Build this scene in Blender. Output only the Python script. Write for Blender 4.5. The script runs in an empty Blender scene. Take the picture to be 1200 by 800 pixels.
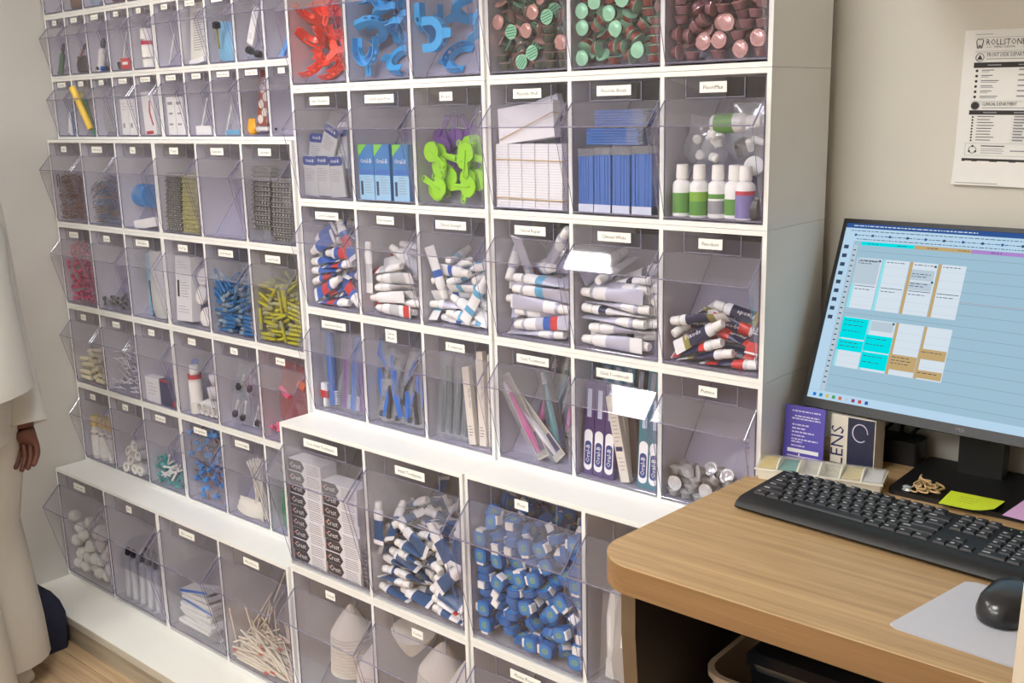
import bpy, bmesh, math, random
from mathutils import Vector, Matrix, Quaternion, Euler

SC = bpy.context.scene
COL = SC.collection
INCH = 0.0254
BASE_Z = 3.55           # the plinth is this high; z = 0 in the inch frame is its top
PI = math.pi

def P(x, y, z):
    """inch frame (x along the bin wall, y into the wall, z above the plinth) -> metres above the floor"""
    return Vector((x * INCH, y * INCH, (z + BASE_Z) * INCH))

# ------------------------------------------------------------------ camera
cam_d = bpy.data.cameras.new('camera')
cam = bpy.data.objects.new('camera', cam_d)
COL.objects.link(cam)
cam_d.sensor_width = 36.0
cam_d.lens = 36.0 * 1214.37 / 1200.0
cam_d.clip_start = 0.02
right = Vector((0.75801077, 0.65179029, -0.02427108))
down = Vector((0.12593916, -0.18277182, -0.97505579))
fwd = Vector((-0.63996797, 0.73604611, -0.22062893))
rot = Matrix((right, -down, -fwd)).transposed()
cam.matrix_world = Matrix.Translation(P(30.684, -60.252, 57.543)) @ rot.to_4x4()
SC.camera = cam

# ------------------------------------------------------------------ world, exposure
world = bpy.data.worlds.new('room_air')
SC.world = world
world.use_nodes = True
world.node_tree.nodes['Background'].inputs[0].default_value = (0.9, 0.92, 1.0, 1)
world.node_tree.nodes['Background'].inputs[1].default_value = 0.05
SC.view_settings.view_transform = 'Standard'
SC.view_settings.look = 'None'
SC.view_settings.exposure = 0.07
SC.view_settings.gamma = 1.0
SC.view_settings.use_curve_mapping = False
SC.cycles.transparent_max_bounces = 48
SC.cycles.max_bounces = 12
SC.cycles.diffuse_bounces = 5
SC.cycles.sample_clamp_indirect = 6.0
LAMP_POWER = 24.0        # emission strength of the ceiling panels
LAMP_TINT = (1.0, 0.99, 0.968)
# ceiling panels: x0, x1, y0, y1 in inches
LAMPS = [(-52, -44.5, -42, -12), (-56, -43, -92, -66), (-18, 2, -66, -42), (-18, 6, -124, -100), (-56, -32, -135, -111)]

# ------------------------------------------------------------------ materials
def S(r, g, b):
    def f(c):
        c /= 255.0
        return c / 12.92 if c <= 0.04045 else ((c + 0.055) / 1.055) ** 2.4
    return (f(r), f(g), f(b), 1.0)

def node(nt, kind, **kw):
    n = nt.nodes.new(kind)
    for k, v in kw.items():
        setattr(n, k, v)
    return n

MATS = {}
def pm(name, rgb, rough=0.5, metal=0.0, var=0.06, scale=60.0, bump=0.0, spec=0.5, coat=0.0, trans=0.0, stretch=None, sss=0.0):
    """a Principled material whose colour wanders a little with a noise texture in object space"""
    if name in MATS:
        return MATS[name]
    m = bpy.data.materials.new(name)
    m.use_nodes = True
    nt = m.node_tree
    b = nt.nodes['Principled BSDF']
    c = S(*rgb)
    tc = node(nt, 'ShaderNodeTexCoord')
    mp = node(nt, 'ShaderNodeMapping')
    nt.links.new(tc.outputs['Object'], mp.inputs['Vector'])
    if stretch:
        mp.inputs['Scale'].default_value = stretch
    nz = node(nt, 'ShaderNodeTexNoise')
    nz.inputs['Scale'].default_value = scale
    nz.inputs['Detail'].default_value = 3.0
    nt.links.new(mp.outputs['Vector'], nz.inputs['Vector'])
    mix = node(nt, 'ShaderNodeMix', data_type='RGBA')
    mix.inputs[6].default_value = tuple(min(1, v * (1 - var)) for v in c[:3]) + (1,)
    mix.inputs[7].default_value = tuple(min(1, v * (1 + var)) for v in c[:3]) + (1,)
    nt.links.new(nz.outputs['Fac'], mix.inputs[0])
    nt.links.new(mix.outputs[2], b.inputs['Base Color'])
    b.inputs['Roughness'].default_value = rough
    b.inputs['Metallic'].default_value = metal
    b.inputs['Specular IOR Level'].default_value = spec
    b.inputs['Coat Weight'].default_value = coat
    if sss:
        b.inputs['Subsurface Weight'].default_value = sss
        b.inputs['Subsurface Radius'].default_value = (0.004, 0.003, 0.002)
    if trans:
        b.inputs['Transmission Weight'].default_value = trans
    if bump:
        bp = node(nt, 'ShaderNodeBump')
        bp.inputs['Strength'].default_value = bump
        bp.inputs['Distance'].default_value = 0.002
        nt.links.new(nz.outputs['Fac'], bp.inputs['Height'])
        nt.links.new(bp.outputs['Normal'], b.inputs['Normal'])
    MATS[name] = m
    return m

def clear_mat(name, tint, body=0.0, body_rgb=(200, 198, 210), rough=0.04, gloss=1.0, ior=1.46, base_gloss=0.0):
    """thin clear plastic: see-through with a Fresnel gloss, and a share BODY of milky diffuse"""
    m = bpy.data.materials.new(name)
    m.use_nodes = True
    nt = m.node_tree
    out = nt.nodes['Material Output']
    nt.nodes.remove(nt.nodes['Principled BSDF'])
    tr = node(nt, 'ShaderNodeBsdfTransparent')
    tr.inputs['Color'].default_value = (*tint, 1)
    di = node(nt, 'ShaderNodeBsdfDiffuse')
    nz = node(nt, 'ShaderNodeTexNoise')
    nz.inputs['Scale'].default_value = 9.0
    tc = node(nt, 'ShaderNodeTexCoord')
    nt.links.new(tc.outputs['Object'], nz.inputs['Vector'])
    cm = node(nt, 'ShaderNodeMix', data_type='RGBA')
    c = S(*body_rgb)
    cm.inputs[6].default_value = tuple(v * 0.93 for v in c[:3]) + (1,)
    cm.inputs[7].default_value = c
    nt.links.new(nz.outputs['Fac'], cm.inputs[0])
    nt.links.new(cm.outputs[2], di.inputs['Color'])
    mx = node(nt, 'ShaderNodeMixShader')
    mx.inputs[0].default_value = body
    nt.links.new(tr.outputs[0], mx.inputs[1])
    nt.links.new(di.outputs[0], mx.inputs[2])
    gl = node(nt, 'ShaderNodeBsdfGlossy')
    gl.inputs['Roughness'].default_value = rough
    gl.inputs['Color'].default_value = (gloss, gloss, gloss, 1)
    lw = node(nt, 'ShaderNodeLayerWeight')          # Facing is the same from both sides of a thin sheet
    pw = node(nt, 'ShaderNodeMath', operation='POWER')
    pw.inputs[1].default_value = 5.0
    nt.links.new(lw.outputs['Facing'], pw.inputs[0])
    f0 = ((ior - 1) / (ior + 1)) ** 2
    fr = node(nt, 'ShaderNodeMath', operation='MULTIPLY_ADD')
    fr.inputs[1].default_value = 1 - f0
    fr.inputs[2].default_value = f0
    nt.links.new(pw.outputs[0], fr.inputs[0])
    fac = fr.outputs[0]
    if base_gloss:
        ad = node(nt, 'ShaderNodeMath', operation='ADD')
        ad.inputs[1].default_value = base_gloss
        nt.links.new(fac, ad.inputs[0])
        fac = ad.outputs[0]
    m2 = node(nt, 'ShaderNodeMixShader')
    nt.links.new(fac, m2.inputs[0])
    nt.links.new(mx.outputs[0], m2.inputs[1])
    nt.links.new(gl.outputs[0], m2.inputs[2])
    nt.links.new(m2.outputs[0], out.inputs['Surface'])
    MATS[name] = m
    return m

def emit_mat(name, rgb, strength):
    if name in MATS:
        return MATS[name]
    m = bpy.data.materials.new(name)
    m.use_nodes = True
    nt = m.node_tree
    nt.nodes.remove(nt.nodes['Principled BSDF'])
    e = node(nt, 'ShaderNodeEmission')
    e.inputs['Color'].default_value = rgb if len(rgb) == 4 else (*rgb, 1)
    e.inputs['Strength'].default_value = strength
    nt.links.new(e.outputs[0], nt.nodes['Material Output'].inputs['Surface'])
    MATS[name] = m
    return m

def wood_mat(name, dark, light, along='X', scale=1.0, rough=0.42):
    m = bpy.data.materials.new(name)
    m.use_nodes = True
    nt = m.node_tree
    b = nt.nodes['Principled BSDF']
    tc = node(nt, 'ShaderNodeTexCoord')
    mp = node(nt, 'ShaderNodeMapping')
    st = {'X': (1.2, 40, 40), 'Y': (40, 1.2, 40), 'Z': (40, 40, 1.2)}[along]
    mp.inputs['Scale'].default_value = tuple(v * scale for v in st)
    nt.links.new(tc.outputs['Object'], mp.inputs['Vector'])
    n1 = node(nt, 'ShaderNodeTexNoise')
    n1.inputs['Scale'].default_value = 2.0
    n1.inputs['Detail'].default_value = 8.0
    n1.inputs['Roughness'].default_value = 0.65
    n1.inputs['Distortion'].default_value = 0.4
    nt.links.new(mp.outputs['Vector'], n1.inputs['Vector'])
    mp2 = node(nt, 'ShaderNodeMapping')
    mp2.inputs['Scale'].default_value = tuple(v * scale * 5 for v in st)
    nt.links.new(tc.outputs['Object'], mp2.inputs['Vector'])
    n2 = node(nt, 'ShaderNodeTexNoise')
    n2.inputs['Scale'].default_value = 2.5
    n2.inputs['Detail'].default_value = 4.0
    nt.links.new(mp2.outputs['Vector'], n2.inputs['Vector'])
    ad = node(nt, 'ShaderNodeMath', operation='MULTIPLY_ADD')
    ad.inputs[1].default_value = 0.35
    nt.links.new(n2.outputs['Fac'], ad.inputs[0])
    nt.links.new(n1.outputs['Fac'], ad.inputs[2])
    cr = node(nt, 'ShaderNodeValToRGB')
    cr.color_ramp.elements[0].position = 0.42
    cr.color_ramp.elements[0].color = S(*dark)
    cr.color_ramp.elements[1].position = 0.85
    cr.color_ramp.elements[1].color = S(*light)
    nt.links.new(ad.outputs[0], cr.inputs[0])
    nt.links.new(cr.outputs[0], b.inputs['Base Color'])
    b.inputs['Roughness'].default_value = rough
    bp = node(nt, 'ShaderNodeBump')
    bp.inputs['Strength'].default_value = 0.06
    nt.links.new(n2.outputs['Fac'], bp.inputs['Height'])
    nt.links.new(bp.outputs['Normal'], b.inputs['Normal'])
    MATS[name] = m
    return m

CLEAR = clear_mat('clear_plastic', (0.976, 0.972, 0.992), body=0.004, body_rgb=(205, 202, 218))
HOOD = clear_mat('hood_plastic', (0.945, 0.942, 0.957), body=0.05, body_rgb=(200, 198, 206), base_gloss=0.008)
FROST = clear_mat('hazy_plastic', (0.90, 0.895, 0.95), body=0.40, body_rgb=(206, 202, 222), rough=0.2)
FROST2 = clear_mat('faint_plastic', (0.93, 0.925, 0.94), body=0.13, body_rgb=(186, 182, 184), rough=0.2)
EDGE = clear_mat('plastic_edge', (0.62, 0.60, 0.74), body=0.38, body_rgb=(172, 169, 192), rough=0.08, base_gloss=0.06)
WRAP = clear_mat('clear_wrap', (0.95, 0.96, 0.97), body=0.10, body_rgb=(225, 230, 235), rough=0.12, base_gloss=0.06)
GLASSY = clear_mat('clear_resin', (0.88, 0.93, 0.97), body=0.18, body_rgb=(225, 235, 242), rough=0.06, base_gloss=0.04)
WHITE = pm('white_plastic', (236, 236, 234), rough=0.35, var=0.02, scale=20)
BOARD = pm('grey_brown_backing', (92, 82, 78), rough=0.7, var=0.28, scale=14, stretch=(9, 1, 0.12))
CARD = pm('label_paper', (243, 242, 236), rough=0.8, var=0.02)
INK = pm('black_ink', (40, 38, 40), rough=0.7)
PAPER = pm('white_paper', (238, 238, 236), rough=0.75, var=0.03)

# ------------------------------------------------------------------ mesh builder (inches in, metres out)
class MB:
    def __init__(self):
        self.v, self.f, self.m, self.mats = [], [], [], []
    def mi(self, mat):
        if mat not in self.mats:
            self.mats.append(mat)
        return self.mats.index(mat)
    def add(self, vs, fs, mat):
        o = len(self.v)
        self.v += [tuple(p) for p in vs]
        if isinstance(mat, list):
            ids = [self.mi(x) for x in mat]
        else:
            ids = [self.mi(mat)] * len(fs)
        self.f += [tuple(i + o for i in f) for f in fs]
        self.m += ids
        return self
    def box(self, x0, x1, y0, y1, z0, z1, mat, M=None):
        vs = [Vector((x, y, z)) for z in (z0, z1) for y in (y0, y1) for x in (x0, x1)]
        if M is not None:
            vs = [M @ v for v in vs]
        fs = [(0, 2, 3, 1), (4, 5, 7, 6), (0, 1, 5, 4), (2, 6, 7, 3), (0, 4, 6, 2), (1, 3, 7, 5)]
        return self.add(vs, fs, mat)       # mat list order: bottom, top, front(-y), back, left(-x), right
    def panel(self, poly, n, t, mface, medge, only=None):
        """a sheet over polygon POLY, T thick along N, its rim in MEDGE"""
        n = Vector(n).normalized() * t
        a = [Vector(p) for p in poly]
        b = [p + n for p in a]
        k = len(a)
        fs = [tuple(range(k)), tuple(range(2 * k - 1, k - 1, -1))]
        mats = [mface, mface]
        for i in range(k):
            j = (i + 1) % k
            fs.append((j, i, i + k, j + k))
            mats.append(medge)
        return self.add(a + b, fs, mats)
    def rings(self, rs, mats, close0=True, close1=True):
        """loft closed rings of equal count; MATS one per band or a single one (or a list of lists per side)"""
        k = len(rs[0])
        vs = [p for r in rs for p in r]
        fs, ms = [], []
        for i in range(len(rs) - 1):
            for j in range(k):
                jj = (j + 1) % k
                fs.append((i * k + j, i * k + jj, (i + 1) * k + jj, (i + 1) * k + j))
                mm = mats[i] if isinstance(mats, list) else mats
                ms.append(mm[j] if isinstance(mm, list) else mm)
        m0 = mats[0] if isinstance(mats, list) else mats
        m1 = mats[-1] if isinstance(mats, list) else mats
        if isinstance(m0, list): m0 = m0[0]
        if isinstance(m1, list): m1 = m1[0]
        if close0:
            fs.append(tuple(range(k - 1, -1, -1))); ms.append(m0)
        if close1:
            o = (len(rs) - 1) * k
            fs.append(tuple(range(o, o + k))); ms.append(m1)
        return self.add(vs, fs, ms)
    def lathe(self, prof, mats, n=16, M=None, sx=1.0, sy=1.0):
        """PROF [(r, z)...] turned about z"""
        rs = []
        for r, z in prof:
            ring = [Vector((r * sx * math.cos(2 * PI * i / n), r * sy * math.sin(2 * PI * i / n), z)) for i in range(n)]
            rs.append([M @ p for p in ring] if M is not None else ring)
        return self.rings(rs, mats)
    def tube(self, path, r, mat, n=8, closed=False):
        pts = [Vector(p) for p in path]
        k = len(pts)
        rs = []
        prev = None
        for i, p in enumerate(pts):
            if closed:
                t = pts[(i + 1) % k] - pts[i - 1]
            else:
                t = pts[min(i + 1, k - 1)] - pts[max(i - 1, 0)]
            t.normalize()
            if prev is None:
                u = t.orthogonal().normalized()
            else:
                u = (prev - t * prev.dot(t))
                u = u.normalized() if u.length > 1e-6 else t.orthogonal().normalized()
            prev = u
            w = t.cross(u)
            rr = r[i] if isinstance(r, (list, tuple)) else r
            rs.append([p + (u * math.cos(2 * PI * j / n) + w * math.sin(2 * PI * j / n)) * rr for j in range(n)])
        if closed:
            rs.append(rs[0])
            return self.rings(rs, mat, False, False)
        return self.rings(rs, mat)
    def prism(self, poly, a0, a1, mat, axis='z', M=None, mside=None):
        """extrude a 2-D polygon along AXIS from a0 to a1"""
        def to(p, a):
            q = {'z': (p[0], p[1], a), 'y': (p[0], a, p[1]), 'x': (a, p[0], p[1])}[axis]
            q = Vector(q)
            return M @ q if M is not None else q
        k = len(poly)
        vs = [to(p, a0) for p in poly] + [to(p, a1) for p in poly]
        fs = [tuple(range(k - 1, -1, -1)), tuple(range(k, 2 * k))]
        ms = [mat, mat]
        for i in range(k):
            j = (i + 1) % k
            fs.append((i, j, j + k, i + k)); ms.append(mside or mat)
        return self.add(vs, fs, ms)
    def text(self, s, M, mat, size=1.0, align='c', wmax=None):
        """lettering laid in the local XY plane of M, SIZE inches tall"""
        vs, fs, w = glyphs(s)
        k = size
        if wmax and w * k > wmax:
            k2 = wmax / w
        else:
            k2 = k
        dx = {'c': -w / 2, 'l': 0, 'r': -w}[align]
        return self.add([M @ Vector(((x + dx) * k2, y * k, 0)) for x, y in vs], fs, mat)
    def mesh(self, name, sharp=38, smooth=True):
        me = bpy.data.meshes.new(name)
        me.from_pydata([(x * INCH, y * INCH, z * INCH) for x, y, z in self.v], [], self.f)
        for m in self.mats:
            me.materials.append(m)
        me.polygons.foreach_set('material_index', self.m)
        bm = bmesh.new()
        bm.from_mesh(me)
        bmesh.ops.remove_doubles(bm, verts=bm.verts, dist=1e-6)
        bmesh.ops.recalc_face_normals(bm, faces=bm.faces)
        bm.to_mesh(me)
        bm.free()
        if smooth:
            me.polygons.foreach_set('use_smooth', [True] * len(me.polygons))
            me.set_sharp_from_angle(angle=math.radians(sharp))
        me.update()
        return me

_GLY = {}
def glyphs(s):
    """flat outline of a line of lettering, one unit per em: (verts, faces, width)"""
    if s in _GLY:
        return _GLY[s]
    cu = bpy.data.curves.new('lettering', 'FONT')
    cu.body = s
    cu.resolution_u = 1
    cu.fill_mode = 'FRONT'
    ob = bpy.data.objects.new('lettering', cu)
    me = ob.to_mesh()
    vs = [(v.co.x, v.co.y) for v in me.vertices]
    fs = [tuple(p.vertices) for p in me.polygons]
    w = max([v[0] for v in vs], default=0.0)
    ob.to_mesh_clear()
    bpy.data.objects.remove(ob)
    bpy.data.curves.remove(cu)
    _GLY[s] = (vs, fs, w)
    return _GLY[s]

def obj(name, me, parent=None, loc=(0, 0, 0), quat=None, kind=None):
    o = bpy.data.objects.new(name, me)
    COL.objects.link(o)
    if parent is not None:
        o.parent = parent
    o.location = loc
    if quat is not None:
        o.rotation_mode = 'QUATERNION'
        o.rotation_quaternion = quat
    if kind:
        o['kind'] = kind
    return o

def tag(o, label, cat, group=None):
    o['label'] = label
    o['category'] = cat
    if group:
        o['group'] = group
    return o

def L(x, y, z):
    """a local offset in inches"""
    return Vector((x * INCH, y * INCH, z * INCH))

def thing(name, at, label, cat, group=None, me=None, quat=None):
    """a top-level thing: an Empty (or its main mesh) at AT in the inch frame"""
    o = obj(name, me, None, P(*at), quat)
    return tag(o, label, cat, group)

class Kind:
    """a kind of thing, built once; put() links a copy of it and of each of its parts"""
    def __init__(self, name, cat, me, kids=()):
        self.name, self.cat, self.me, self.kids = name, cat, me, kids
    def put(self, at, quat, label, group=None, size=1.0):
        o = thing(self.name, at, label, self.cat, group, self.me, quat)
        o.scale = (size, size, size)
        for nm, me, sub in self.kids:
            c = obj(nm, me, o)
            for nm2, me2 in sub:
                obj(nm2, me2, c)
        return o

def Q(rx=0, ry=0, rz=0):
    return Euler((math.radians(rx), math.radians(ry), math.radians(rz)), 'XYZ').to_quaternion()
# ------------------------------------------------------------------ the room
def structure(name, mb, parent=None):
    o = obj(name, mb.mesh(name, smooth=False), parent)
    o.location = P(0, 0, 0)
    o['kind'] = 'structure'
    return o

WALLPAINT = pm('wall_paint', (218, 215, 205), rough=0.85, var=0.025, scale=9, bump=0.05)
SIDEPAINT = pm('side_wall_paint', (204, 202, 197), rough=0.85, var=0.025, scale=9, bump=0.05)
CEIL = pm('ceiling_paint', (232, 230, 226), rough=0.9, var=0.02, scale=12)
XL, XR, YB, YF, ZC, ZF = -94.85, 100.0, 9.5, -150.0, 92.5, -BASE_Z
structure('wall_back', MB().box(XL - 4, XR + 4, YB, YB + 4, ZF, ZC, WALLPAINT))
structure('wall_left', MB().box(XL - 4, XL, YF, YB, ZF, ZC, SIDEPAINT))
structure('wall_right', MB().box(XR, XR + 4, YF, YB, ZF, ZC, SIDEPAINT))
structure('wall_front', MB().box(XL - 4, XR + 4, YF - 4, YF, ZF, ZC, SIDEPAINT))
structure('ceiling', MB().box(XL - 4, XR + 4, YF - 4, YB + 4, ZC, ZC + 4, CEIL))
floor = structure('floor', MB().box(XL - 4, XR + 4, YF - 4, YB + 4, ZF - 2, ZF - 0.25, pm('floor_base', (120, 95, 70))))
PLANKW = wood_mat('floor_plank_wood', (150, 122, 92), (206, 178, 142), 'X', 0.5, 0.5)
rnd = random.Random(3)
pl_me = [MB().box(-0.5 * ln, 0.5 * ln, -3.46, 3.46, -0.25, 0, PLANKW).mesh('plank', smooth=False) for ln in (48, 60)]
y = YB - 3.5
r_i = 0
while y > YF:
    x = XL - (r_i * 23 % 40)
    while x < XR:
        k = r_i % 2
        ln = (48, 60)[k]
        o = obj('plank', pl_me[k], floor, L(x + ln / 2 + 0.03, y, ZF))
        x += ln + 0.06
    y -= 7.0
    r_i += 1

# ceiling panels
LAMPW = emit_mat('lamp_diffuser', LAMP_TINT, LAMP_POWER)
for i, (x0, x1, y0, y1) in enumerate(LAMPS):
    c = ((x0 + x1) / 2, (y0 + y1) / 2)
    t = thing('ceiling_light', (c[0], c[1], ZC), 'recessed ceiling light panel with white rim, ' +
              ('nearest the bin wall', 'second from the bin wall above the aisle', 'over the desk', 'beyond the desk towards the room front',
               'in the far front corner by the side wall')[i], 'ceiling light')
    hx, hy = (x1 - x0) / 2, (y1 - y0) / 2
    obj('diffuser', MB().box(-hx, hx, -hy, hy, -0.3, -0.05, LAMPW).mesh('diffuser', smooth=False), t)
    fm = MB()
    for a in ((-hx - .6, -hx, -hy - .6, hy + .6), (hx, hx + .6, -hy - .6, hy + .6), (-hx, hx, -hy - .6, -hy), (-hx, hx, hy, hy + .6)):
        fm.box(a[0], a[1], a[2], a[3], -0.45, 0, WHITE)
    obj('rim', fm.mesh('rim', smooth=False), t)

# ------------------------------------------------------------------ the plinth under the bins
PLTOP = pm('plinth_laminate', (238, 237, 230), rough=0.4, var=0.03, scale=5)
PLFACE = wood_mat('plinth_face_wood', (138, 126, 108), (190, 178, 156), 'X', 0.3, 0.6)
pt = thing('plinth', (0, 0, 0), 'long low white base shelf carrying the bin cabinets, wooden front face', 'plinth')
obj('shelf_top', MB().box(XL + .05, -.75, -10.1, 9.3, -0.45, -0.02, PLTOP).mesh('shelf_top', smooth=False), pt)
obj('front_board', MB().box(XL + .05, -.75, -9.9, -9.3, -BASE_Z, -0.45, PLFACE).mesh('front_board', smooth=False), pt)
obj('front_trim', MB().box(XL + .05, -.75, -10.18, -9.9, -1.0, -0.1, pm('trim_strip', (196, 190, 176), rough=0.5)).mesh('front_trim', smooth=False), pt)

# ------------------------------------------------------------------ tilt-bin cabinets
W = 23.625
H2, H3, H5 = 14.62, 10.106, 7.036
PROF = {3: dict(h=H3, zb=.55, p=1.55, zo=6.62, zi=8.3, zt=9.65, D=8.0, ft=1.4, fr=.34, y0=0.0),
        2: dict(h=H2, zb=.9, p=2.35, zo=10.15, zi=12.5, zt=14.15, D=12.0, ft=2.2, fr=.38, y0=-4.0),
        5: dict(h=H5, zb=.45, p=1.08, zo=4.6, zi=5.8, zt=6.7, D=6.4, ft=1.0, fr=.3, y0=1.41)}
YOFF = {1: 0.0, 2: -0.24, 3: -0.56, 4: -0.56}
DIV = .32
def bin_w(n):
    return (W - .66 - DIV * (n - 1)) / n - .06
def bin_x(c, n, i):
    """x of the bin's left inner face in the inch frame"""
    return -c * W + .33 + .03 + i * (bin_w(n) + .06 + DIV)

_bin_me = {}
def bin_mesh(kind, n):
    if (kind, n) in _bin_me:
        return _bin_me[(kind, n)]
    q, w, t = PROF[kind], bin_w(n), .07
    zb, p, zo, zi, zt, D, ft = q['zb'], q['p'], q['zo'], q['zi'], q['zt'], q['D'], q['ft']
    b = MB()
    yb = D - .6
    b.panel([(0, 0, zb), (w, 0, zb), (w, 0, zi), (0, 0, zi)], (0, 1, 0), t, CLEAR, EDGE)          # upright front
    b.panel([(0, -p, zo), (w, -p, zo), (w, 0, zi), (0, 0, zi)], (0, 1, -1), t, HOOD, EDGE)
    b.panel([(0, 0, zi), (w, 0, zi), (w, 0, zt), (0, 0, zt)], (0, 1, 0), t, CLEAR, EDGE)
    # the label window stands proud of the panel as a thin raised outline
    lx0, lx1 = w * .22, w * .80
    for (x0, x1, z0, z1) in ((lx0, lx0 + .06, zi + .05, zt), (lx1, lx1 + .06, zi + .05, zt), (lx0, lx1, zi + .05, zi + .11)):
        b.box(x0, x1, -.05, 0, z0, z1, EDGE)
    for x in (0, w - t):
        b.panel([(x, 0, zb), (x, ft, zb), (x, yb, zi), (x, t, zt), (x, 0, zi)], (1, 0, 0), t, CLEAR, EDGE)
        b.panel([(x, 0, zb), (x, 0, zi), (x, -p, zo)], (1, 0, 0), .03, CLEAR, EDGE)                       # gusset under the lip
    frost = FROST2 if kind == 2 else FROST
    b.panel([(0, 0, zb), (w, 0, zb), (w, ft, zb), (0, ft, zb)], (0, 0, -1), t, frost, EDGE)
    b.panel([(0, ft, zb), (w, ft, zb), (w, yb, zi), (0, yb, zi)], (0, .6, -.6), t, frost, EDGE)
    # moulded ribs: the seam up the back and the beads along the lip and the front corners
    b.panel([(w * .52, ft + .03, zb + .05), (w * .56, ft + .03, zb + .05), (w * .56, yb - .05, zi - .1), (w * .52, yb - .05, zi - .1)], (0, -.7, .6), .03, frost, EDGE)
    r = .045 if kind != 2 else .06
    b.tube([(0, -p, zo), (w, -p, zo)], r, EDGE, 6)
    b.tube([(r, 0, zb), (w - r, 0, zb)], r, EDGE, 6)
    for x in (r, w - r):
        b.tube([(x, 0, zb), (x, -p, zo)], r * .45, EDGE, 5)
        b.tube([(x, -p, zo), (x, 0, zi)], r, EDGE, 6)
        b.tube([(x, 0, zb), (x, 0, zi)], r * .9, EDGE, 5)
    me = b.mesh('bin', smooth=False)
    _bin_me[(kind, n)] = me
    return me

_frame_me = {}
def frame_meshes(kind, n):
    if (kind, n) in _frame_me:
        return _frame_me[(kind, n)]
    q = PROF[kind]
    h, D, fr = q['h'], 8.46 - q['y0'], q['fr']
    s = .012
    f = MB()
    f.box(s, .33, 0, D, s, h - s, WHITE)
    f.box(W - .33, W - s, 0, D, s, h - s, WHITE)
    f.box(.33, W - .33, 0, D, s, fr, WHITE)
    f.box(.33, W - .33, 0, D, h - fr, h - s, WHITE)
    fm = f.mesh('frame', smooth=False)
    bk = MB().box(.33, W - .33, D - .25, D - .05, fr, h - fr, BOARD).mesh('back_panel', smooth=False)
    dv = MB().box(0, DIV, 0.0, D - .25, fr, h - fr, WHITE).mesh('divider', smooth=False)
    _frame_me[(kind, n)] = (fm, bk, dv)
    return _frame_me[(kind, n)]

def cabinet(c, z0, kind, n, labels, text):
    q = PROF[kind]
    t = thing('tilt_bin_cabinet', (-c * W, q['y0'] + YOFF[c], z0), text, 'cabinet', 'white tilt-bin cabinets of the bin wall')
    fm, bk, dv = frame_meshes(kind, n)
    obj('frame', fm, t)
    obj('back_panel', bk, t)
    w = bin_w(n)
    for i in range(1, n):
        obj('divider', dv, t, L(.33 + i * (w + .06) + (i - 1) * DIV, 0, 0))
    for i in range(n):
        b = obj('bin', bin_mesh(kind, n), t, L(.36 + i * (w + .06 + DIV), 0, 0))
        s = labels[i] if i < len(labels) else ''
        if not s:
            continue
        lines = s.split('|')
        th = {3: .36, 2: .40, 5: .27}[kind]
        cw = min(w * .62, max(len(x) for x in lines) * th * .50 + .35)
        ch = th * (1.15 * len(lines)) + th * .75
        k = MB()
        k.box(-cw / 2, cw / 2, -.03, 0, -ch / 2, ch / 2, CARD)
        for j, ln in enumerate(lines):
            M = Matrix.Translation((0, -.036, ch / 2 - th * .3 - (j + 1) * th * 1.1 + th * .1)) @ Matrix.Rotation(PI / 2, 4, 'X')
            k.text(ln, M, INK, th, 'c', cw * .92)
        obj('label_card', k.mesh('label_card', smooth=False), b, L(w * .50, -.05, (q['zi'] + q['zt']) / 2 + .05))
    return t

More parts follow.
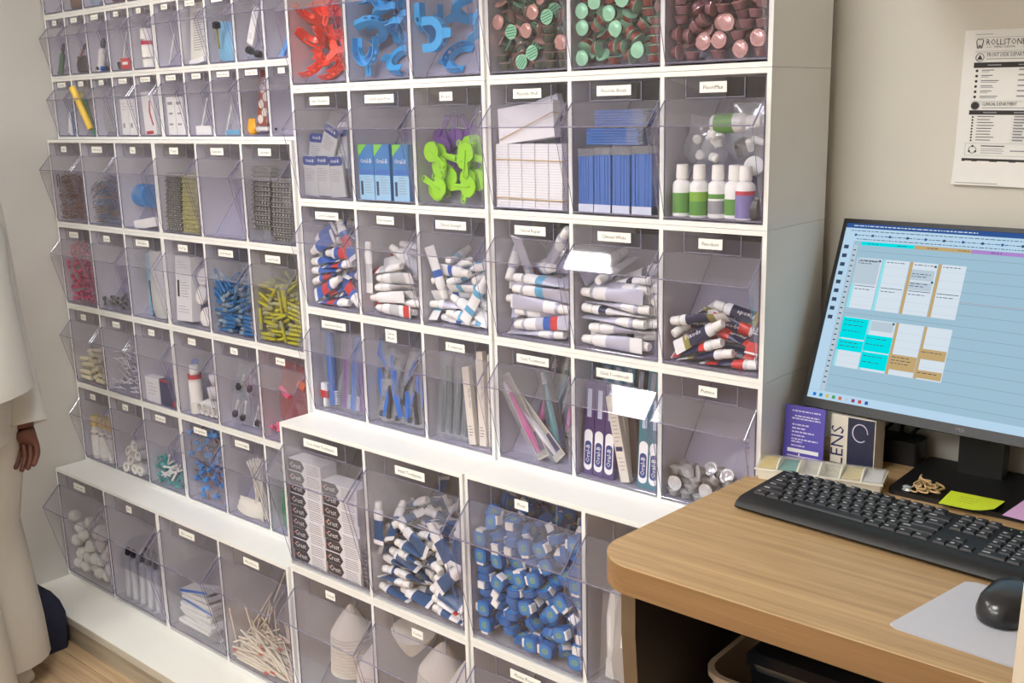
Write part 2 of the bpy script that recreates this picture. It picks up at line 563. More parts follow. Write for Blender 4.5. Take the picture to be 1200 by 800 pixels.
UNITS = [
 # column, base z, kind, bins, label cards, what sets it apart
 (1, 2 * H2 + 3 * H3, 3, 3, ['', '', ''], 'white three-bin cabinet full of foil-lidded cups, top of the column beside the poster wall'),
 (1, 2 * H2 + 2 * H3, 3, 3, ['Fluoride Well', 'Fluoride Brush', 'FluoriMax'], 'white three-bin cabinet holding white slips, blue packets and small bottles'),
 (1, 2 * H2 + H3, 3, 3, ['Clinical Repair', 'Clinical White', 'Fixodent'], 'white three-bin cabinet holding pale toothpaste tubes and red denture paste tubes'),
 (1, 2 * H2, 3, 3, ['Child Toothbrush', 'Child Toothbrush', 'Pumice'], 'white three-bin cabinet holding packed toothbrushes, right behind the desk corner'),
 (1, H2, 2, 2, ['Floss', ''], 'white two-bin cabinet with the bin full of blue floss, behind the desk'),
 (1, 0, 2, 2, ['Flossy Flosser', ''], 'white two-bin cabinet under the blue floss bin, mostly below the frame edge'),
 (2, 2 * H2 + 3 * H3, 3, 3, ['', '', ''], 'white three-bin cabinet of red and blue impression trays'),
 (2, 2 * H2 + 2 * H3, 3, 3, ['Gum Threaders', 'Oral B Super Floss', 'Rocket'], 'white three-bin cabinet with silver packets, blue boxes and lime green paddles'),
 (2, 2 * H2 + H3, 3, 3, ['Crest Toothpaste', 'Parodontax', 'Clinical Strength'], 'white three-bin cabinet of toothpaste tubes under the lime green paddles'),
 (2, 2 * H2, 3, 3, ['Interdental Brush', 'Sulcus|Brush', 'Toothbrush'], 'white three-bin cabinet of wrapped brushes just above the stepped-out shelf'),
 (2, H2, 2, 2, ['Crest Adult Toothpaste', 'Adult Toothpaste'], 'white two-bin cabinet with boxed toothpaste beside loose blue tubes'),
 (2, 0, 2, 2, ['Cones', 'Cones'], 'white two-bin cabinet filled with stacks of paper cones'),
 (3, H2 + 4 * H3 + 2 * H5, 5, 5, [''] * 5, 'white five-bin cabinet cut by the top edge, next to the red tray bin'),
 (3, H2 + 4 * H3 + H5, 5, 5, ['Matrix', 'Gauze Swab', 'Suction Bag', 'Markers', ''], 'white five-bin cabinet holding a printed pouch and a blue bag'),
 (3, H2 + 4 * H3, 5, 5, ['Matrix Seal', 'Tip Rests', 'Rubber Wedges', 'Tissue Tests', 'Discs'], 'white five-bin cabinet holding two white cartons and a brown dotted card'),
 (3, H2 + 3 * H3, 3, 3, ['Topical', 'Septocaine', 'Lidocaine'], 'white three-bin cabinet with stacked silver blister strips and one empty bin'),
 (3, H2 + 2 * H3, 3, 3, ['Dry Tips', 'Short Needle', 'Long Needle'], 'white three-bin cabinet with blue needles and yellow needles'),
 (3, H2 + 1 * H3, 3, 3, ['Prophy', 'Plugs', 'Wedges'], 'white three-bin cabinet with white rings, black plugs and pink pieces'),
 (3, H2, 3, 3, ['Sponge Brush', 'Cotton Swabs', 'Tips'], 'white three-bin cabinet with blue sponge brushes and long white swabs'),
 (3, 0, 2, 2, ['Flip Covering', 'Wood Sticks'], 'white two-bin cabinet with white pouches and red-tipped wooden sticks'),
 (4, H2 + 4 * H3 + 2 * H5, 5, 5, [''] * 5, 'white five-bin cabinet cut by the top edge, against the side wall'),
 (4, H2 + 4 * H3 + H5, 5, 5, ['Shade', 'Etch Tip', 'Flow Comp', 'Bands', 'Seal'], 'white five-bin cabinet holding syringes and a white jar by the side wall'),
 (4, H2 + 4 * H3, 5, 5, ['Articulating', 'Matrix', 'Paper', 'Bite Wings', 'Matrix Bands'], 'white five-bin cabinet holding crossed green and yellow tubes by the side wall'),
 (4, H2 + 3 * H3, 3, 3, ['Clips', 'Orthodontic', 'Tape'], 'white three-bin cabinet with copper clips, wires and a blue tape holder'),
 (4, H2 + 2 * H3, 3, 3, ['Retractors', 'Crowns', 'Fiber Splints'], 'white three-bin cabinet with magenta pieces by the side wall'),
 (4, H2 + 1 * H3, 3, 3, ['Rolls', 'Sponges', 'Posts'], 'white three-bin cabinet with cream cotton rolls and a navy carton'),
 (4, H2, 3, 3, ['Vials', 'Rings', 'Wedge Kits'], 'white three-bin cabinet with vials, double rings and teal tips'),
 (4, 0, 2, 2, ['Cotton Balls', 'Etch'], 'white two-bin cabinet with cotton balls and black-tipped syringes'),
]
for u in UNITS:
    cabinet(*u)

def bin_at(c, z0, kind, n, i):
    """inch-frame origin of bin i: x of its left face, y of the frame front, z of the cabinet's base"""
    return Vector((bin_x(c, n, i), PROF[kind]['y0'] + YOFF[c], z0))
# ------------------------------------------------------------------ small goods: kinds
def ell(y, a, b, k=12):
    return [Vector((a * math.cos(2 * PI * j / k), y, b * math.sin(2 * PI * j / k))) for j in range(k)]

def RX(d): return Matrix.Rotation(math.radians(d), 4, 'X')
def RY(d): return Matrix.Rotation(math.radians(d), 4, 'Y')
def RZ(d): return Matrix.Rotation(math.radians(d), 4, 'Z')
def TR(x, y, z): return Matrix.Translation((x, y, z))

def tube_kind(name, cat, Lh, w, r, body, zones, cap_mat, word=None, word_mat=None, word_size=.3):
    """squeeze tube along y: flat crimp at -y, cap at +y. ZONES [(y0, y1, mat)] as shares of the length colour its broad sides"""
    ys = [-.5, -.47, -.40, -.30, -.18, -.05, .08, .20, .28, .33, .345]
    def a_of(s): return w / 2 + (w * .42 - w / 2) * max(0, (s + .47) / .77)
    def b_of(s): return .035 + (r * .95 - .035) * min(1, max(0, (s + .47) / .68)) ** 1.7
    rs, ms = [], []
    for s in ys:
        if s <= .28: rs.append(ell(s * Lh, a_of(s), b_of(s)))
        elif s == .33: rs.append(ell(s * Lh, r * .8, r * .7))
        else: rs.append(ell(s * Lh, r * .55, r * .55))
    for i in range(len(ys) - 1):
        mid = (ys[i] + ys[i + 1]) / 2
        mt = body
        for y0, y1, z in zones:
            if y0 <= mid <= y1: mt = z
        ms.append([mt] * 6 + [body if mt is not body and i % 2 else mt] * 6 if False else mt)
    b = MB().rings(rs, ms)
    kids = []
    if word:
        k = MB()
        for sg in (1, -1):
            M = TR(0, .0 * Lh, sg * (r * .80)) @ (RY(180) if sg < 0 else Matrix()) @ RX(-6 * 1) @ RZ(90)
            k.text(word, M, word_mat, word_size, 'c', Lh * .42)
        kids.append(('lettering', k.mesh('lettering', smooth=False), ()))
    c = MB()
    rc = r * .86
    c.rings([ell(.335 * Lh, rc, rc), ell(.35 * Lh, rc * 1.04, rc * 1.04), ell(.485 * Lh, rc * .92, rc * .92), ell(.5 * Lh, rc * .8, rc * .8)], cap_mat)
    kids.insert(0, ('cap', c.mesh('cap'), ()))
    return Kind(name, cat, b.mesh(name), kids)

TW = pm('tube_white', (240, 240, 240), rough=0.3, var=0.03)
TL = pm('tube_lilac_foil', (196, 196, 214), rough=0.38, var=0.16, scale=420, metal=0.25)
TB = pm('tube_blue', (44, 92, 178), rough=0.3)
TR_ = pm('tube_red', (206, 52, 48), rough=0.3)
TN = pm('tube_navy', (34, 36, 74), rough=0.3)
TT = pm('tube_teal', (92, 170, 210), rough=0.3)
TG = pm('tube_grey', (196, 198, 202), rough=0.4)
TY = pm('tube_gold_green', (150, 142, 70), rough=0.4)
TDB = pm('tube_deep_blue', (30, 82, 132), rough=0.3)
CAPW = pm('cap_white', (246, 245, 240), rough=0.35, var=0.02)
WINK = pm('white_ink', (244, 244, 244), rough=0.6, var=0.01)

def cup_kind(body, lids, name='fluoride_cup'):
    b = MB().lathe([(.30, -.27), (.38, -.25), (.50, .20), (.50, .215)], body, 12)
    out = []
    for lm in lids:
        l = MB()
        n = 14
        rim = [(.56 * math.cos(2 * PI * i / n) * (1 if i else 1.12), .56 * math.sin(2 * PI * i / n)) for i in range(n)]
        if isinstance(lm, tuple):          # a striped lid
            l.prism(rim, .215, .25, lm[0])
            for s in (-.3, -.1, .1, .3):
                hw = math.sqrt(.5 ** 2 - s * s) * .98
                l.box(-hw, hw, s - .045, s + .045, .25, .262, lm[1])
        else:
            l.prism(rim, .215, .25, lm)
            l.lathe([(.40, .25), (.36, .272), (.0, .262)], lm, 12)
        out.append(Kind(name, 'cup', b.mesh(name), [('foil_lid', l.mesh('foil_lid'), ())]))
    return out

def tray_kind(mat, name='impression_tray'):
    """horseshoe tray: two perforated walls on a curved floor, and a flat handle"""
    b = MB()
    N, th = 15, .07
    def arch(k, ro):
        a = PI * k / N
        return Vector((ro * math.cos(a) * 1.0, -.1 + ro * 1.15 * math.sin(a), 0))
    def wall(ro, z0, z1, rows):
        zs = [z0 + (z1 - z0) * i / rows for i in range(rows + 1)]
        for k in range(N):
            p, q = arch(k, ro), arch(k + 1, ro)
            n = Vector(((p + q) / 2).to_2d().to_3d()) - Vector((0, -.1, 0))
            for i in range(rows):
                if rows == 3 and i == 1 and k % 2 == 1:
                    continue
                b.panel([(p.x, p.y, zs[i]), (q.x, q.y, zs[i]), (q.x, q.y, zs[i + 1]), (p.x, p.y, zs[i + 1])], n, th, mat, mat)
    wall(1.35, -.33, .33, 3)
    wall(.72, -.33, .22, 1)
    for k in range(N):
        p, q, s, t = arch(k, 1.38), arch(k + 1, 1.38), arch(k + 1, .72), arch(k, .72)
        b.panel([(v.x, v.y, -.33) for v in (p, q, s, t)], (0, 0, 1), th, mat, mat)
    for sx in (1, -1):                       # the ends of the horseshoe run straight back
        b.box(min(sx * .72, sx * 1.38), max(sx * .72, sx * 1.38), -.9, -.08, -.33, -.26, mat)
        b.box(sx * 1.36 - .035, sx * 1.36 + .035, -.9, -.08, -.33, .3, mat)
    h = MB()
    h.prism([(-.42, 1.3), (.42, 1.3), (.36, 2.2), (.28, 2.35), (-.28, 2.35), (-.36, 2.2)], -.31, -.20, mat)
    h.box(-.08, .08, 1.3, 2.1, -.20, -.1, mat)
    for part in (b, h):
        part.v = [(x, y - .72, z) for x, y, z in part.v]
    return Kind(name, 'tray', b.mesh(name), [('handle', h.mesh('handle'), ())])

def rounded(w, h, r, k=3):
    pts = []
    for cx, cy, a0 in ((w / 2 - r, h / 2 - r, 0), (-w / 2 + r, h / 2 - r, 90), (-w / 2 + r, -h / 2 + r, 180), (w / 2 - r, -h / 2 + r, 270)):
        for i in range(k + 1):
            a = math.radians(a0 + 90 * i / k)
            pts.append((cx + r * math.cos(a), cy + r * math.sin(a)))
    return pts

FLB = pm('floss_blue', (20, 104, 180), rough=0.25, var=0.12, scale=90, coat=0.4)
FLB2 = pm('floss_blue_light', (40, 134, 206), rough=0.25, coat=0.4)
FLG = pm('floss_gold', (112, 160, 150), rough=0.4)
def floss_kind():
    b = MB().prism(rounded(1.28, 1.38, .42, 4), -.28, .28, FLB, 'y')
    b.prism(rounded(1.0, 1.1, .34, 4), -.33, .33, FLB2, 'y')
    st = MB()
    for sg in (1, -1):
        st.prism([(.27 * math.cos(2 * PI * i / 12), -.05 + .33 * math.sin(2 * PI * i / 12)) for i in range(12)], sg * .33, sg * .345, FLG, 'y')
        st.text('oz', TR(0, sg * .355, -.1) @ (RX(90) if sg < 0 else RZ(180) @ RX(90)), FLB, .22)
    lid = MB().prism(rounded(.75, .26, .08, 2), -.30, .30, CAPW, 'y', TR(0, 0, .64))
    return Kind('floss_dispenser', 'floss', b.mesh('floss_dispenser'), [('sticker', st.mesh('sticker'), ()), ('flip_lid', lid.mesh('flip_lid'), ())])

def paddle_kind(mat, name='plastic_paddle'):
    pts = [(-.30, -1.3), (.30, -1.3), (.24, -.3), (.5, -.1)]
    for i in range(9):
        a = -PI / 3 + (PI + 2 * PI / 3) * i / 8
        pts.append((0.9 * math.cos(a), .5 + .85 * math.sin(a)))
    pts += [(-.5, -.1), (-.24, -.3)]
    b = MB().prism(pts, -.06, .06, mat)
    b.tube([(-.16, -1.2, .1), (0, -.2, .13), (0, .7, .1)], .07, mat, 6)
    rg = MB().tube([(.26 * math.cos(2 * PI * i / 12), -1.32 + .26 * math.sin(2 * PI * i / 12), 0) for i in range(12)], .07, mat, 6, True)
    return Kind(name, 'paddle', b.mesh(name), [('ring', rg.mesh('ring'), ())])

def needle_kind(mat, hub):
    b = MB().lathe([(.11, -1.15), (.15, -1.1), (.17, .35), (.17, .4)], mat, 8)
    h = MB().lathe([(.20, .4), (.21, .55), (.21, 1.05), (.15, 1.12)], hub, 8)
    return Kind('capped_needle', 'needle', b.mesh('capped_needle'), [('hub', h.mesh('hub'), ())])

def chip_kind(mat, name, cat):
    b = MB().lathe([(.10, -.55), (.22, -.5), (.25, -.1), (.14, .0), (.12, .3), (.2, .38), (.18, .55)], mat, 8, RX(90))
    return Kind(name, cat, b.mesh(name))

def pin_kind():
    c = pm('copper_brown', (128, 74, 58), rough=0.35, metal=0.5, var=0.2)
    b = MB()
    b.tube([(-.15, -.78, 0), (-.15, .5, .05), (-.05, .74, .1), (.05, .74, .1), (.15, .5, .05), (.15, -.78, 0)], .06, c, 5)
    return Kind('copper_clip', 'clip', b.mesh('copper_clip'))

def wire_kind(mat):
    b = MB().tube([(-.3, -1.1, 0), (-.28, .6, 0), (-.15, 1.0, .06), (.1, 1.08, .06), (.28, .7, 0), (.3, -.9, 0)], .05, mat, 5)
    return Kind('bent_wire', 'wire', b.mesh('bent_wire'))

def brush_kind():
    foam = pm('foam_blue', (72, 150, 220), rough=0.9, var=0.2, scale=300, bump=0.5)
    stem = pm('stem_brown', (150, 104, 92), rough=0.6)
    b = MB().tube([(0, -.95, 0), (0, .3, 0)], .075, stem, 6)
    f = MB()
    for k in range(5):
        a = 2 * PI * k / 5
        f.lathe([(.05, -.28), (.17, -.2), (.2, .05), (.12, .24), (.02, .28)], foam, 6, TR(.16 * math.cos(a), .55, .16 * math.sin(a)) @ RX(-90))
    return Kind('sponge_brush', 'brush', b.mesh('sponge_brush'), [('foam_head', f.mesh('foam_head'), ())])

def stick_kind(mat, tip, r, Lh, name, cat, rt=None):
    b = MB().lathe([(r * .7, -Lh / 2), (r, -Lh / 2 + .05), (r, Lh / 2 - .7)], mat, 7)
    rt = rt or r * 1.25
    t = MB().lathe([(r, Lh / 2 - .7), (rt, Lh / 2 - .6), (rt, Lh / 2 - .1), (rt * .5, Lh / 2)], tip, 7)
    return Kind(name, cat, b.mesh(name), [('tip', t.mesh('tip'), ())])

def pick_kind():
    m = pm('pick_white', (242, 242, 242), rough=0.3)
    b = MB().tube([(0, -1.1, 0), (.02, .2, 0), (.25, .5, 0), (.3, 1.05, 0)], [.04, .09, .08, .06], m, 6)
    b.tube([(.02, .2, 0), (-.25, .5, 0), (-.3, 1.05, 0)], [.09, .08, .06], m, 6)
    fl = MB().tube([(-.3, 1.0, 0), (.3, 1.0, 0)], .02, m, 4)
    return Kind('floss_pick', 'floss pick', b.mesh('floss_pick'), [('thread', fl.mesh('thread'), ())])

def ball_kind():
    m = pm('cotton_white', (238, 236, 228), rough=0.95, var=0.05, scale=120, bump=0.6, sss=0.1)
    rr = random.Random(4)
    rs = []
    for i in range(9):
        a = PI * i / 8
        rs.append([Vector((.84 * math.sin(a) * math.cos(t) * k, .84 * math.sin(a) * math.sin(t) * k, .80 * math.cos(a))) if i not in (0, 8) else Vector((0.02 * math.cos(t), 0.02 * math.sin(t), .8 * math.cos(a)))
                   for t, k in ((2 * PI * j / 12, rr.uniform(.9, 1.03)) for j in range(12))])
    return Kind('cotton_ball', 'cotton ball', MB().rings(rs, m).mesh('cotton_ball', sharp=80))

def roll_kind(mat, r, Lh, name='cotton_roll', cat='cotton roll'):
    return Kind(name, cat, MB().lathe([(r * .5, -Lh / 2), (r * .9, -Lh / 2 + .03), (r, -Lh / 2 + .12), (r, Lh / 2 - .12), (r * .9, Lh / 2 - .03), (r * .5, Lh / 2)], mat, 12).mesh(name))

GREENCUP = pm('cup_dark_green', (52, 60, 44), rough=0.35, var=0.15)
REDCUP = pm('cup_red_brown', (118, 48, 38), rough=0.3, var=0.15)
MAUVECUP = pm('cup_mauve', (124, 82, 88), rough=0.3, var=0.12)
PINKLID = pm('lid_pink_brown', (190, 142, 132), rough=0.16, metal=0.35, var=0.18, scale=200)
MINT = pm('lid_mint', (150, 206, 172), rough=0.28, metal=0.2, var=0.12, scale=200)
MINTD = pm('lid_green_stripe', (58, 142, 100), rough=0.35)
ROSELID = pm('lid_rose_foil', (206, 160, 158), rough=0.16, metal=0.45, var=0.15, scale=200)
RED = pm('tray_red', (238, 70, 42), rough=0.3, var=0.08, coat=0.3)
BLUE = pm('tray_blue', (52, 160, 222), rough=0.3, var=0.08, coat=0.3)
LIME = pm('lime_green', (150, 214, 22), rough=0.35, var=0.08)
PURPLE = pm('paddle_purple', (104, 62, 140), rough=0.35)
PUMICE = pm('pumice_grey', (146, 144, 142), rough=0.35, var=0.12, metal=0.35)

cupsA = cup_kind(GREENCUP, [PINKLID, (MINT, MINTD)], 'green_cup')
cupsB = cup_kind(REDCUP, [MINT], 'red_brown_cup')
cupsC = cup_kind(MAUVECUP, [ROSELID], 'mauve_cup')
cupsD = cup_kind(PUMICE, [pm('pumice_lid', (205, 205, 205), rough=0.2, metal=0.4)], 'pumice_cup')
TRAYR, TRAYB, TRAYC = tray_kind(RED), tray_kind(BLUE), tray_kind(GLASSY)
crest = [tube_kind('toothpaste_tube', 'toothpaste', 4.2, 1.3, .42, TW, [(-.40, -.18, TB), (-.18, .08, m), (.08, .2, TB)], CAPW) for m in (TB, TR_)]
paro = [tube_kind('toothpaste_tube', 'toothpaste', 4.7, 1.1, .38, TW, z, CAPW) for z in ([(-.3, .05, TG)], [(-.45, -.3, TR_), (-.18, .08, TG)], [])]
cstr = [tube_kind('toothpaste_tube', 'toothpaste', 4.7, 1.1, .38, TW, z, CAPW) for z in ([(-.3, -.18, TT), (.08, .2, TT)], [(-.05, .08, TB)], [(-.4, .2, TL)])]
crep = [tube_kind('toothpaste_tube', 'toothpaste', 5.7, 1.15, .42, TL, z, CAPW) for z in ([(-.5, -.45, TW), (.1, .3, TW)], [(-.3, -.18, TR_), (-.18, -.05, TB), (.1, .3, TW)], [(.1, .3, TW), (-.05, .08, TT)])]
cwht = [tube_kind('toothpaste_tube', 'toothpaste', 5.7, 1.15, .42, m, z, CAPW) for m, z in ((TL, [(.1, .3, TW)]), (TW, [(.08, .2, TN), (-.4, -.3, TG)]), (TW, [(-.3, .08, TL)]))]
fixo = [tube_kind('denture_paste_tube', 'denture paste', 4.4, 1.1, .40, TW, z, CAPW, 'Fixodent', WINK, .5) for z in ([(-.3, -.18, TY), (-.18, .2, TN)], [(-.45, -.3, TR_), (-.3, .08, TN), (.08, .2, TR_)], [(-.4, .3, TR_), (-.18, .08, TN)])]
adlt = [tube_kind('toothpaste_tube', 'toothpaste', 4.0, 1.3, .42, TW, z, CAPW) for z in ([(-.40, .1, TDB)], [(-.40, .2, TDB)], [(-.40, -.3, TDB), (-.05, .2, TDB)], [(-.3, -.18, TR_)])]
FLOSS = floss_kind()
PADL, PADP = paddle_kind(LIME), paddle_kind(PURPLE)
HUB = pm('needle_hub', (128, 150, 168), rough=0.3, var=0.1)
NEEDB = needle_kind(pm('needle_blue', (20, 112, 176), rough=0.35, var=0.15), HUB)
NEEDY = needle_kind(pm('needle_yellow', (186, 182, 36), rough=0.35, var=0.12), pm('needle_hub_pale', (160, 160, 110), rough=0.3))
CHIPP = chip_kind(pm('magenta_plastic', (206, 56, 112), rough=0.3, var=0.2), 'magenta_retractor', 'dental piece')
CHIPG = chip_kind(pm('dull_metal', (132, 130, 128), rough=0.3, metal=0.8, var=0.2), 'metal_crown', 'dental piece')
PIN = pin_kind()
WIRES = [wire_kind(pm('wire_blue_grey', (84, 112, 156), rough=0.3, metal=0.3)), wire_kind(pm('wire_silver', (160, 162, 160), rough=0.25, metal=0.8)), wire_kind(pm('wire_brown', (150, 112, 76), rough=0.4))]
BRUSH = brush_kind()
WOOD = pm('pale_wood', (230, 218, 198), rough=0.7, var=0.1)
STICKS = [stick_kind(WOOD, WOOD, .1, 5.6, 'wooden_stick', 'stick', .11), stick_kind(WOOD, pm('tip_red', (196, 74, 58), rough=0.6), .1, 5.6, 'wooden_stick', 'stick', .12)]
ROLLC = roll_kind(pm('cream_cotton', (236, 230, 196), rough=0.95, var=0.05, bump=0.3), .29, 2.5)
PICK = pick_kind()
BALL = ball_kind()
PINKS = [chip_kind(pm('hot_pink', (236, 96, 140), rough=0.35), 'pink_wedge', 'wedge'), chip_kind(pm('orange_plastic', (236, 116, 72), rough=0.35), 'pink_wedge', 'wedge')]

# bin id: column, base z, kind, bins, index, kinds and weights, label, group
PILES = {
 'c1r0b0': ((1, 2*H2+3*H3, 3, 3, 0), cupsA, (3, 1), 'small dark green fluoride cup with a pink or striped foil lid', 'fluoride cups in the dark green cup bin'),
 'c1r0b1': ((1, 2*H2+3*H3, 3, 3, 1), cupsB, (1,), 'small red-brown fluoride cup with mint green lid', 'red-brown cups with mint lids'),
 'c1r0b2': ((1, 2*H2+3*H3, 3, 3, 2), cupsC, (1,), 'small mauve fluoride cup with shiny rose lid', 'mauve cups with rose lids'),
 'c1r2b0': ((1, 2*H2+H3, 3, 3, 0), crep, (3, 2, 2), 'long pale lilac toothpaste tube in the bin labelled Clinical Repair', 'tubes in the Clinical Repair bin'),
 'c1r2b1': ((1, 2*H2+H3, 3, 3, 1), cwht, (3, 2, 2), 'long white or lilac toothpaste tube in the bin labelled Clinical White', 'tubes in the Clinical White bin'),
 'c1r2b2': ((1, 2*H2+H3, 3, 3, 2), fixo, (2, 2, 1), 'small red and navy denture paste tube heaped in its bin behind the monitor edge', 'denture paste tubes'),
 'c1r3b2': ((1, 2*H2, 3, 3, 2), cupsD, (1,), 'small grey pumice cup at the bottom of the bin labelled Pumice', 'grey pumice cups'),
 'c1u0': ((1, H2, 2, 2, 0), [FLOSS], (1,), 'bright blue floss dispenser with white flip lid heaped in the floss bin', 'blue floss dispensers'),
 'c2r0b0': ((2, 2*H2+3*H3, 3, 3, 0), [TRAYR], (1,), 'bright red perforated impression tray with handle', 'red impression trays'),
 'c2r0b1': ((2, 2*H2+3*H3, 3, 3, 1), [TRAYB], (1,), 'bright blue perforated impression tray in the bin next to the red trays', 'blue impression trays beside the red ones'),
 'c2r0b2': ((2, 2*H2+3*H3, 3, 3, 2), [TRAYB, TRAYC], (1, 1), 'impression tray, blue or clear, in the mixed tray bin', 'mixed blue and clear impression trays'),
 'c2r1b2': ((2, 2*H2+2*H3, 3, 3, 2), [PADL, PADP], (5, 1), 'plastic paddle with ring end, lime green or purple', 'lime green and purple paddles'),
 'c2r2b0': ((2, 2*H2+H3, 3, 3, 0), crest, (1, 1), 'small blue and red toothpaste tube heaped in the bin labelled Crest Toothpaste', 'blue and red toothpaste tubes'),
 'c2r2b1': ((2, 2*H2+H3, 3, 3, 1), paro, (2, 2, 1), 'small white and grey toothpaste tube in the bin labelled Parodontax', 'white and grey toothpaste tubes'),
 'c2r2b2': ((2, 2*H2+H3, 3, 3, 2), cstr, (2, 2, 1), 'small white and light blue toothpaste tube in the bin labelled Clinical Strength', 'white and light blue toothpaste tubes'),
 'c2u1': ((2, H2, 2, 2, 1), adlt, (3, 3, 2, 1), 'small white and deep blue toothpaste tube in the large bin beside the boxed toothpaste', 'deep blue toothpaste tubes in the large bin'),
 'c3r1b1': ((3, H2+2*H3, 3, 3, 1), [NEEDB], (1,), 'blue capped dental needle heaped in its bin', 'blue capped needles'),
 'c3r1b2': ((3, H2+2*H3, 3, 3, 2), [NEEDY], (1,), 'yellow capped dental needle heaped in its bin', 'yellow capped needles'),
 'c3l1': ((3, 0, 2, 2, 1), STICKS, (5, 1), 'thin pale wooden stick in the low bin above the plinth', 'wooden sticks'),
 'c3r3b0': ((3, H2, 3, 3, 0), [BRUSH], (1,), 'small blue sponge brush with brown stem', 'blue sponge brushes'),
 'c4r0b0': ((4, H2+3*H3, 3, 3, 0), [PIN], (1,), 'small copper brown clip in the bin by the side wall', 'copper brown clips'),
 'c4r0b1': ((4, H2+3*H3, 3, 3, 1), WIRES, (2, 1, 1), 'thin bent wire in the bin next to the copper clips', 'bent wires'),
 'c4r1b0': ((4, H2+2*H3, 3, 3, 0), [CHIPP], (1,), 'small magenta dental piece in the bin by the side wall', 'magenta pieces'),
 'c4r1b1': ((4, H2+2*H3, 3, 3, 1), [CHIPG], (1,), 'small grey metal dental piece next to the magenta ones', 'grey metal pieces'),
 'c4r2b0': ((4, H2+1*H3, 3, 3, 0), [ROLLC], (1,), 'cream cotton roll in the bin by the side wall', 'cream cotton rolls'),
 'c4r2b1': ((4, H2+1*H3, 3, 3, 1), [PICK], (1,), 'white forked floss pick next to the cream cotton rolls', 'white floss picks'),
 'c4l0': ((4, 0, 2, 2, 0), [BALL], (1,), 'white cotton ball in the low bin by the side wall', 'white cotton balls'),
 'c3r2b2': ((3, H2+1*H3, 3, 3, 2), PINKS, (2, 1), 'small pink or orange wedge at the bottom of the bin beside the stepped-out shelf', 'pink and orange wedges'),
}
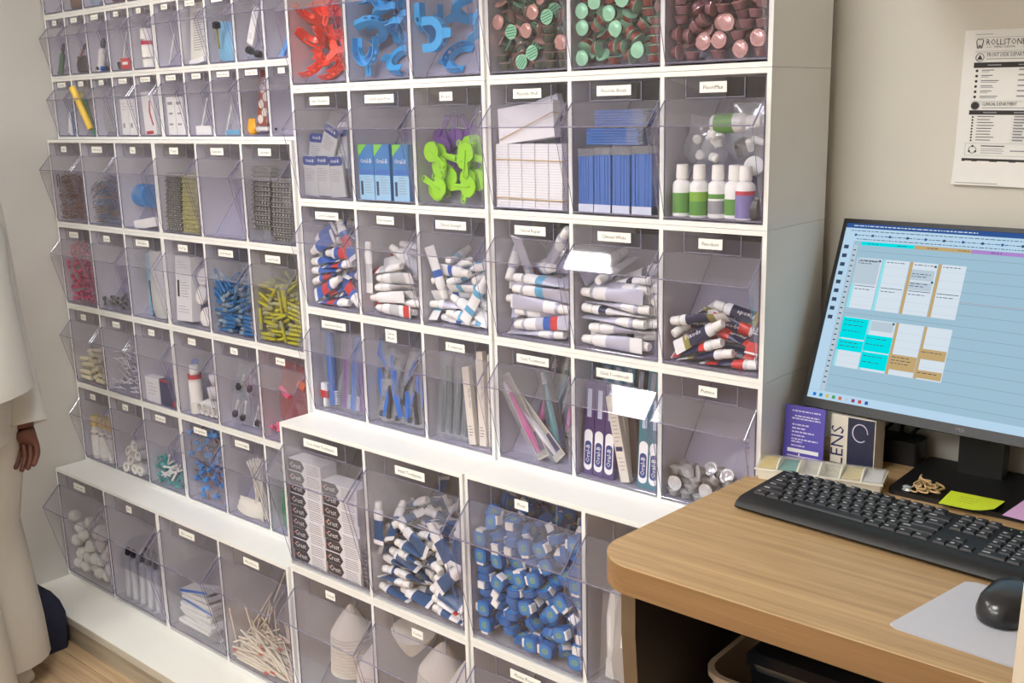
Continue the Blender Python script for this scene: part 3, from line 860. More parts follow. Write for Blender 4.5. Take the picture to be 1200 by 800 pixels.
# resting poses of the heaped goods, eight numbers each: position in 1/100 inch, quaternion in 1/60, which kind
POSES = {
 'c1r0b0': [99,74,94,60,0,0,-60,0,189,77,121,60,42,60,42,0,422,74,94,31,0,0,-60,0,541,74,94,60,0,0,-9,0,663,74,94,31,0,0,60,0,46,177,216,-9,60,-9,60,0,173,146,176,3,9,60,-21,0,293,48,121,60,60,-28,28,1,530,74,154,10,0,0,-60,0,659,74,154,31,0,0,-60,0,
75,75,154,-29,0,0,-60,0,202,199,248,36,-60,46,-57,0,308,108,130,10,10,60,-60,0,458,168,162,41,20,29,-60,0,663,48,240,60,60,31,-31,0,135,100,245,60,19,-30,18,1,267,77,208,5,60,21,13,0,285,196,197,60,29,-15,31,1,511,76,214,60,0,0,-35,0,
81,80,277,-43,4,42,-60,0,251,76,267,13,54,60,12,0,359,154,234,42,32,-10,60,1,517,74,276,60,0,1,10,0,594,174,170,17,8,-29,60,0,126,230,286,24,60,15,22,1,272,248,308,22,60,-13,0,0,406,126,266,24,25,-15,60,0,396,48,180,10,10,60,-60,1,
605,150,236,60,29,22,-45,1,391,232,288,22,59,60,-22,0,514,229,240,18,9,29,-60,0,692,79,352,60,19,60,19,0,75,136,342,21,60,25,-9,0,207,274,404,60,33,11,-28,0,392,269,335,22,60,-60,22,0,519,77,336,-19,1,0,60,0,606,104,331,-27,60,8,54,1,
201,168,365,16,16,60,-60,0,431,74,348,-58,10,-60,9,0,552,257,321,6,41,60,-26,0,72,162,398,21,60,44,-15,0,203,108,340,4,4,60,-60,0,317,143,347,46,22,-31,60,1,452,196,354,56,55,10,60,1,663,188,337,24,31,60,-46,0,75,336,419,11,31,60,-21,0,
135,237,447,31,-60,27,-24,0,344,48,340,0,0,60,-60,0,551,191,386,53,12,-35,60,0,639,74,437,46,60,60,46,0,74,48,416,60,60,-15,15,0,322,248,416,15,45,60,-9,0,539,48,422,60,60,-9,9,1,158,78,445,42,43,32,60,0,200,48,339,3,3,60,-60,1,311,275,469,15,60,19,1,0,
484,135,430,33,39,21,60,0,662,163,446,22,32,60,-48,0,46,224,458,-60,1,-60,1,0,214,203,481,-60,10,-38,48,0,75,326,503,11,31,60,-21,0,259,78,414,19,-20,5,-60,0,380,143,430,60,-16,10,-4,0,72,139,501,0,0,22,-60,0,504,194,501,24,31,-60,21,0,
664,77,529,20,2,1,60,0,75,229,564,2,7,60,-21,0,300,186,514,46,11,42,-60,1,413,156,514,24,42,60,35,0,555,118,480,13,8,60,-36,1,662,74,589,-31,2,-1,60,0,408,49,464,9,8,60,-60,0,464,216,582,0,1,60,-22,0,580,252,542,7,30,-18,60,0,72,83,537,19,6,20,-60,0,
322,75,494,33,30,60,18,0,486,318,564,15,-6,-26,60,1,482,413,520,22,60,-7,11,1,375,142,572,2,60,22,33,0,443,264,622,23,60,2,0,0,229,78,507,60,4,17,21,1,364,455,529,60,29,-7,14,1,662,74,649,-60,0,-2,10,0,147,74,595,60,11,22,31,1,294,107,569,33,44,60,26,1,
215,74,615,31,-22,11,-60,0,323,241,620,23,38,60,11,1,430,310,660,22,60,-48,19,0,559,140,598,60,2,28,18,0,333,75,647,60,8,13,31,0,482,65,553,60,43,-17,9,0,659,192,613,60,8,3,28,1,85,80,658,30,14,60,-5,1,164,188,594,60,14,60,14,1,258,182,650,7,-60,26,-23,0,
459,82,635,10,60,15,2,0,543,260,655,20,39,-14,60,1,458,140,682,-2,16,-60,12,0,153,130,700,22,-6,-60,42,0,259,76,701,-38,14,-60,9,0,662,74,709,60,1,2,31,1,569,158,686,-60,17,-29,29,1,666,160,702,60,60,-19,19,0,356,80,703,2,13,0,60,0,
369,203,692,60,20,27,4,0,259,180,750,39,5,-15,60,0,423,374,716,-14,14,-60,21,0,663,48,795,28,28,60,-60,0,421,188,751,18,-35,31,-60,0,46,140,731,45,60,45,60,0,283,275,805,15,4,-13,60,1,364,78,766,-60,4,-14,19,0,477,48,738,60,60,-34,34,0,
632,137,781,-18,9,3,-60,0,249,75,826,60,18,38,29,0,349,75,839,31,14,6,60,0,512,108,781,52,60,16,-18,0,164,171,822,9,-28,60,-32,1,469,79,855,60,5,-10,-15,0,90,81,793,60,12,19,-34,0,199,76,793,60,16,38,26,0,363,193,853,29,33,26,60,0,
529,205,764,21,-11,60,-26,1,333,469,686,-3,23,17,60,0,662,305,756,60,26,13,-32,0,511,394,773,-60,31,-7,39,0,170,296,795,-33,60,-27,31,0,438,306,777,52,6,31,-60,0,],
 'c1r0b1': [76,48,120,31,31,-60,60,0,187,140,126,60,29,5,-10,0,323,74,94,60,0,0,60,0,446,80,120,-44,60,-44,60,0,651,74,94,10,0,0,60,0,72,135,129,44,23,-32,60,0,164,74,183,-60,10,-60,10,0,386,77,180,60,44,60,43,0,557,141,174,-7,49,-60,36,0,660,75,154,-60,0,0,32,0,
75,83,211,4,10,-60,22,0,241,161,195,-60,10,-28,-23,0,326,77,180,60,44,60,43,0,542,48,152,60,60,-40,40,0,663,76,214,60,0,0,12,0,74,142,240,22,60,14,-5,0,274,234,246,60,29,7,-14,0,422,184,224,60,-10,60,-11,0,500,74,236,-4,60,-9,24,0,
666,191,191,0,0,-29,60,0,75,54,326,10,10,-60,60,0,188,144,278,18,19,16,-60,0,281,112,288,60,4,37,-15,0,456,77,276,25,21,60,9,0,660,76,274,60,0,0,-6,0,170,77,333,60,12,37,19,0,222,74,376,-60,16,-31,31,0,360,48,303,60,60,49,-49,0,543,91,315,56,15,33,60,0,
550,191,233,29,53,60,-10,0,46,227,282,29,60,29,60,0,160,236,248,60,29,-12,25,0,362,180,225,20,60,19,60,0,464,235,294,-60,13,-26,-16,0,622,232,291,24,60,-23,-3,0,97,277,344,44,-42,6,-60,0,226,197,338,26,60,0,-8,0,369,252,316,58,46,60,38,0,
593,172,358,57,28,29,-60,0,663,74,334,60,0,0,-60,0,73,149,345,60,11,9,-46,0,285,303,334,60,29,-12,25,0,375,136,331,32,60,-5,13,0,547,268,332,-9,60,-42,44,0,692,74,423,10,60,10,60,0,72,143,407,19,4,11,-60,0,287,263,382,16,8,-29,60,0,
357,322,406,60,-4,34,33,0,458,285,354,60,-32,9,-39,0,295,228,439,-2,1,26,-60,0,333,160,389,31,60,-9,15,0,606,80,394,44,0,0,-60,0,76,48,438,60,60,10,-10,0,193,136,431,20,11,60,-30,0,512,349,394,4,2,-29,60,0,176,248,419,4,60,18,18,0,
260,383,436,6,3,-29,60,0,602,74,454,60,0,0,60,0,75,141,470,60,11,-2,10,0,308,49,407,23,22,-60,59,0,390,151,459,-15,17,-15,60,0,520,187,411,-8,60,-43,43,0,72,235,454,53,60,-19,17,0,280,196,492,60,26,-1,0,0,433,83,379,51,29,6,60,0,459,250,445,13,11,-18,60,0,
250,302,488,1,51,-57,60,0,162,213,520,4,-60,-3,-60,0,666,77,514,60,0,0,20,0,134,331,508,43,-40,60,-10,0,184,48,493,60,60,25,-25,0,418,48,491,5,5,60,-60,0,605,190,492,15,60,23,25,0,302,77,494,21,6,-2,-60,0,494,74,449,39,60,60,39,0,666,81,574,20,0,0,60,0,
75,78,528,-60,0,-4,19,0,547,80,530,-60,6,-7,18,0,75,194,547,-9,0,1,60,0,241,278,571,60,10,0,-1,0,528,276,514,18,60,18,-32,0,240,130,550,40,-7,-11,60,0,418,354,552,60,47,31,-19,0,494,179,502,8,60,47,23,0,663,189,649,10,5,-28,60,0,84,75,588,10,3,0,60,0,
195,226,617,60,10,-5,32,0,357,247,561,20,-60,46,-20,0,447,146,537,2,-60,-14,-20,0,208,80,596,15,11,2,-60,0,341,74,564,60,6,-6,-60,0,426,155,598,11,60,56,24,0,663,74,634,-31,0,0,60,0,46,167,663,-44,60,-44,60,0,106,186,634,-60,45,-60,45,0,
326,76,622,60,0,-6,4,0,451,51,599,24,25,60,-60,0,46,274,628,60,-43,60,-43,0,152,54,666,54,60,20,-16,0,557,136,584,60,-4,8,-11,0,663,74,694,10,0,0,60,0,509,334,713,4,60,-43,48,0,46,74,731,60,31,60,31,0,552,255,603,-32,14,-6,60,0,279,161,689,4,-44,-15,-60,0,
146,301,636,27,60,-23,40,0,260,276,671,38,21,28,60,0,321,195,607,18,18,60,11,0,192,115,688,52,60,44,-38,0,548,50,660,58,60,-19,19,0,443,304,622,34,29,-38,60,0,573,148,668,60,55,-8,-41,0,98,390,669,24,60,17,-11,0,413,152,662,10,-60,13,-17,0,
664,189,739,60,15,1,1,0,106,132,734,17,-60,17,-60,0,215,386,690,60,15,3,-15,0,376,268,681,23,26,4,-60,0,],
 'c1r0b2': [46,74,123,-10,60,-10,60,0,166,74,94,10,0,0,-60,0,358,74,94,-10,0,0,60,0,538,48,120,60,60,60,-60,0,663,74,94,60,0,0,-60,0,110,106,228,6,60,12,54,0,195,129,165,18,14,13,60,0,386,48,182,5,5,60,-60,0,488,136,126,12,4,30,-60,0,594,137,167,60,34,9,38,0,
75,180,178,60,29,-29,60,0,273,48,177,60,60,-52,52,0,336,141,174,27,60,23,17,0,498,77,204,0,3,0,-60,0,690,147,177,59,30,60,28,0,46,77,238,60,-20,60,-20,0,252,134,235,60,25,-42,56,0,415,167,208,11,-34,-10,-60,0,505,209,214,60,29,-17,34,0,
657,48,180,60,60,31,-31,0,75,213,262,21,60,-9,3,0,271,199,202,11,5,29,-60,0,438,48,285,60,60,26,-26,0,553,78,269,44,1,-1,-60,0,666,77,266,44,0,0,-60,0,92,264,331,60,42,60,42,0,185,75,278,-60,16,-33,29,0,368,106,296,47,60,8,16,0,481,176,272,60,28,-1,1,0,
631,206,257,48,-15,60,-20,0,186,196,288,2,-12,60,-18,0,334,257,275,60,29,14,-29,0,449,256,320,22,60,-28,11,0,666,296,325,0,0,-29,60,0,74,89,324,-60,0,0,51,0,208,260,326,18,60,-50,20,0,342,160,303,40,60,-10,30,0,574,250,310,-53,30,-60,31,0,
614,81,332,60,0,4,-40,0,74,194,387,52,24,-27,60,0,233,77,313,44,33,24,60,0,350,218,374,26,60,48,-16,0,446,296,368,10,31,60,-21,0,662,187,339,60,0,5,0,0,85,77,384,43,0,0,-60,0,189,176,399,60,44,37,-52,0,330,328,366,60,29,-1,3,0,501,127,344,18,1,-11,60,0,
664,338,427,60,7,1,-5,0,134,264,453,60,20,49,-38,0,295,74,387,26,-60,31,-50,0,446,212,435,60,49,0,54,0,452,333,415,3,10,60,-21,0,661,78,392,60,7,-1,60,0,218,297,374,19,60,-41,17,0,383,84,380,60,2,7,-44,0,530,227,407,-39,60,-40,22,0,
692,74,481,60,60,60,60,0,75,74,444,60,0,0,10,0,204,77,397,18,44,60,12,0,333,294,425,60,28,8,-20,0,661,222,400,46,6,4,60,0,77,184,483,60,34,-12,13,0,330,172,447,60,23,-20,25,0,554,366,512,60,29,-10,20,0,577,304,416,42,14,60,43,0,225,217,469,37,9,18,60,0,
352,396,454,60,29,-10,20,0,536,242,532,60,25,37,-43,0,337,243,499,22,60,29,-13,0,574,159,441,4,28,-31,60,0,115,293,564,60,-37,51,-27,0,502,80,392,60,9,-8,31,0,481,80,454,9,-1,-10,60,0,602,81,477,13,60,30,-4,0,172,77,521,46,40,60,30,0,
370,103,480,60,35,11,-31,0,259,48,504,60,60,-1,1,0,571,308,580,24,60,-16,-10,0,692,103,589,31,60,31,60,0,178,187,555,-14,60,-22,32,0,269,137,530,60,1,18,6,0,453,360,503,51,-7,60,5,0,482,48,541,27,27,-60,60,0,342,330,509,1,-11,-60,22,0,
72,77,504,60,0,0,-44,0,366,48,554,45,45,-60,60,0,566,142,559,21,-54,23,-60,0,498,139,556,-52,46,-60,47,0,591,48,581,12,12,60,-60,0,660,175,660,34,59,60,-45,0,56,280,552,16,53,26,60,0,349,167,582,60,51,28,-27,0,578,377,646,-36,38,-60,36,0,
140,78,608,14,40,60,6,0,439,150,568,32,60,29,53,0,627,135,549,60,-30,58,-36,0,77,170,578,8,6,31,-60,0,604,298,685,3,2,-42,60,0,46,74,593,60,31,60,31,0,265,77,607,-44,17,-13,60,0,361,262,604,60,-31,53,-29,0,516,77,654,50,0,60,0,0,133,395,599,21,60,-44,17,0,
457,74,660,50,31,60,26,0,534,211,648,26,51,48,60,0,78,98,684,49,17,26,60,0,261,184,665,60,30,56,34,0,339,359,666,-9,36,-3,60,0,503,356,632,46,25,60,7,0,613,76,668,-24,12,-5,60,0,364,85,643,-50,3,-14,-60,0,467,191,676,60,22,60,38,0,
135,223,659,-21,15,-60,58,0,347,226,683,3,-1,-9,60,0,438,301,660,35,44,60,32,0,82,269,673,55,39,60,-26,0,271,75,721,57,-23,22,-60,0,380,149,721,53,18,-19,60,0,665,48,740,40,40,60,-60,0,317,255,757,11,5,60,1,0,502,335,728,24,11,6,60,0,
664,109,762,13,13,-60,59,0,173,138,704,16,-60,31,-20,0,326,143,792,38,2,-23,60,0,607,221,742,4,60,2,33,0,161,370,715,46,-37,60,-20,0,411,310,747,27,60,50,38,0,336,48,779,60,60,-26,26,0,233,437,786,60,29,-16,33,0,430,77,778,38,45,60,29,0,
515,81,741,60,0,5,0,0,664,48,854,25,25,-60,60,0,70,354,741,51,17,60,40,0,184,258,727,60,-1,18,37,0,430,401,688,60,57,-1,26,0,537,76,798,26,-5,3,-60,0,77,251,778,60,16,12,-17,0,128,139,747,6,60,30,26,0,213,158,783,60,-32,17,-54,0,549,195,765,-32,37,-60,23,0,
56,641,810,56,46,54,60,0,430,528,719,2,1,29,-60,0,358,234,854,-60,1,-39,54,0,449,330,854,26,57,60,43,0,312,561,707,-28,20,-60,26,0,662,526,808,60,19,13,-33,0,170,604,761,60,-28,39,-24,0,432,427,784,19,60,56,2,0,],
 'c1r2b0': [374,142,162,56,45,-49,60,2,362,73,94,1,-60,-59,-5,0,314,217,221,55,30,-26,60,0,426,109,261,42,-60,50,48,0,422,50,180,53,-60,56,42,1,320,207,288,60,20,14,-36,2,638,250,338,60,38,1,-6,2,331,162,330,10,-56,-60,-17,1,44,401,499,31,-57,27,-60,0,
410,46,321,58,53,60,-56,0,320,110,365,53,22,-26,60,0,392,239,392,2,49,-60,15,2,415,62,419,41,60,-58,39,2,266,305,453,60,-3,-29,-37,0,365,274,466,46,-38,-60,-29,0,425,68,515,13,-60,59,14,2,308,195,479,60,35,44,-43,0,493,156,747,13,-36,-47,-60,0,
162,189,614,60,-32,6,1,0,546,305,576,60,11,-5,12,2,65,211,722,30,-60,-26,43,0,346,279,575,60,-34,42,32,2,339,337,609,30,31,-60,22,0,308,200,583,24,60,30,-33,1,519,541,671,1,51,47,-60,0,396,360,650,34,-16,-12,-60,1,],
 'c1r2b1': [343,97,119,55,59,55,-60,2,314,46,119,59,54,-60,56,2,342,159,157,60,43,39,-54,1,694,257,326,60,25,58,29,2,380,223,244,60,46,41,-51,0,346,258,316,33,56,60,-21,2,384,157,252,24,-60,-60,-32,2,382,69,212,59,-12,11,60,2,424,170,341,24,60,57,-18,0,
314,75,280,58,3,3,-60,0,313,72,341,4,60,-59,2,1,347,304,366,38,59,-60,55,2,357,73,392,59,-4,-3,-60,0,318,198,386,60,0,-8,-56,2,323,140,455,58,24,-26,60,1,326,278,447,20,-55,-60,-31,0,329,126,517,12,-60,-52,-14,0,313,220,464,54,19,-30,60,0,
314,48,474,60,51,-55,58,0,664,307,548,1,2,11,-60,1,329,363,501,12,47,60,-4,2,650,314,608,7,-60,-3,-3,2,51,318,638,60,9,41,5,0,307,412,571,60,41,17,-55,1,312,244,547,0,-60,-44,-8,1,351,503,590,14,-33,-60,-33,1,168,314,616,2,3,6,-60,0,
],
 'c1r2b2': [491,73,91,1,60,59,4,2,310,70,120,59,8,-5,-60,0,422,163,150,60,33,-24,57,1,238,72,165,4,-60,-60,-25,1,256,202,234,6,58,60,-6,1,496,134,259,60,14,1,59,2,486,320,360,60,43,-38,55,0,257,50,257,60,48,22,-39,0,252,255,296,18,-57,-60,-17,1,
453,257,373,23,-60,53,29,0,457,194,325,37,47,60,-46,2,502,228,406,55,34,-14,60,0,247,72,370,60,-29,18,60,0,140,220,341,14,-2,-15,60,0,671,181,344,6,2,-60,-27,1,],
 'c1r3b2': [69,68,91,10,0,0,-60,0,173,70,91,60,0,0,-53,0,276,68,91,-31,0,0,-60,0,380,70,91,60,0,0,-15,0,481,75,115,46,2,60,-36,0,43,142,162,7,-60,7,-60,0,211,70,145,60,0,0,36,0,264,161,148,60,29,-29,59,0,349,45,168,31,31,60,-60,0,551,76,174,60,6,42,32,0,
122,155,141,53,26,29,-60,0,247,71,198,-60,0,0,43,0,337,168,195,-60,1,-36,-45,0,418,125,140,-60,31,-6,38,0,582,74,238,-60,42,-24,49,0,89,56,168,28,32,-58,60,0,204,172,205,31,10,60,-12,0,370,212,255,34,60,33,29,0,381,85,236,-2,16,15,60,0,
487,109,215,-9,33,-60,29,0,69,102,244,31,-1,-2,-60,0,154,75,257,60,18,30,15,0,270,239,248,6,3,29,-60,0,453,186,180,55,27,-29,60,0,555,188,221,15,-16,60,-24,0,43,205,245,-13,60,-13,60,0,133,198,236,56,28,60,21,0,278,81,276,40,60,6,-45,0,
443,170,247,33,16,-29,60,0,619,102,270,10,-37,-7,-60,0,646,237,245,60,29,-9,19,0,],
 'c1u0': [109,52,177,0,0,60,0,0,430,117,137,60,-57,32,-33,0,585,52,166,60,0,-60,0,0,740,52,166,0,-60,0,60,0,1029,60,166,3,-60,-3,-60,0,106,154,190,0,60,-60,0,0,349,96,201,60,-59,-1,-1,0,599,123,177,60,0,0,1,0,860,192,202,35,-40,5,-60,0,882,117,183,24,-7,17,-60,0,
303,96,268,1,-1,59,60,0,586,98,328,60,-56,27,26,0,728,237,196,60,-22,28,-13,0,94,52,322,0,60,0,-60,0,293,228,177,20,56,-21,-60,0,558,233,185,1,3,-21,-60,0,744,97,275,17,-47,21,-60,0,182,182,223,58,-38,44,60,0,525,194,308,38,48,-1,-60,0,
737,218,294,50,-36,-60,24,0,300,253,286,55,60,2,-1,0,442,323,295,6,-2,60,-21,0,729,181,353,60,-32,-3,-8,0,1043,96,268,60,60,0,0,0,83,131,345,0,0,60,0,0,372,89,339,57,60,-57,-56,0,852,301,268,60,-21,30,-10,0,1076,96,369,60,60,-60,60,0,
226,102,400,14,11,-55,60,0,541,55,463,1,-49,1,-60,0,684,145,405,60,-22,37,-33,0,882,186,346,48,-60,-3,-16,0,83,111,457,0,0,-60,-60,0,378,132,408,60,-58,3,-5,0,806,52,501,0,21,0,60,0,162,377,579,21,60,21,60,0,747,333,369,49,-37,-60,24,0,
888,52,349,60,0,46,0,0,553,133,477,60,6,35,5,0,900,52,611,29,0,60,0,0,982,92,467,6,17,-21,60,0,226,100,475,13,12,-55,60,0,569,284,368,29,-60,14,-32,0,1031,205,447,59,12,-60,-8,0,83,96,526,60,60,0,0,0,385,96,476,60,-59,-1,-1,0,635,188,539,17,-60,-1,45,0,
809,191,485,60,-42,-12,-7,0,85,255,561,60,-29,0,0,0,860,253,443,34,60,-7,9,0,244,156,538,36,-60,55,-38,0,325,377,633,51,37,-60,-17,0,1042,185,548,43,60,0,0,0,94,88,597,59,60,59,60,0,564,92,598,32,60,-45,-43,0,850,363,566,7,-2,60,-21,0,
91,96,665,0,0,59,60,0,409,88,549,60,-54,54,-57,0,783,129,566,40,15,-60,-1,0,262,53,592,60,0,14,0,0,724,266,574,54,-27,60,-46,0,1037,107,639,10,-60,7,1,0,99,235,732,33,54,22,60,0,220,261,640,60,24,3,-29,0,466,531,557,13,37,-21,-60,0,
708,252,641,45,-21,60,-44,0,337,124,648,3,-55,4,-60,0,657,234,699,60,-40,-11,-1,0,83,52,777,0,0,60,0,0,712,93,646,60,-28,43,-38,0,894,179,577,34,31,-44,60,0,630,52,727,44,0,-60,0,0,99,161,774,27,60,-30,-57,0,97,161,863,57,-29,-60,26,0,
357,252,674,25,35,29,60,0,822,228,718,59,-29,-60,38,0,247,64,780,2,-3,-3,60,0,488,52,690,0,-10,0,60,0,1043,52,792,0,-60,0,0,0,329,180,764,6,-3,60,10,0,429,109,794,12,-60,6,-60,0,431,222,806,60,13,9,-50,0,812,115,746,60,-41,13,-1,0,
760,373,772,8,-19,49,60,0,907,102,806,60,-40,2,1,0,239,101,896,54,60,-4,2,0,378,97,901,57,60,0,0,0,595,96,861,6,-6,60,60,0,624,120,764,48,0,-60,0,0,920,250,858,18,-60,60,18,0,84,210,961,1,1,31,-60,0,395,87,969,57,60,-57,-59,0,659,230,775,60,-33,50,-39,0,
759,55,871,35,-1,-60,-1,0,94,418,953,5,60,-5,-60,0,549,52,966,0,-60,0,-6,0,753,165,886,7,-60,-19,45,0,386,540,892,19,-7,-60,21,0,763,353,849,3,32,-54,-60,0,57,297,1023,29,-60,-60,-34,0,298,720,901,36,-60,3,-36,0,115,496,995,10,0,-60,1,0,
394,646,862,34,-53,-20,60,0,740,165,1002,60,-27,51,-37,0,1033,88,904,60,54,60,54,0,234,102,984,10,-14,53,60,0,599,724,851,60,13,-48,-39,0,708,52,997,60,0,35,0,0,83,55,932,60,0,0,0,0,556,689,808,60,13,-48,-39,0,211,669,971,9,-60,38,40,0,
91,739,893,7,-60,43,42,0,550,511,862,16,-60,59,40,0,100,629,982,60,4,-51,36,0,437,796,888,7,-2,60,-21,0,506,228,942,34,60,-11,19,0,1043,98,1018,60,-26,0,0,0,520,798,1046,50,20,-60,-31,0,334,256,949,60,-36,31,44,0,465,446,943,22,-60,31,-35,0,
436,705,951,1,-60,-25,-30,0,1031,52,1121,60,0,-60,0,0,380,123,1039,8,9,-57,-60,0,597,828,929,13,-5,-60,21,0,734,355,983,28,-26,-60,-33,0,233,933,1059,20,-7,60,-21,0,160,560,1091,14,3,-48,60,0,332,551,995,56,-60,-50,1,0,453,309,1006,46,20,-60,-6,0,
91,195,1100,44,-42,60,7,0,197,272,1027,1,23,-43,-60,0,497,171,1049,45,60,53,-23,0,866,116,952,60,24,10,-56,0,1032,168,1126,54,-60,54,-60,0,201,73,1086,60,-7,39,-11,0,380,107,1107,57,60,5,5,0,573,354,1027,23,21,-29,60,0,923,99,1009,60,4,-10,-60,0,
64,408,1124,60,-18,17,54,0,690,454,892,16,20,1,-60,0,546,600,935,6,1,32,-60,0,831,762,961,60,-19,-11,16,0,87,810,976,2,-4,60,29,0,238,452,1055,31,60,57,-52,0,649,700,977,60,38,-30,-17,0,867,670,1001,0,-57,-60,54,0,860,975,1112,13,36,21,60,0,
272,788,988,4,11,-21,-60,0,833,94,1102,40,-60,-57,48,0,1076,584,892,21,60,-60,21,0,516,507,1024,22,60,-12,-8,0,859,373,1061,60,40,-25,60,0,482,660,1009,40,55,7,-60,0,537,978,1116,21,60,19,55,0,],
 'c2r0b0': [406,184,197,58,29,28,-60,0,202,132,233,60,30,27,-59,0,543,361,415,29,-60,-59,-29,0,503,157,337,28,-60,5,12,0,158,182,419,0,0,60,-19,0,235,509,605,60,29,19,-38,0,235,354,517,60,29,29,-60,0,499,180,485,26,3,33,-60,0,688,207,658,60,-1,-60,1,0,
459,52,677,11,11,-60,60,0,158,170,627,60,-24,0,0,0,564,614,796,1,-3,-60,-37,0,194,360,707,60,-11,11,60,0,477,120,729,60,-60,60,60,0,],
 'c2r0b1': [160,58,240,1,-1,-60,60,0,378,198,206,27,-56,60,29,0,466,155,441,20,60,-58,15,0,282,378,437,27,-56,60,29,0,544,194,491,20,59,-60,16,0,193,188,484,60,-8,-29,-53,0,194,234,542,53,-28,8,60,0,204,483,646,55,18,-19,60,0,418,419,681,37,11,19,-60,0,
232,343,719,43,15,-26,60,0,688,301,710,60,19,60,19,0,620,226,740,36,-60,-36,60,0,212,308,778,24,-60,-10,-6,0,368,52,728,60,60,-60,60,0,200,120,820,60,60,56,-56,0,391,567,860,60,-19,33,57,0,479,303,851,60,-16,48,-40,0,],
 'c2r0b2': [263,190,197,60,29,-29,60,0,581,225,417,44,-41,-6,60,0,50,160,461,60,-60,-60,60,0,260,52,373,60,-60,-60,-60,0,262,328,549,54,-29,10,60,0,],
 'c2r1b2': [161,42,198,-39,-38,-58,60,0,481,42,198,-60,-55,-53,57,0,172,42,437,57,60,-27,26,0,513,42,416,-60,-58,-1,1,0,167,72,191,16,19,-60,52,0,486,72,213,-60,-58,-8,9,0,177,72,400,-9,-9,-60,58,0,546,72,444,60,57,-43,45,0,227,102,259,-55,-47,-52,60,0,
539,102,236,-60,-55,-41,45,0,218,102,439,57,60,-49,47,0,473,102,449,20,19,-57,60,0,212,132,249,-52,-60,-4,4,0,549,132,245,60,56,-35,37,0,210,132,463,57,60,-18,17,1,485,132,489,-41,-42,-60,58,0,168,162,260,-27,-30,-60,53,0,549,162,260,-60,-59,-43,43,0,
196,162,480,59,60,-23,23,1,478,162,494,60,53,-37,42,0,187,192,295,4,5,-60,54,0,510,192,295,25,24,-56,60,0,209,192,470,60,52,-19,22,1,481,192,476,-56,-60,-5,5,0,120,190,620,11,9,-50,60,1,250,210,630,-5,-4,-50,60,1,380,230,640,-22,-18,-50,60,1,
],
 'c2r2b0': [317,79,97,5,-60,-59,-8,1,453,170,171,58,20,18,-60,0,514,183,257,60,24,5,-41,0,231,111,200,47,-60,39,31,1,528,90,223,47,-60,-28,-23,1,505,297,323,19,-45,-60,-33,1,245,52,234,60,48,25,-39,1,435,206,307,52,-3,-19,60,0,235,265,302,60,36,14,-36,1,
223,166,294,60,14,-11,-51,0,556,230,415,60,12,2,-7,1,669,234,441,4,-19,12,-60,0,232,83,335,20,-60,51,0,1,224,302,389,7,-60,44,-15,1,362,211,437,53,-18,-4,60,1,78,263,486,1,1,-60,-30,0,237,77,394,57,7,-14,60,0,410,78,456,7,-60,-60,-14,1,
237,78,479,57,4,-11,60,0,512,266,532,60,3,-17,-44,1,226,238,488,60,32,39,-29,1,502,127,581,57,-52,60,53,1,229,268,580,7,60,-40,19,1,564,427,544,9,-60,43,-34,1,246,192,520,40,-34,-60,-42,0,470,178,647,22,51,-60,15,1,473,66,568,53,42,-45,60,1,
232,400,600,60,-1,-21,54,0,552,46,686,17,-15,60,54,1,510,295,620,13,9,-60,14,1,237,512,652,60,-18,32,54,0,246,123,643,52,31,15,-60,1,601,238,672,60,-8,15,7,1,227,46,637,37,33,-60,54,0,205,181,725,60,-23,13,27,1,134,454,725,60,29,-15,8,0,
326,326,683,60,37,20,-55,0,237,267,714,60,-14,20,40,0,240,250,790,60,0,-4,-35,1,404,550,700,60,-19,33,55,0,229,86,721,60,-42,33,35,0,],
 'c2r2b1': [369,115,106,19,-60,-54,-22,1,368,43,116,60,-55,59,54,1,295,45,220,60,-57,55,49,2,432,194,188,26,-60,-50,-27,0,476,92,180,7,60,51,-3,0,315,188,242,30,-60,-54,-41,2,67,230,286,60,35,-8,-4,1,391,98,234,60,-27,22,47,0,375,260,278,49,18,22,-60,1,
262,134,313,27,50,-60,32,2,370,72,311,12,60,-57,18,0,413,322,353,25,-60,-44,-22,1,287,178,346,60,-16,24,58,0,396,49,396,60,-43,40,54,0,447,213,342,60,-12,24,45,2,474,106,420,15,54,-60,14,0,330,284,412,60,-4,21,42,2,250,228,432,49,48,9,-60,1,
503,219,412,60,-6,37,53,2,254,336,539,60,22,19,-32,2,255,86,466,55,24,11,-60,1,478,218,535,60,-26,-21,-46,0,68,46,465,60,57,-5,-4,0,259,409,603,22,43,60,1,1,515,134,538,60,55,-6,59,0,233,477,579,60,45,42,-18,0,454,282,538,17,28,60,-22,0,
430,356,627,2,-60,50,10,0,417,318,564,21,60,-35,20,0,],
 'c2r2b2': [264,180,174,23,-60,-54,-24,1,68,184,255,60,27,-3,0,0,351,112,99,13,-60,60,14,1,566,44,305,18,-15,-60,-56,0,460,80,134,56,28,-19,60,0,481,88,208,13,-52,60,36,1,261,115,223,16,-60,46,18,2,458,231,235,21,-48,60,32,0,240,253,386,38,-25,-60,-34,2,
531,267,317,23,9,22,-60,0,175,274,316,60,25,-2,-18,2,649,243,358,17,-60,-4,-4,1,254,429,528,5,-60,50,-14,1,142,45,490,11,6,60,-56,1,257,151,302,60,-24,-37,-48,1,344,217,393,60,13,13,-39,1,476,105,375,26,51,60,-20,0,212,219,454,26,-6,-5,60,0,
477,184,408,60,20,21,-47,2,607,260,499,6,-60,8,-2,0,427,167,482,11,-60,38,-4,0,41,336,529,60,13,-59,-18,0,455,149,538,3,60,40,8,1,275,75,513,46,60,55,-51,1,295,341,525,15,49,60,-3,0,269,152,533,49,10,-10,-60,2,186,254,566,3,60,13,12,0,
],
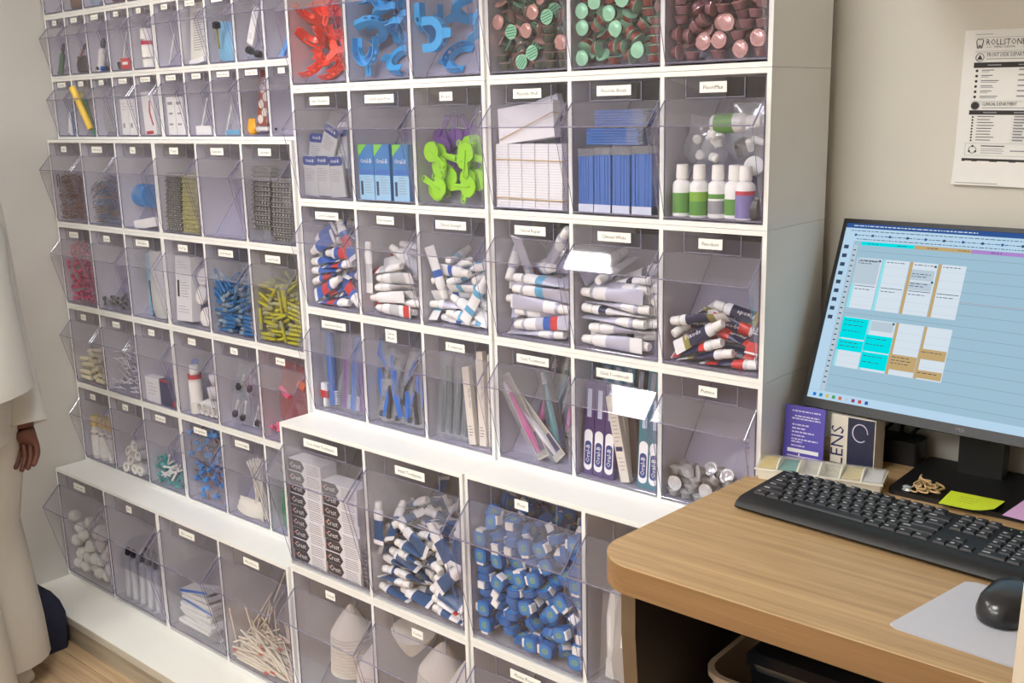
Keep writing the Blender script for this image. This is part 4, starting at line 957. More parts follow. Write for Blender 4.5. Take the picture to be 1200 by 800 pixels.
 'c2u1': [227,80,127,58,3,3,60,1,867,186,153,28,-60,51,32,1,485,88,170,60,15,-13,57,0,524,196,160,52,43,-41,60,0,389,298,255,25,-60,-51,-28,1,901,78,133,58,10,-7,60,2,233,79,248,5,60,58,-2,0,554,455,451,25,-60,-2,-1,0,227,191,180,58,-25,11,60,3,
227,215,231,60,-18,15,51,0,893,80,196,6,60,-58,-6,3,234,279,288,60,12,-15,52,3,227,154,300,4,-60,47,3,1,445,74,333,57,-13,16,60,0,768,183,316,60,17,-10,44,1,899,254,314,26,-60,-51,-33,0,292,301,434,60,17,3,-13,2,882,69,287,17,-56,60,29,1,
227,110,394,18,51,-60,15,0,900,110,359,18,60,-53,2,1,482,142,380,24,50,-60,4,0,176,307,425,10,-60,33,-26,2,940,50,490,60,53,24,-21,0,122,229,494,60,-5,-32,-10,1,932,308,434,9,60,-34,35,3,507,219,432,16,-60,-31,-9,2,338,108,470,60,20,-11,55,1,
750,222,472,37,32,4,-60,2,506,72,501,55,-10,21,60,2,650,132,544,40,-8,5,-60,1,472,293,539,19,-20,60,19,1,791,237,571,60,-2,1,-44,1,377,186,517,60,-14,20,39,2,595,372,590,60,4,-24,46,1,393,228,563,15,32,-60,4,2,459,79,607,4,-60,59,9,1,
706,200,639,21,-1,8,-60,2,508,414,684,16,-60,-12,-4,2,142,550,570,13,7,-25,60,1,872,184,669,1,-60,28,20,0,53,307,645,13,-44,16,-60,2,50,454,599,16,-44,19,-60,0,1028,217,508,17,60,-38,-49,0,278,460,661,21,-60,39,12,1,261,409,725,60,9,-16,-28,2,
748,305,756,60,10,-9,47,0,329,176,642,52,-1,-20,-60,1,798,331,709,60,7,4,-54,3,237,512,777,17,38,-31,60,0,728,136,757,53,-9,6,60,1,458,467,771,60,21,-1,-22,1,513,241,652,29,21,5,-60,0,821,539,783,60,-25,-16,-24,0,234,224,654,60,-11,-16,30,1,
501,282,744,60,-14,17,42,0,1041,356,682,60,1,56,-7,1,184,216,700,60,17,-12,-16,0,606,352,839,36,1,11,60,2,440,210,740,8,27,-60,22,1,520,46,721,39,-35,60,54,0,718,560,813,60,-9,-38,-51,1,95,249,722,14,-60,10,-13,1,393,355,820,60,5,-1,33,1,
835,52,755,60,51,-14,27,0,171,170,760,60,24,-10,4,0,469,598,726,60,28,-31,59,3,789,205,793,11,48,-60,4,1,1040,50,806,60,53,3,-3,1,138,739,821,23,-60,-8,-4,0,326,226,825,10,-60,14,1,2,208,379,874,4,60,57,21,0,199,582,802,60,-28,-54,-38,1,
793,232,877,8,54,60,-4,1,899,231,818,57,-10,-3,-60,0,452,702,760,56,31,25,-60,0,78,46,757,60,54,-1,1,0,],
 'c3r1b1': [204,40,87,60,60,60,60,0,552,40,87,60,-60,-60,60,0,205,84,86,60,18,-60,-18,0,542,83,87,60,9,60,9,0,186,126,96,18,-60,-18,60,0,136,153,130,60,-21,60,-21,0,560,53,128,60,-10,-60,10,0,226,54,128,31,-60,-28,56,0,260,40,170,57,60,-60,-57,0,
552,97,128,60,9,60,9,0,39,130,167,5,10,-60,32,0,590,83,169,10,60,-10,-60,0,277,66,208,12,-60,2,-57,0,602,40,169,60,60,60,60,0,349,86,152,60,-15,52,-25,0,402,130,162,57,-22,-60,19,0,360,40,227,48,54,60,43,0,601,83,251,60,59,59,60,0,
602,53,210,31,60,31,60,0,160,94,168,60,12,-60,10,0,554,40,253,31,-59,-30,60,0,194,96,211,25,-60,15,-56,0,377,40,328,60,22,44,31,0,149,64,249,60,59,-50,-46,0,355,159,202,59,19,60,18,0,136,40,294,32,59,31,60,0,191,135,233,13,47,14,60,0,
558,98,210,60,59,59,59,0,209,83,294,60,-10,54,-10,0,386,107,248,60,-18,57,-6,0,126,138,271,60,1,48,37,0,503,76,294,29,-60,-16,54,0,138,172,239,4,-59,-5,-60,0,613,94,309,3,-60,21,37,0,140,95,339,28,20,60,31,0,138,205,268,60,-43,53,-40,0,
602,127,340,55,-42,37,-60,0,38,104,372,8,-25,-60,-19,0,559,40,344,6,60,-10,-40,0,80,196,341,8,-58,-60,-35,0,351,193,278,14,-60,1,-57,0,341,123,457,13,-47,-60,-36,0,304,146,313,49,-38,-35,60,0,507,152,346,23,59,-6,-60,0,240,103,365,24,-35,-60,50,0,
373,187,320,57,7,-60,-42,0,453,84,336,36,60,-38,-57,0,407,40,470,60,-7,13,-31,0,312,110,352,42,60,-11,-36,0,112,165,307,47,60,-13,-27,0,84,129,431,60,-21,-46,-49,0,127,40,448,5,-60,10,-29,0,376,101,401,60,-23,39,4,0,360,217,443,13,10,-32,60,0,
134,239,381,60,14,42,0,0,139,181,399,60,-23,-48,19,0,258,82,415,20,47,13,60,0,545,84,384,57,-38,-60,36,0,202,129,402,2,-60,0,47,0,603,40,414,31,40,20,60,0,271,140,464,47,31,55,-60,0,554,55,442,60,26,48,44,0,175,139,441,60,58,10,7,0,
623,180,434,32,-60,-3,-19,0,558,97,427,57,-31,-60,30,0,38,305,601,3,4,60,-51,0,221,140,452,12,28,-51,60,0,423,91,522,16,60,0,35,0,122,159,484,14,-50,-25,-60,0,470,119,462,31,-32,-44,60,0,253,141,505,11,-60,-25,50,0,87,403,593,1,-6,60,2,0,
343,254,482,3,-60,-15,-56,0,138,86,509,60,-20,-55,23,0,559,173,485,60,-6,-57,26,0,107,41,554,20,-21,-7,60,0,473,106,532,1,-37,18,60,0,435,79,588,60,-33,13,-52,0,38,100,609,10,-60,19,3,0,229,491,624,33,-5,60,-3,0,665,40,612,5,60,-60,-5,0,
224,113,538,60,-1,57,-18,0,288,435,643,60,44,-16,4,0,367,266,581,47,45,60,-19,0,180,79,577,27,29,-24,-60,0,157,41,568,44,22,-16,-60,0,264,41,621,60,21,-29,-44,0,229,143,580,59,-4,-43,60,0,141,303,516,58,-52,60,36,0,428,193,591,52,-36,60,-22,0,
138,263,569,55,-60,-55,40,0,138,455,620,30,-60,-30,46,0,272,123,581,14,27,60,49,0,61,592,690,24,60,33,-5,0,130,309,560,32,27,-60,-24,0,133,332,603,60,18,36,22,0,573,170,574,38,-11,-60,55,0,137,354,550,60,-16,50,-34,0,574,213,604,52,-60,20,-31,0,
581,65,584,17,60,-15,-33,0,119,232,596,1,-60,-14,28,0,635,107,577,60,-18,16,14,0,216,396,602,60,47,15,27,0,134,129,573,60,55,-42,-18,0,144,194,594,34,-17,-60,20,0,],
 'c3r1b2': [136,84,86,60,14,-60,-15,0,381,86,114,10,40,26,60,0,568,40,87,60,-31,60,-31,0,136,40,86,60,-5,-60,5,0,557,41,131,46,-60,46,-60,0,148,40,130,60,-5,60,-5,0,567,84,86,0,60,0,60,0,186,84,130,15,-60,-14,60,0,542,40,176,60,-60,-60,60,0,256,126,97,4,58,-5,-60,0,
39,40,273,0,-60,60,0,0,602,85,129,44,60,44,60,0,388,40,185,60,5,-10,-31,0,557,83,173,60,58,60,58,0,309,139,136,60,-1,-57,8,0,217,40,241,8,-60,10,-53,0,601,84,223,20,60,23,56,0,156,164,145,9,-60,-20,52,0,602,41,220,40,-60,-40,60,0,305,66,171,60,-47,53,-33,0,
582,121,195,34,57,-29,-60,0,218,72,210,45,60,-35,-53,0,371,119,235,10,-60,10,42,0,209,97,175,60,47,-53,-38,0,631,132,242,24,0,60,24,0,140,131,174,60,-24,45,-19,0,600,41,263,60,-3,-60,3,0,281,210,204,8,60,-1,-49,0,374,82,279,20,-60,-12,38,0,
600,41,329,50,-22,60,-18,0,459,144,237,9,50,-7,60,0,215,142,235,26,60,-16,-44,0,137,84,249,57,-3,-60,3,0,185,76,296,60,-48,52,-42,0,360,255,260,33,-60,-33,60,0,590,124,308,53,-3,-60,7,0,143,151,256,47,-55,25,-60,0,345,41,320,14,-60,-19,43,0,
418,146,315,60,8,57,15,0,138,170,298,45,-20,-60,22,0,598,86,338,12,-60,-10,60,0,138,114,280,20,60,26,60,0,318,76,339,5,-56,-13,-60,0,138,153,338,48,44,43,60,0,374,41,481,4,-4,0,60,0,136,224,294,10,43,17,60,0,185,78,340,32,60,-13,-52,0,
399,133,380,60,-60,40,-4,0,412,52,525,3,-21,60,2,0,38,128,406,21,-60,20,7,0,340,129,391,60,-25,58,37,0,179,85,382,43,-33,-60,53,0,135,270,318,17,44,33,60,0,67,165,414,40,14,7,-60,0,138,40,418,46,-10,60,-7,0,600,41,373,18,60,22,50,0,
220,192,391,33,-60,-48,57,0,170,139,386,9,60,-1,-45,0,457,41,499,21,0,0,-60,0,199,144,457,41,60,37,21,0,527,85,384,7,60,6,59,0,352,82,438,42,60,-15,-58,0,131,59,480,1,-60,-9,-33,0,91,211,424,60,29,28,-31,0,38,200,444,18,3,11,-60,0,
532,235,420,14,-60,-8,57,0,600,41,417,60,-39,-50,47,0,260,274,419,54,-54,60,-39,0,144,148,423,50,60,-22,-27,0,597,84,429,60,-27,-58,26,0,432,407,623,7,-57,-42,60,0,212,440,568,39,9,-33,-60,0,312,254,546,40,-60,-3,6,0,347,151,457,13,-9,60,38,0,
284,259,459,53,60,12,-26,0,396,257,454,60,-58,-14,-13,0,381,190,538,4,12,60,42,0,85,409,615,4,55,60,23,0,600,40,462,50,35,60,29,0,192,133,506,52,-14,60,-18,0,186,89,501,4,-60,11,-54,0,264,441,570,26,14,60,-13,0,527,214,461,21,-41,57,-60,0,
274,40,553,21,-60,-60,21,0,480,87,495,43,18,-60,-27,0,317,299,594,60,-37,-46,-26,0,38,282,595,15,-25,60,35,0,594,84,482,44,15,-60,-28,0,73,135,572,37,-60,-1,-13,0,579,136,480,7,60,-29,-57,0,165,187,546,30,-7,-54,60,0,282,472,609,60,-19,-20,6,0,
249,82,573,29,22,60,28,0,194,225,593,60,-34,53,-19,0,480,244,527,35,34,-30,-60,0,129,270,560,57,-8,-60,46,0,417,161,565,22,-60,-21,-18,0,243,314,576,33,-32,32,60,0,460,154,503,53,-26,60,-51,0,221,370,539,18,51,2,60,0,647,140,534,54,47,-60,56,0,
145,320,580,60,18,34,33,0,553,125,559,8,-31,39,-60,0,116,464,620,29,60,54,10,0,458,102,534,5,44,-15,60,0,447,294,528,27,-29,60,-23,0,617,123,569,60,37,13,28,0,300,208,606,15,60,-4,-35,0,488,305,551,60,-20,-30,12,0,94,321,619,21,-9,-37,60,0,
440,101,582,3,-60,-20,32,0,259,140,607,26,-47,36,-60,0,172,98,578,36,-8,60,17,0,153,88,640,31,60,14,59,0,138,131,615,39,48,-56,-60,0,],
 'c3l1': [375,31,112,10,60,10,60,1,482,31,160,59,60,60,59,1,450,56,112,30,-60,-30,60,0,603,56,157,60,53,-53,-60,0,323,31,189,10,59,-9,-60,1,519,108,112,60,20,-60,-20,0,307,37,137,59,30,60,31,0,841,56,241,22,-38,-11,60,0,727,57,168,60,28,-53,-32,1,
346,82,162,59,12,60,12,0,688,31,199,51,44,60,37,0,307,63,137,60,-10,60,-9,0,571,145,143,3,60,5,58,0,337,115,138,24,60,25,60,0,307,88,137,58,-58,-59,60,0,416,108,161,50,60,51,59,0,355,82,188,8,60,8,59,0,566,133,166,57,-24,60,-22,0,334,108,192,60,-24,-58,24,0,
29,72,388,1,-10,-60,-4,0,832,82,195,16,-60,11,-42,0,844,57,270,16,-60,26,-37,1,606,75,331,21,-38,-7,60,0,305,31,262,46,51,40,60,1,652,135,112,60,15,-60,-15,0,751,142,207,54,-56,-51,60,1,307,154,208,58,14,60,16,1,739,100,225,53,-49,60,-48,0,
820,106,245,38,-60,45,-58,0,601,114,210,37,-57,-36,60,0,310,88,234,56,-2,60,-8,0,29,392,440,60,-26,-22,-51,0,646,86,210,38,60,60,45,1,157,206,394,60,-10,-13,38,0,812,159,229,56,50,-60,-60,1,717,91,274,20,-56,-16,60,1,409,92,321,60,2,50,10,0,
764,132,181,38,-57,-36,60,0,490,102,268,42,60,42,53,1,382,72,347,44,-37,60,-32,0,307,166,231,60,-11,-59,11,0,780,142,249,59,11,60,6,0,819,185,172,3,60,-4,-60,0,305,78,261,60,-4,-56,-4,0,823,202,200,60,31,51,22,1,572,187,214,59,10,60,6,1,
599,134,241,45,60,46,54,1,716,79,210,60,28,-40,-35,0,328,194,250,16,-60,6,-54,0,546,147,281,55,60,46,53,0,169,298,368,60,-27,5,-55,1,824,163,267,52,22,-60,-34,0,828,214,264,17,44,-15,-60,0,823,192,225,17,58,5,60,0,312,178,189,57,-9,-60,16,0,
700,200,237,57,-44,-60,32,0,598,159,307,60,-46,53,-36,0,485,156,407,47,60,54,50,1,712,329,270,60,-11,-33,-10,0,1097,31,422,60,0,0,-23,0,303,252,247,60,12,59,26,0,611,164,280,60,58,51,50,0,855,318,257,54,16,-43,-60,0,387,147,322,3,-60,-22,-54,0,
712,220,272,32,60,40,43,1,311,247,273,34,-60,-22,55,0,168,353,336,1,35,-60,27,0,880,326,267,25,24,-29,-60,0,768,320,259,7,28,-20,-60,1,450,210,318,48,17,-60,-20,0,302,276,297,13,59,27,60,0,379,175,323,60,-6,41,3,0,295,104,375,60,40,39,35,0,
806,320,259,33,-39,0,60,0,474,31,337,9,58,-9,-60,0,489,170,354,9,-51,-17,-60,0,834,286,364,60,43,-36,-51,0,330,388,343,16,-31,11,60,0,822,245,242,60,10,51,5,0,319,225,346,60,-59,-52,25,0,252,191,350,54,42,-60,1,0,824,249,269,58,58,41,60,0,
823,282,320,23,60,10,59,0,513,286,328,19,60,-10,-53,0,763,277,294,58,3,60,7,0,245,215,386,47,-60,-7,45,0,32,380,334,14,-5,21,60,0,531,300,303,57,50,-52,-60,1,215,357,325,60,-25,-10,15,0,1041,277,386,11,8,-60,35,0,601,347,292,60,-13,-31,-6,0,
555,258,332,60,5,-54,-6,0,826,157,355,60,-48,-29,37,1,388,303,350,37,58,50,60,0,685,123,334,17,41,-26,-60,0,1072,274,400,32,50,-60,31,0,140,361,331,20,3,-26,-60,0,310,304,420,41,-37,58,-60,0,62,714,752,60,-17,-24,-58,1,317,152,406,60,43,57,12,1,
649,342,286,59,14,-46,-60,0,],
 'c3r3b0': [142,72,103,51,-60,-51,-60,0,304,57,162,0,0,-60,-60,0,624,57,103,0,60,60,0,0,164,57,180,60,0,0,-60,0,394,121,153,21,-60,-21,-14,0,624,146,150,60,-22,22,60,0,55,137,240,17,60,17,60,0,240,182,194,36,48,60,-1,0,55,149,323,60,-17,-60,17,0,
365,57,301,60,8,8,60,0,505,192,207,60,0,-37,-47,0,55,240,365,60,-21,60,-21,0,142,181,268,2,-9,-14,60,0,355,197,310,0,0,-21,-60,0,156,255,416,35,17,30,-60,0,206,108,330,21,60,-31,-6,0,433,197,310,0,0,60,-21,0,332,292,334,21,60,-60,21,0,
562,57,276,17,60,60,17,0,55,158,482,29,-60,-29,60,0,407,57,370,60,-60,-46,-46,0,586,182,320,0,60,-47,37,0,200,149,407,2,60,54,-26,0,367,340,395,29,-60,60,29,0,542,136,392,60,0,36,15,0,365,231,382,60,29,-29,60,0,617,57,460,12,-60,-60,12,0,
277,219,478,7,60,-3,1,0,417,135,452,40,-36,-22,-60,0,172,69,470,47,-60,-42,-19,0,139,318,494,29,-60,-35,-17,0,142,261,547,60,29,-16,33,0,400,70,504,53,-29,-40,-60,0,193,156,567,51,-2,-11,-60,0,426,212,495,60,13,-24,38,0,116,223,625,57,28,-29,60,0,
615,57,545,12,60,-60,-12,0,55,57,628,0,0,-60,60,0,234,57,605,60,60,-8,8,0,362,188,568,60,12,37,11,0,60,350,631,60,-21,52,-18,0,326,126,615,11,-60,-12,38,0,393,57,663,60,-60,-21,-21,0,256,320,652,60,12,9,5,0,135,380,673,10,-36,-9,-60,0,
430,141,703,34,-9,60,-43,0,542,57,664,13,-60,-60,13,0,149,552,668,54,26,-29,60,0,260,227,711,33,60,-38,26,0,531,193,687,26,15,2,-60,0,114,151,666,24,-60,-60,-24,0,184,431,748,9,60,14,25,0,132,116,740,24,-60,0,0,0,118,289,770,60,54,48,-53,0,
323,160,742,25,18,-9,60,0,559,169,780,47,-6,-16,60,0,55,171,789,0,0,-22,60,0,119,57,814,0,60,-60,0,0,280,200,793,29,-33,11,60,0,497,69,813,27,58,-60,-27,0,273,268,854,26,17,-11,60,0,402,434,744,24,60,20,49,0,584,66,830,55,60,-20,21,0,
],
 'c4r0b0': [107,42,85,0,60,60,0,0,297,42,126,15,60,60,15,0,631,39,88,60,-60,60,60,0,125,39,129,60,-60,60,60,0,448,131,104,16,60,-57,24,0,622,85,89,60,57,57,-60,0,235,86,88,60,60,-60,60,0,405,73,117,34,-37,60,38,0,114,82,135,59,-60,58,59,0,345,84,195,26,-41,-60,-4,0,
485,72,155,43,38,60,-40,0,136,138,108,29,-60,57,28,0,274,164,141,31,15,29,-60,0,108,162,144,22,59,60,-19,0,445,100,199,3,-60,45,26,0,632,42,132,0,-60,-60,0,0,107,39,177,60,60,60,-60,0,532,42,191,6,60,-60,-6,0,132,207,196,43,21,-29,60,0,
288,102,180,60,-12,-22,-28,0,107,83,179,60,0,0,-60,0,444,172,158,60,-7,-32,-51,0,113,42,222,0,-60,-60,0,0,274,136,227,19,60,-11,-11,0,37,72,293,42,60,-42,-60,0,459,89,241,23,60,-30,25,0,107,135,190,60,10,8,-60,0,333,210,206,7,60,51,-32,0,
627,68,227,44,-28,-29,-60,0,110,128,233,7,-43,60,8,0,388,157,278,21,60,-52,34,0,162,175,244,10,-49,60,25,0,266,176,272,15,-60,37,19,0,385,95,282,25,-60,46,23,0,111,113,281,10,-44,60,5,0,397,126,246,16,-46,-60,-20,0,282,161,328,1,60,26,-4,0,
430,112,349,60,6,-53,-9,0,582,42,264,60,9,-9,-60,0,148,39,266,60,60,60,-60,0,109,260,264,21,-43,-60,-29,0,398,208,291,60,1,28,-38,0,256,126,382,3,3,-44,60,0,301,115,376,60,-2,-49,1,0,574,110,314,60,-11,-49,-54,0,108,88,318,60,6,-9,35,0,
599,39,353,27,27,-60,60,0,37,176,340,38,60,38,60,0,79,219,323,14,60,10,-43,0,268,39,337,39,-39,60,60,0,387,112,344,53,6,60,3,0,131,230,317,46,22,-60,9,0,345,112,368,6,-1,-60,0,0,154,161,347,60,8,-8,16,0,423,42,439,10,60,-60,-10,0,512,42,335,60,-23,-23,60,0,
403,39,399,60,-60,-43,-43,0,147,280,357,60,29,-10,20,0,204,153,383,4,11,2,60,0,80,112,372,10,-60,-9,54,0,202,84,441,60,12,13,58,0,114,39,414,60,-60,56,56,0,598,96,429,35,60,53,-22,0,241,80,472,60,-60,-39,-38,0,326,177,415,6,42,-60,-4,0,
425,143,441,28,5,7,60,0,88,251,401,19,60,12,-42,0,496,42,472,60,22,22,60,0,115,263,445,60,-4,40,44,0,145,140,434,60,-11,-31,-31,0,105,159,458,30,12,-16,60,0,102,214,471,60,-10,-42,-44,0,379,107,410,39,43,42,-60,0,38,159,503,55,5,-60,-6,0,
228,161,506,7,14,13,60,0,561,39,475,60,60,-28,28,0,195,39,468,56,-56,-60,-60,0,269,246,517,15,-60,-55,45,0,640,42,467,60,-22,22,-60,0,330,190,489,37,21,43,-60,0,38,42,525,60,59,59,60,0,83,149,504,3,0,60,10,0,411,85,498,60,-54,-53,-36,0,
220,107,586,39,0,60,-25,0,337,82,561,10,52,-60,-2,0,191,42,549,11,60,-60,-11,0,125,110,522,45,-2,-60,-3,0,638,40,527,28,28,60,-60,0,185,175,538,14,26,3,60,0,118,138,573,26,-19,1,60,0,482,139,521,42,34,16,-60,0,346,176,539,22,-29,-60,-14,0,
44,219,574,9,-60,1,-8,0,466,82,577,4,60,51,-17,0,96,282,563,6,-60,-21,-11,0,381,134,521,35,-60,45,4,0,],
 'c4r0b1': [199,54,77,0,60,-60,0,1,483,54,77,0,-60,60,0,0,135,128,96,21,-60,60,21,0,601,134,98,60,25,-25,60,0,140,54,103,60,0,0,-60,2,166,126,131,24,-60,60,24,2,589,115,117,25,-60,-59,-24,0,173,54,129,0,-60,-60,0,0,449,56,115,60,10,11,-60,0,354,162,127,29,-60,-44,-21,2,
140,204,180,60,29,20,-42,0,225,54,154,60,0,0,-60,0,373,116,167,5,-30,60,11,2,136,127,173,60,10,-10,60,2,188,55,184,3,-60,60,4,2,541,107,218,0,0,-27,60,1,138,158,211,10,-60,-54,-9,1,599,52,191,60,31,-20,55,2,52,290,290,0,0,29,-60,2,
567,31,284,60,-60,-49,-49,0,140,148,235,10,-60,49,8,2,165,132,256,9,-58,-60,-10,1,168,65,212,3,-60,56,3,1,599,101,245,31,-60,-55,-20,0,140,214,272,46,-20,16,60,0,492,54,253,54,19,31,-60,1,359,110,219,60,25,-40,17,0,136,55,238,3,-60,60,4,2,
364,224,206,60,29,-16,34,0,135,108,277,60,9,-9,60,0,236,108,304,9,-60,-60,-9,0,566,163,327,0,-1,-60,-1,2,247,57,288,58,-58,60,60,0,192,31,285,60,60,-59,59,0,300,56,335,1,-60,-60,1,0,166,159,319,28,49,60,-34,0,437,110,278,60,-29,11,13,1,
140,236,288,16,60,-49,21,2,598,31,383,48,-48,60,60,2,597,111,351,59,3,0,60,1,360,240,310,9,-60,-49,6,0,318,58,360,1,-58,-60,1,2,337,84,410,16,32,-60,30,1,377,221,330,6,-60,-26,7,0,198,181,333,34,60,-53,30,1,421,141,393,60,1,-6,4,0,
249,219,367,7,-51,60,-7,2,600,57,420,60,-58,52,54,2,190,284,392,27,5,-9,60,0,121,299,376,15,-60,20,14,0,456,200,427,1,-60,-52,0,0,198,55,391,15,60,60,16,0,53,199,397,3,0,60,4,0,538,135,439,54,-53,60,60,2,210,237,417,56,11,7,-60,1,296,150,409,8,-51,60,-4,0,
213,190,429,39,4,-12,60,0,253,80,455,60,-12,-13,59,0,567,108,437,60,-58,-52,-54,1,77,231,459,2,6,-60,-4,2,194,80,457,13,-60,60,-12,2,347,238,519,12,-49,13,-60,2,53,240,430,3,0,60,4,0,54,206,500,1,-16,-5,60,2,140,31,415,60,60,36,-36,2,
126,66,492,13,-60,59,-17,1,576,55,467,60,4,-2,-60,1,213,267,492,8,-60,-60,-7,1,204,164,468,10,-60,-54,-4,0,287,237,510,7,-60,2,1,1,127,64,463,60,14,-17,-60,0,462,55,511,60,-4,6,-60,1,210,219,529,60,4,-10,60,0,416,183,515,15,60,-15,8,2,
209,141,524,60,-5,3,58,0,302,145,562,60,-11,-13,-53,2,506,206,536,4,8,60,-5,0,558,52,545,60,30,-21,56,0,386,206,570,21,-6,12,60,0,],
 'c4r1b0': [116,49,96,60,60,-60,60,0,305,50,143,1,-1,60,-60,0,406,97,123,13,-60,-13,60,0,650,49,96,60,-60,-60,-60,0,90,125,110,60,-21,21,60,0,300,114,115,60,54,53,-55,0,495,58,139,60,29,9,53,0,88,163,159,21,60,60,-21,0,235,161,169,9,60,-58,13,0,
515,89,240,27,60,-28,-58,0,97,207,213,60,29,27,-56,0,203,162,234,57,-10,-60,12,0,407,106,207,21,60,-54,36,0,91,246,263,60,29,27,-56,0,633,62,213,60,44,-13,-43,0,90,284,314,59,-23,18,60,0,308,99,273,18,-60,-16,-25,0,212,239,355,46,17,60,-14,0,
468,115,305,60,23,19,-53,0,154,51,162,60,1,-1,-60,0,407,153,253,55,-34,19,60,0,625,104,309,50,33,60,-30,0,48,95,235,0,0,-6,60,0,242,50,294,60,-21,-21,60,0,91,111,302,31,6,60,1,0,312,210,328,60,30,-39,25,0,474,50,349,60,-1,-1,60,0,581,93,381,21,60,33,-58,0,
140,90,235,60,0,-1,0,0,222,98,359,29,15,-60,31,0,467,49,412,60,60,58,-58,0,125,49,351,32,-32,60,60,0,293,236,409,46,4,5,60,0,94,235,355,60,29,14,-31,0,314,134,347,60,31,-29,22,0,579,90,445,30,1,6,-60,0,364,147,393,4,-60,-8,-29,0,478,150,444,16,9,-32,60,0,
628,49,545,3,3,-60,60,0,137,109,403,60,-21,17,2,0,353,49,464,60,-60,46,46,0,342,128,460,60,27,-20,-46,0,428,50,558,60,11,-11,-60,0,437,120,518,26,36,-60,-8,0,47,141,402,21,60,-21,-60,0,255,106,474,34,-17,-60,-45,0,301,195,477,60,-8,-2,-41,0,
164,181,431,38,-10,2,-60,0,221,49,525,60,60,30,-30,0,207,167,533,48,-60,-3,17,0,321,109,567,11,60,-5,-22,0,48,49,515,60,60,0,0,0,226,236,486,9,60,-41,1,0,124,110,610,60,1,26,-17,0,177,87,572,45,60,6,-41,0,109,222,514,2,3,60,-14,0,237,128,627,59,60,-52,10,0,
564,102,599,14,-33,8,60,0,464,116,581,58,18,23,60,0,526,127,663,60,29,-27,-54,0,94,228,581,60,29,-42,54,0,547,55,671,53,60,-41,30,0,47,313,621,60,-20,-60,21,0,478,144,719,27,-8,60,-18,0,60,129,636,5,19,-17,-60,0,397,85,665,21,-11,-60,-31,0,
305,102,656,19,-12,-60,-11,0,300,260,699,42,60,7,18,0,267,164,688,26,-17,60,-17,0,306,50,722,32,34,60,-59,0,108,226,662,8,34,60,-18,0,140,100,681,60,14,-34,3,0,232,162,762,1,-60,38,-48,0,78,145,752,60,15,-32,3,0,642,55,709,47,-35,51,60,0,
107,254,719,32,-57,60,34,0,197,51,716,60,18,17,60,0,],
 'c4r1b1': [52,53,136,4,4,60,60,0,256,105,108,60,26,30,-52,0,441,50,95,0,60,60,0,0,639,50,136,60,-60,-60,60,0,100,110,111,60,5,4,53,0,283,62,150,56,-14,25,60,0,530,126,110,60,29,-29,59,0,246,182,182,3,1,29,-60,0,379,145,136,51,-32,-6,-60,0,475,50,157,60,0,0,60,0,
142,133,170,2,60,-45,-4,0,380,126,213,60,28,6,-12,0,499,137,184,21,60,-32,11,0,],
 'c4r2b0': [157,56,100,60,0,-60,0,0,533,56,100,60,0,-60,0,0,157,56,173,60,20,60,20,0,562,128,121,8,-60,-8,60,0,188,118,226,9,-58,7,-60,0,581,71,174,60,-57,-59,55,0,164,126,122,60,19,-60,-19,0,435,54,244,60,-6,40,-9,0,157,174,179,11,60,-11,-60,0,
385,142,179,60,-32,3,-26,0,220,54,278,60,54,54,60,0,183,127,300,60,-9,58,-7,0,580,122,228,14,-60,-12,58,0,158,218,239,60,1,60,1,0,54,329,378,60,-21,3,10,0,420,126,307,14,-60,19,38,0,235,194,346,60,3,-48,41,0,160,68,345,11,-56,7,-60,0,
158,246,341,21,60,5,-52,0,158,216,408,60,24,-59,4,0,576,119,330,15,39,-10,60,0,],
 'c4r2b1': [197,65,90,60,0,0,60,0,554,73,90,0,60,-59,0,0,145,50,162,60,60,-60,60,0,570,66,142,59,0,0,60,0,202,125,142,32,60,-60,32,0,537,162,147,29,-60,59,29,0,203,112,253,60,-32,0,0,0,206,145,296,0,0,60,-32,0,409,44,207,46,-46,-60,-60,0,103,301,325,5,-11,60,29,0,
199,228,316,57,28,-29,60,0,457,148,244,59,-56,-57,-60,0,330,334,368,53,26,-29,60,0,464,96,214,60,60,60,-60,0,340,198,422,1,-60,-4,-5,0,462,168,317,2,-60,56,1,0,150,164,360,31,60,-60,33,0,380,154,367,2,-60,0,-1,0,160,140,432,18,-60,-60,-19,0,
147,224,413,40,-60,58,39,0,148,284,388,28,-57,-60,-29,0,166,312,468,2,-60,59,0,0,567,96,352,37,37,60,-60,0,174,68,445,27,-60,-60,-27,0,487,44,394,60,60,-26,26,0,347,145,492,7,-60,-52,8,0,453,65,530,18,60,-60,-18,0,134,308,539,26,59,-30,60,0,
78,464,534,60,29,-2,4,0,126,162,521,1,18,60,0,0,339,244,534,13,32,-60,4,0,],
 'c4l0': [105,106,187,4,58,-60,11,0,281,106,187,44,31,-39,-60,0,447,166,187,9,-12,-8,60,0,612,106,187,54,-29,-60,-3,0,788,127,187,3,-60,-22,29,0,1022,106,187,23,60,39,-2,0,283,249,290,14,-18,28,60,0,374,106,337,60,-40,-3,43,0,683,239,277,17,50,60,60,0,
905,106,318,60,-15,0,-26,0,285,198,458,11,60,-15,38,0,549,106,351,48,32,-60,-28,0,721,106,386,17,-18,60,-42,0,194,106,339,20,20,-39,60,0,312,106,606,36,1,60,-12,0,449,106,496,49,-11,23,-60,0,864,106,489,60,21,38,-19,0,994,106,608,60,47,16,-18,0,
104,106,491,0,31,-14,60,0,148,147,656,22,-13,-5,-60,0,500,328,525,60,-1,18,2,0,499,271,318,6,25,11,60,0,104,560,679,48,5,-60,4,0,104,450,541,59,-60,-59,54,0,635,174,732,10,-60,11,17,0,104,106,822,34,-60,-12,-15,0,344,290,596,7,29,-60,3,0,
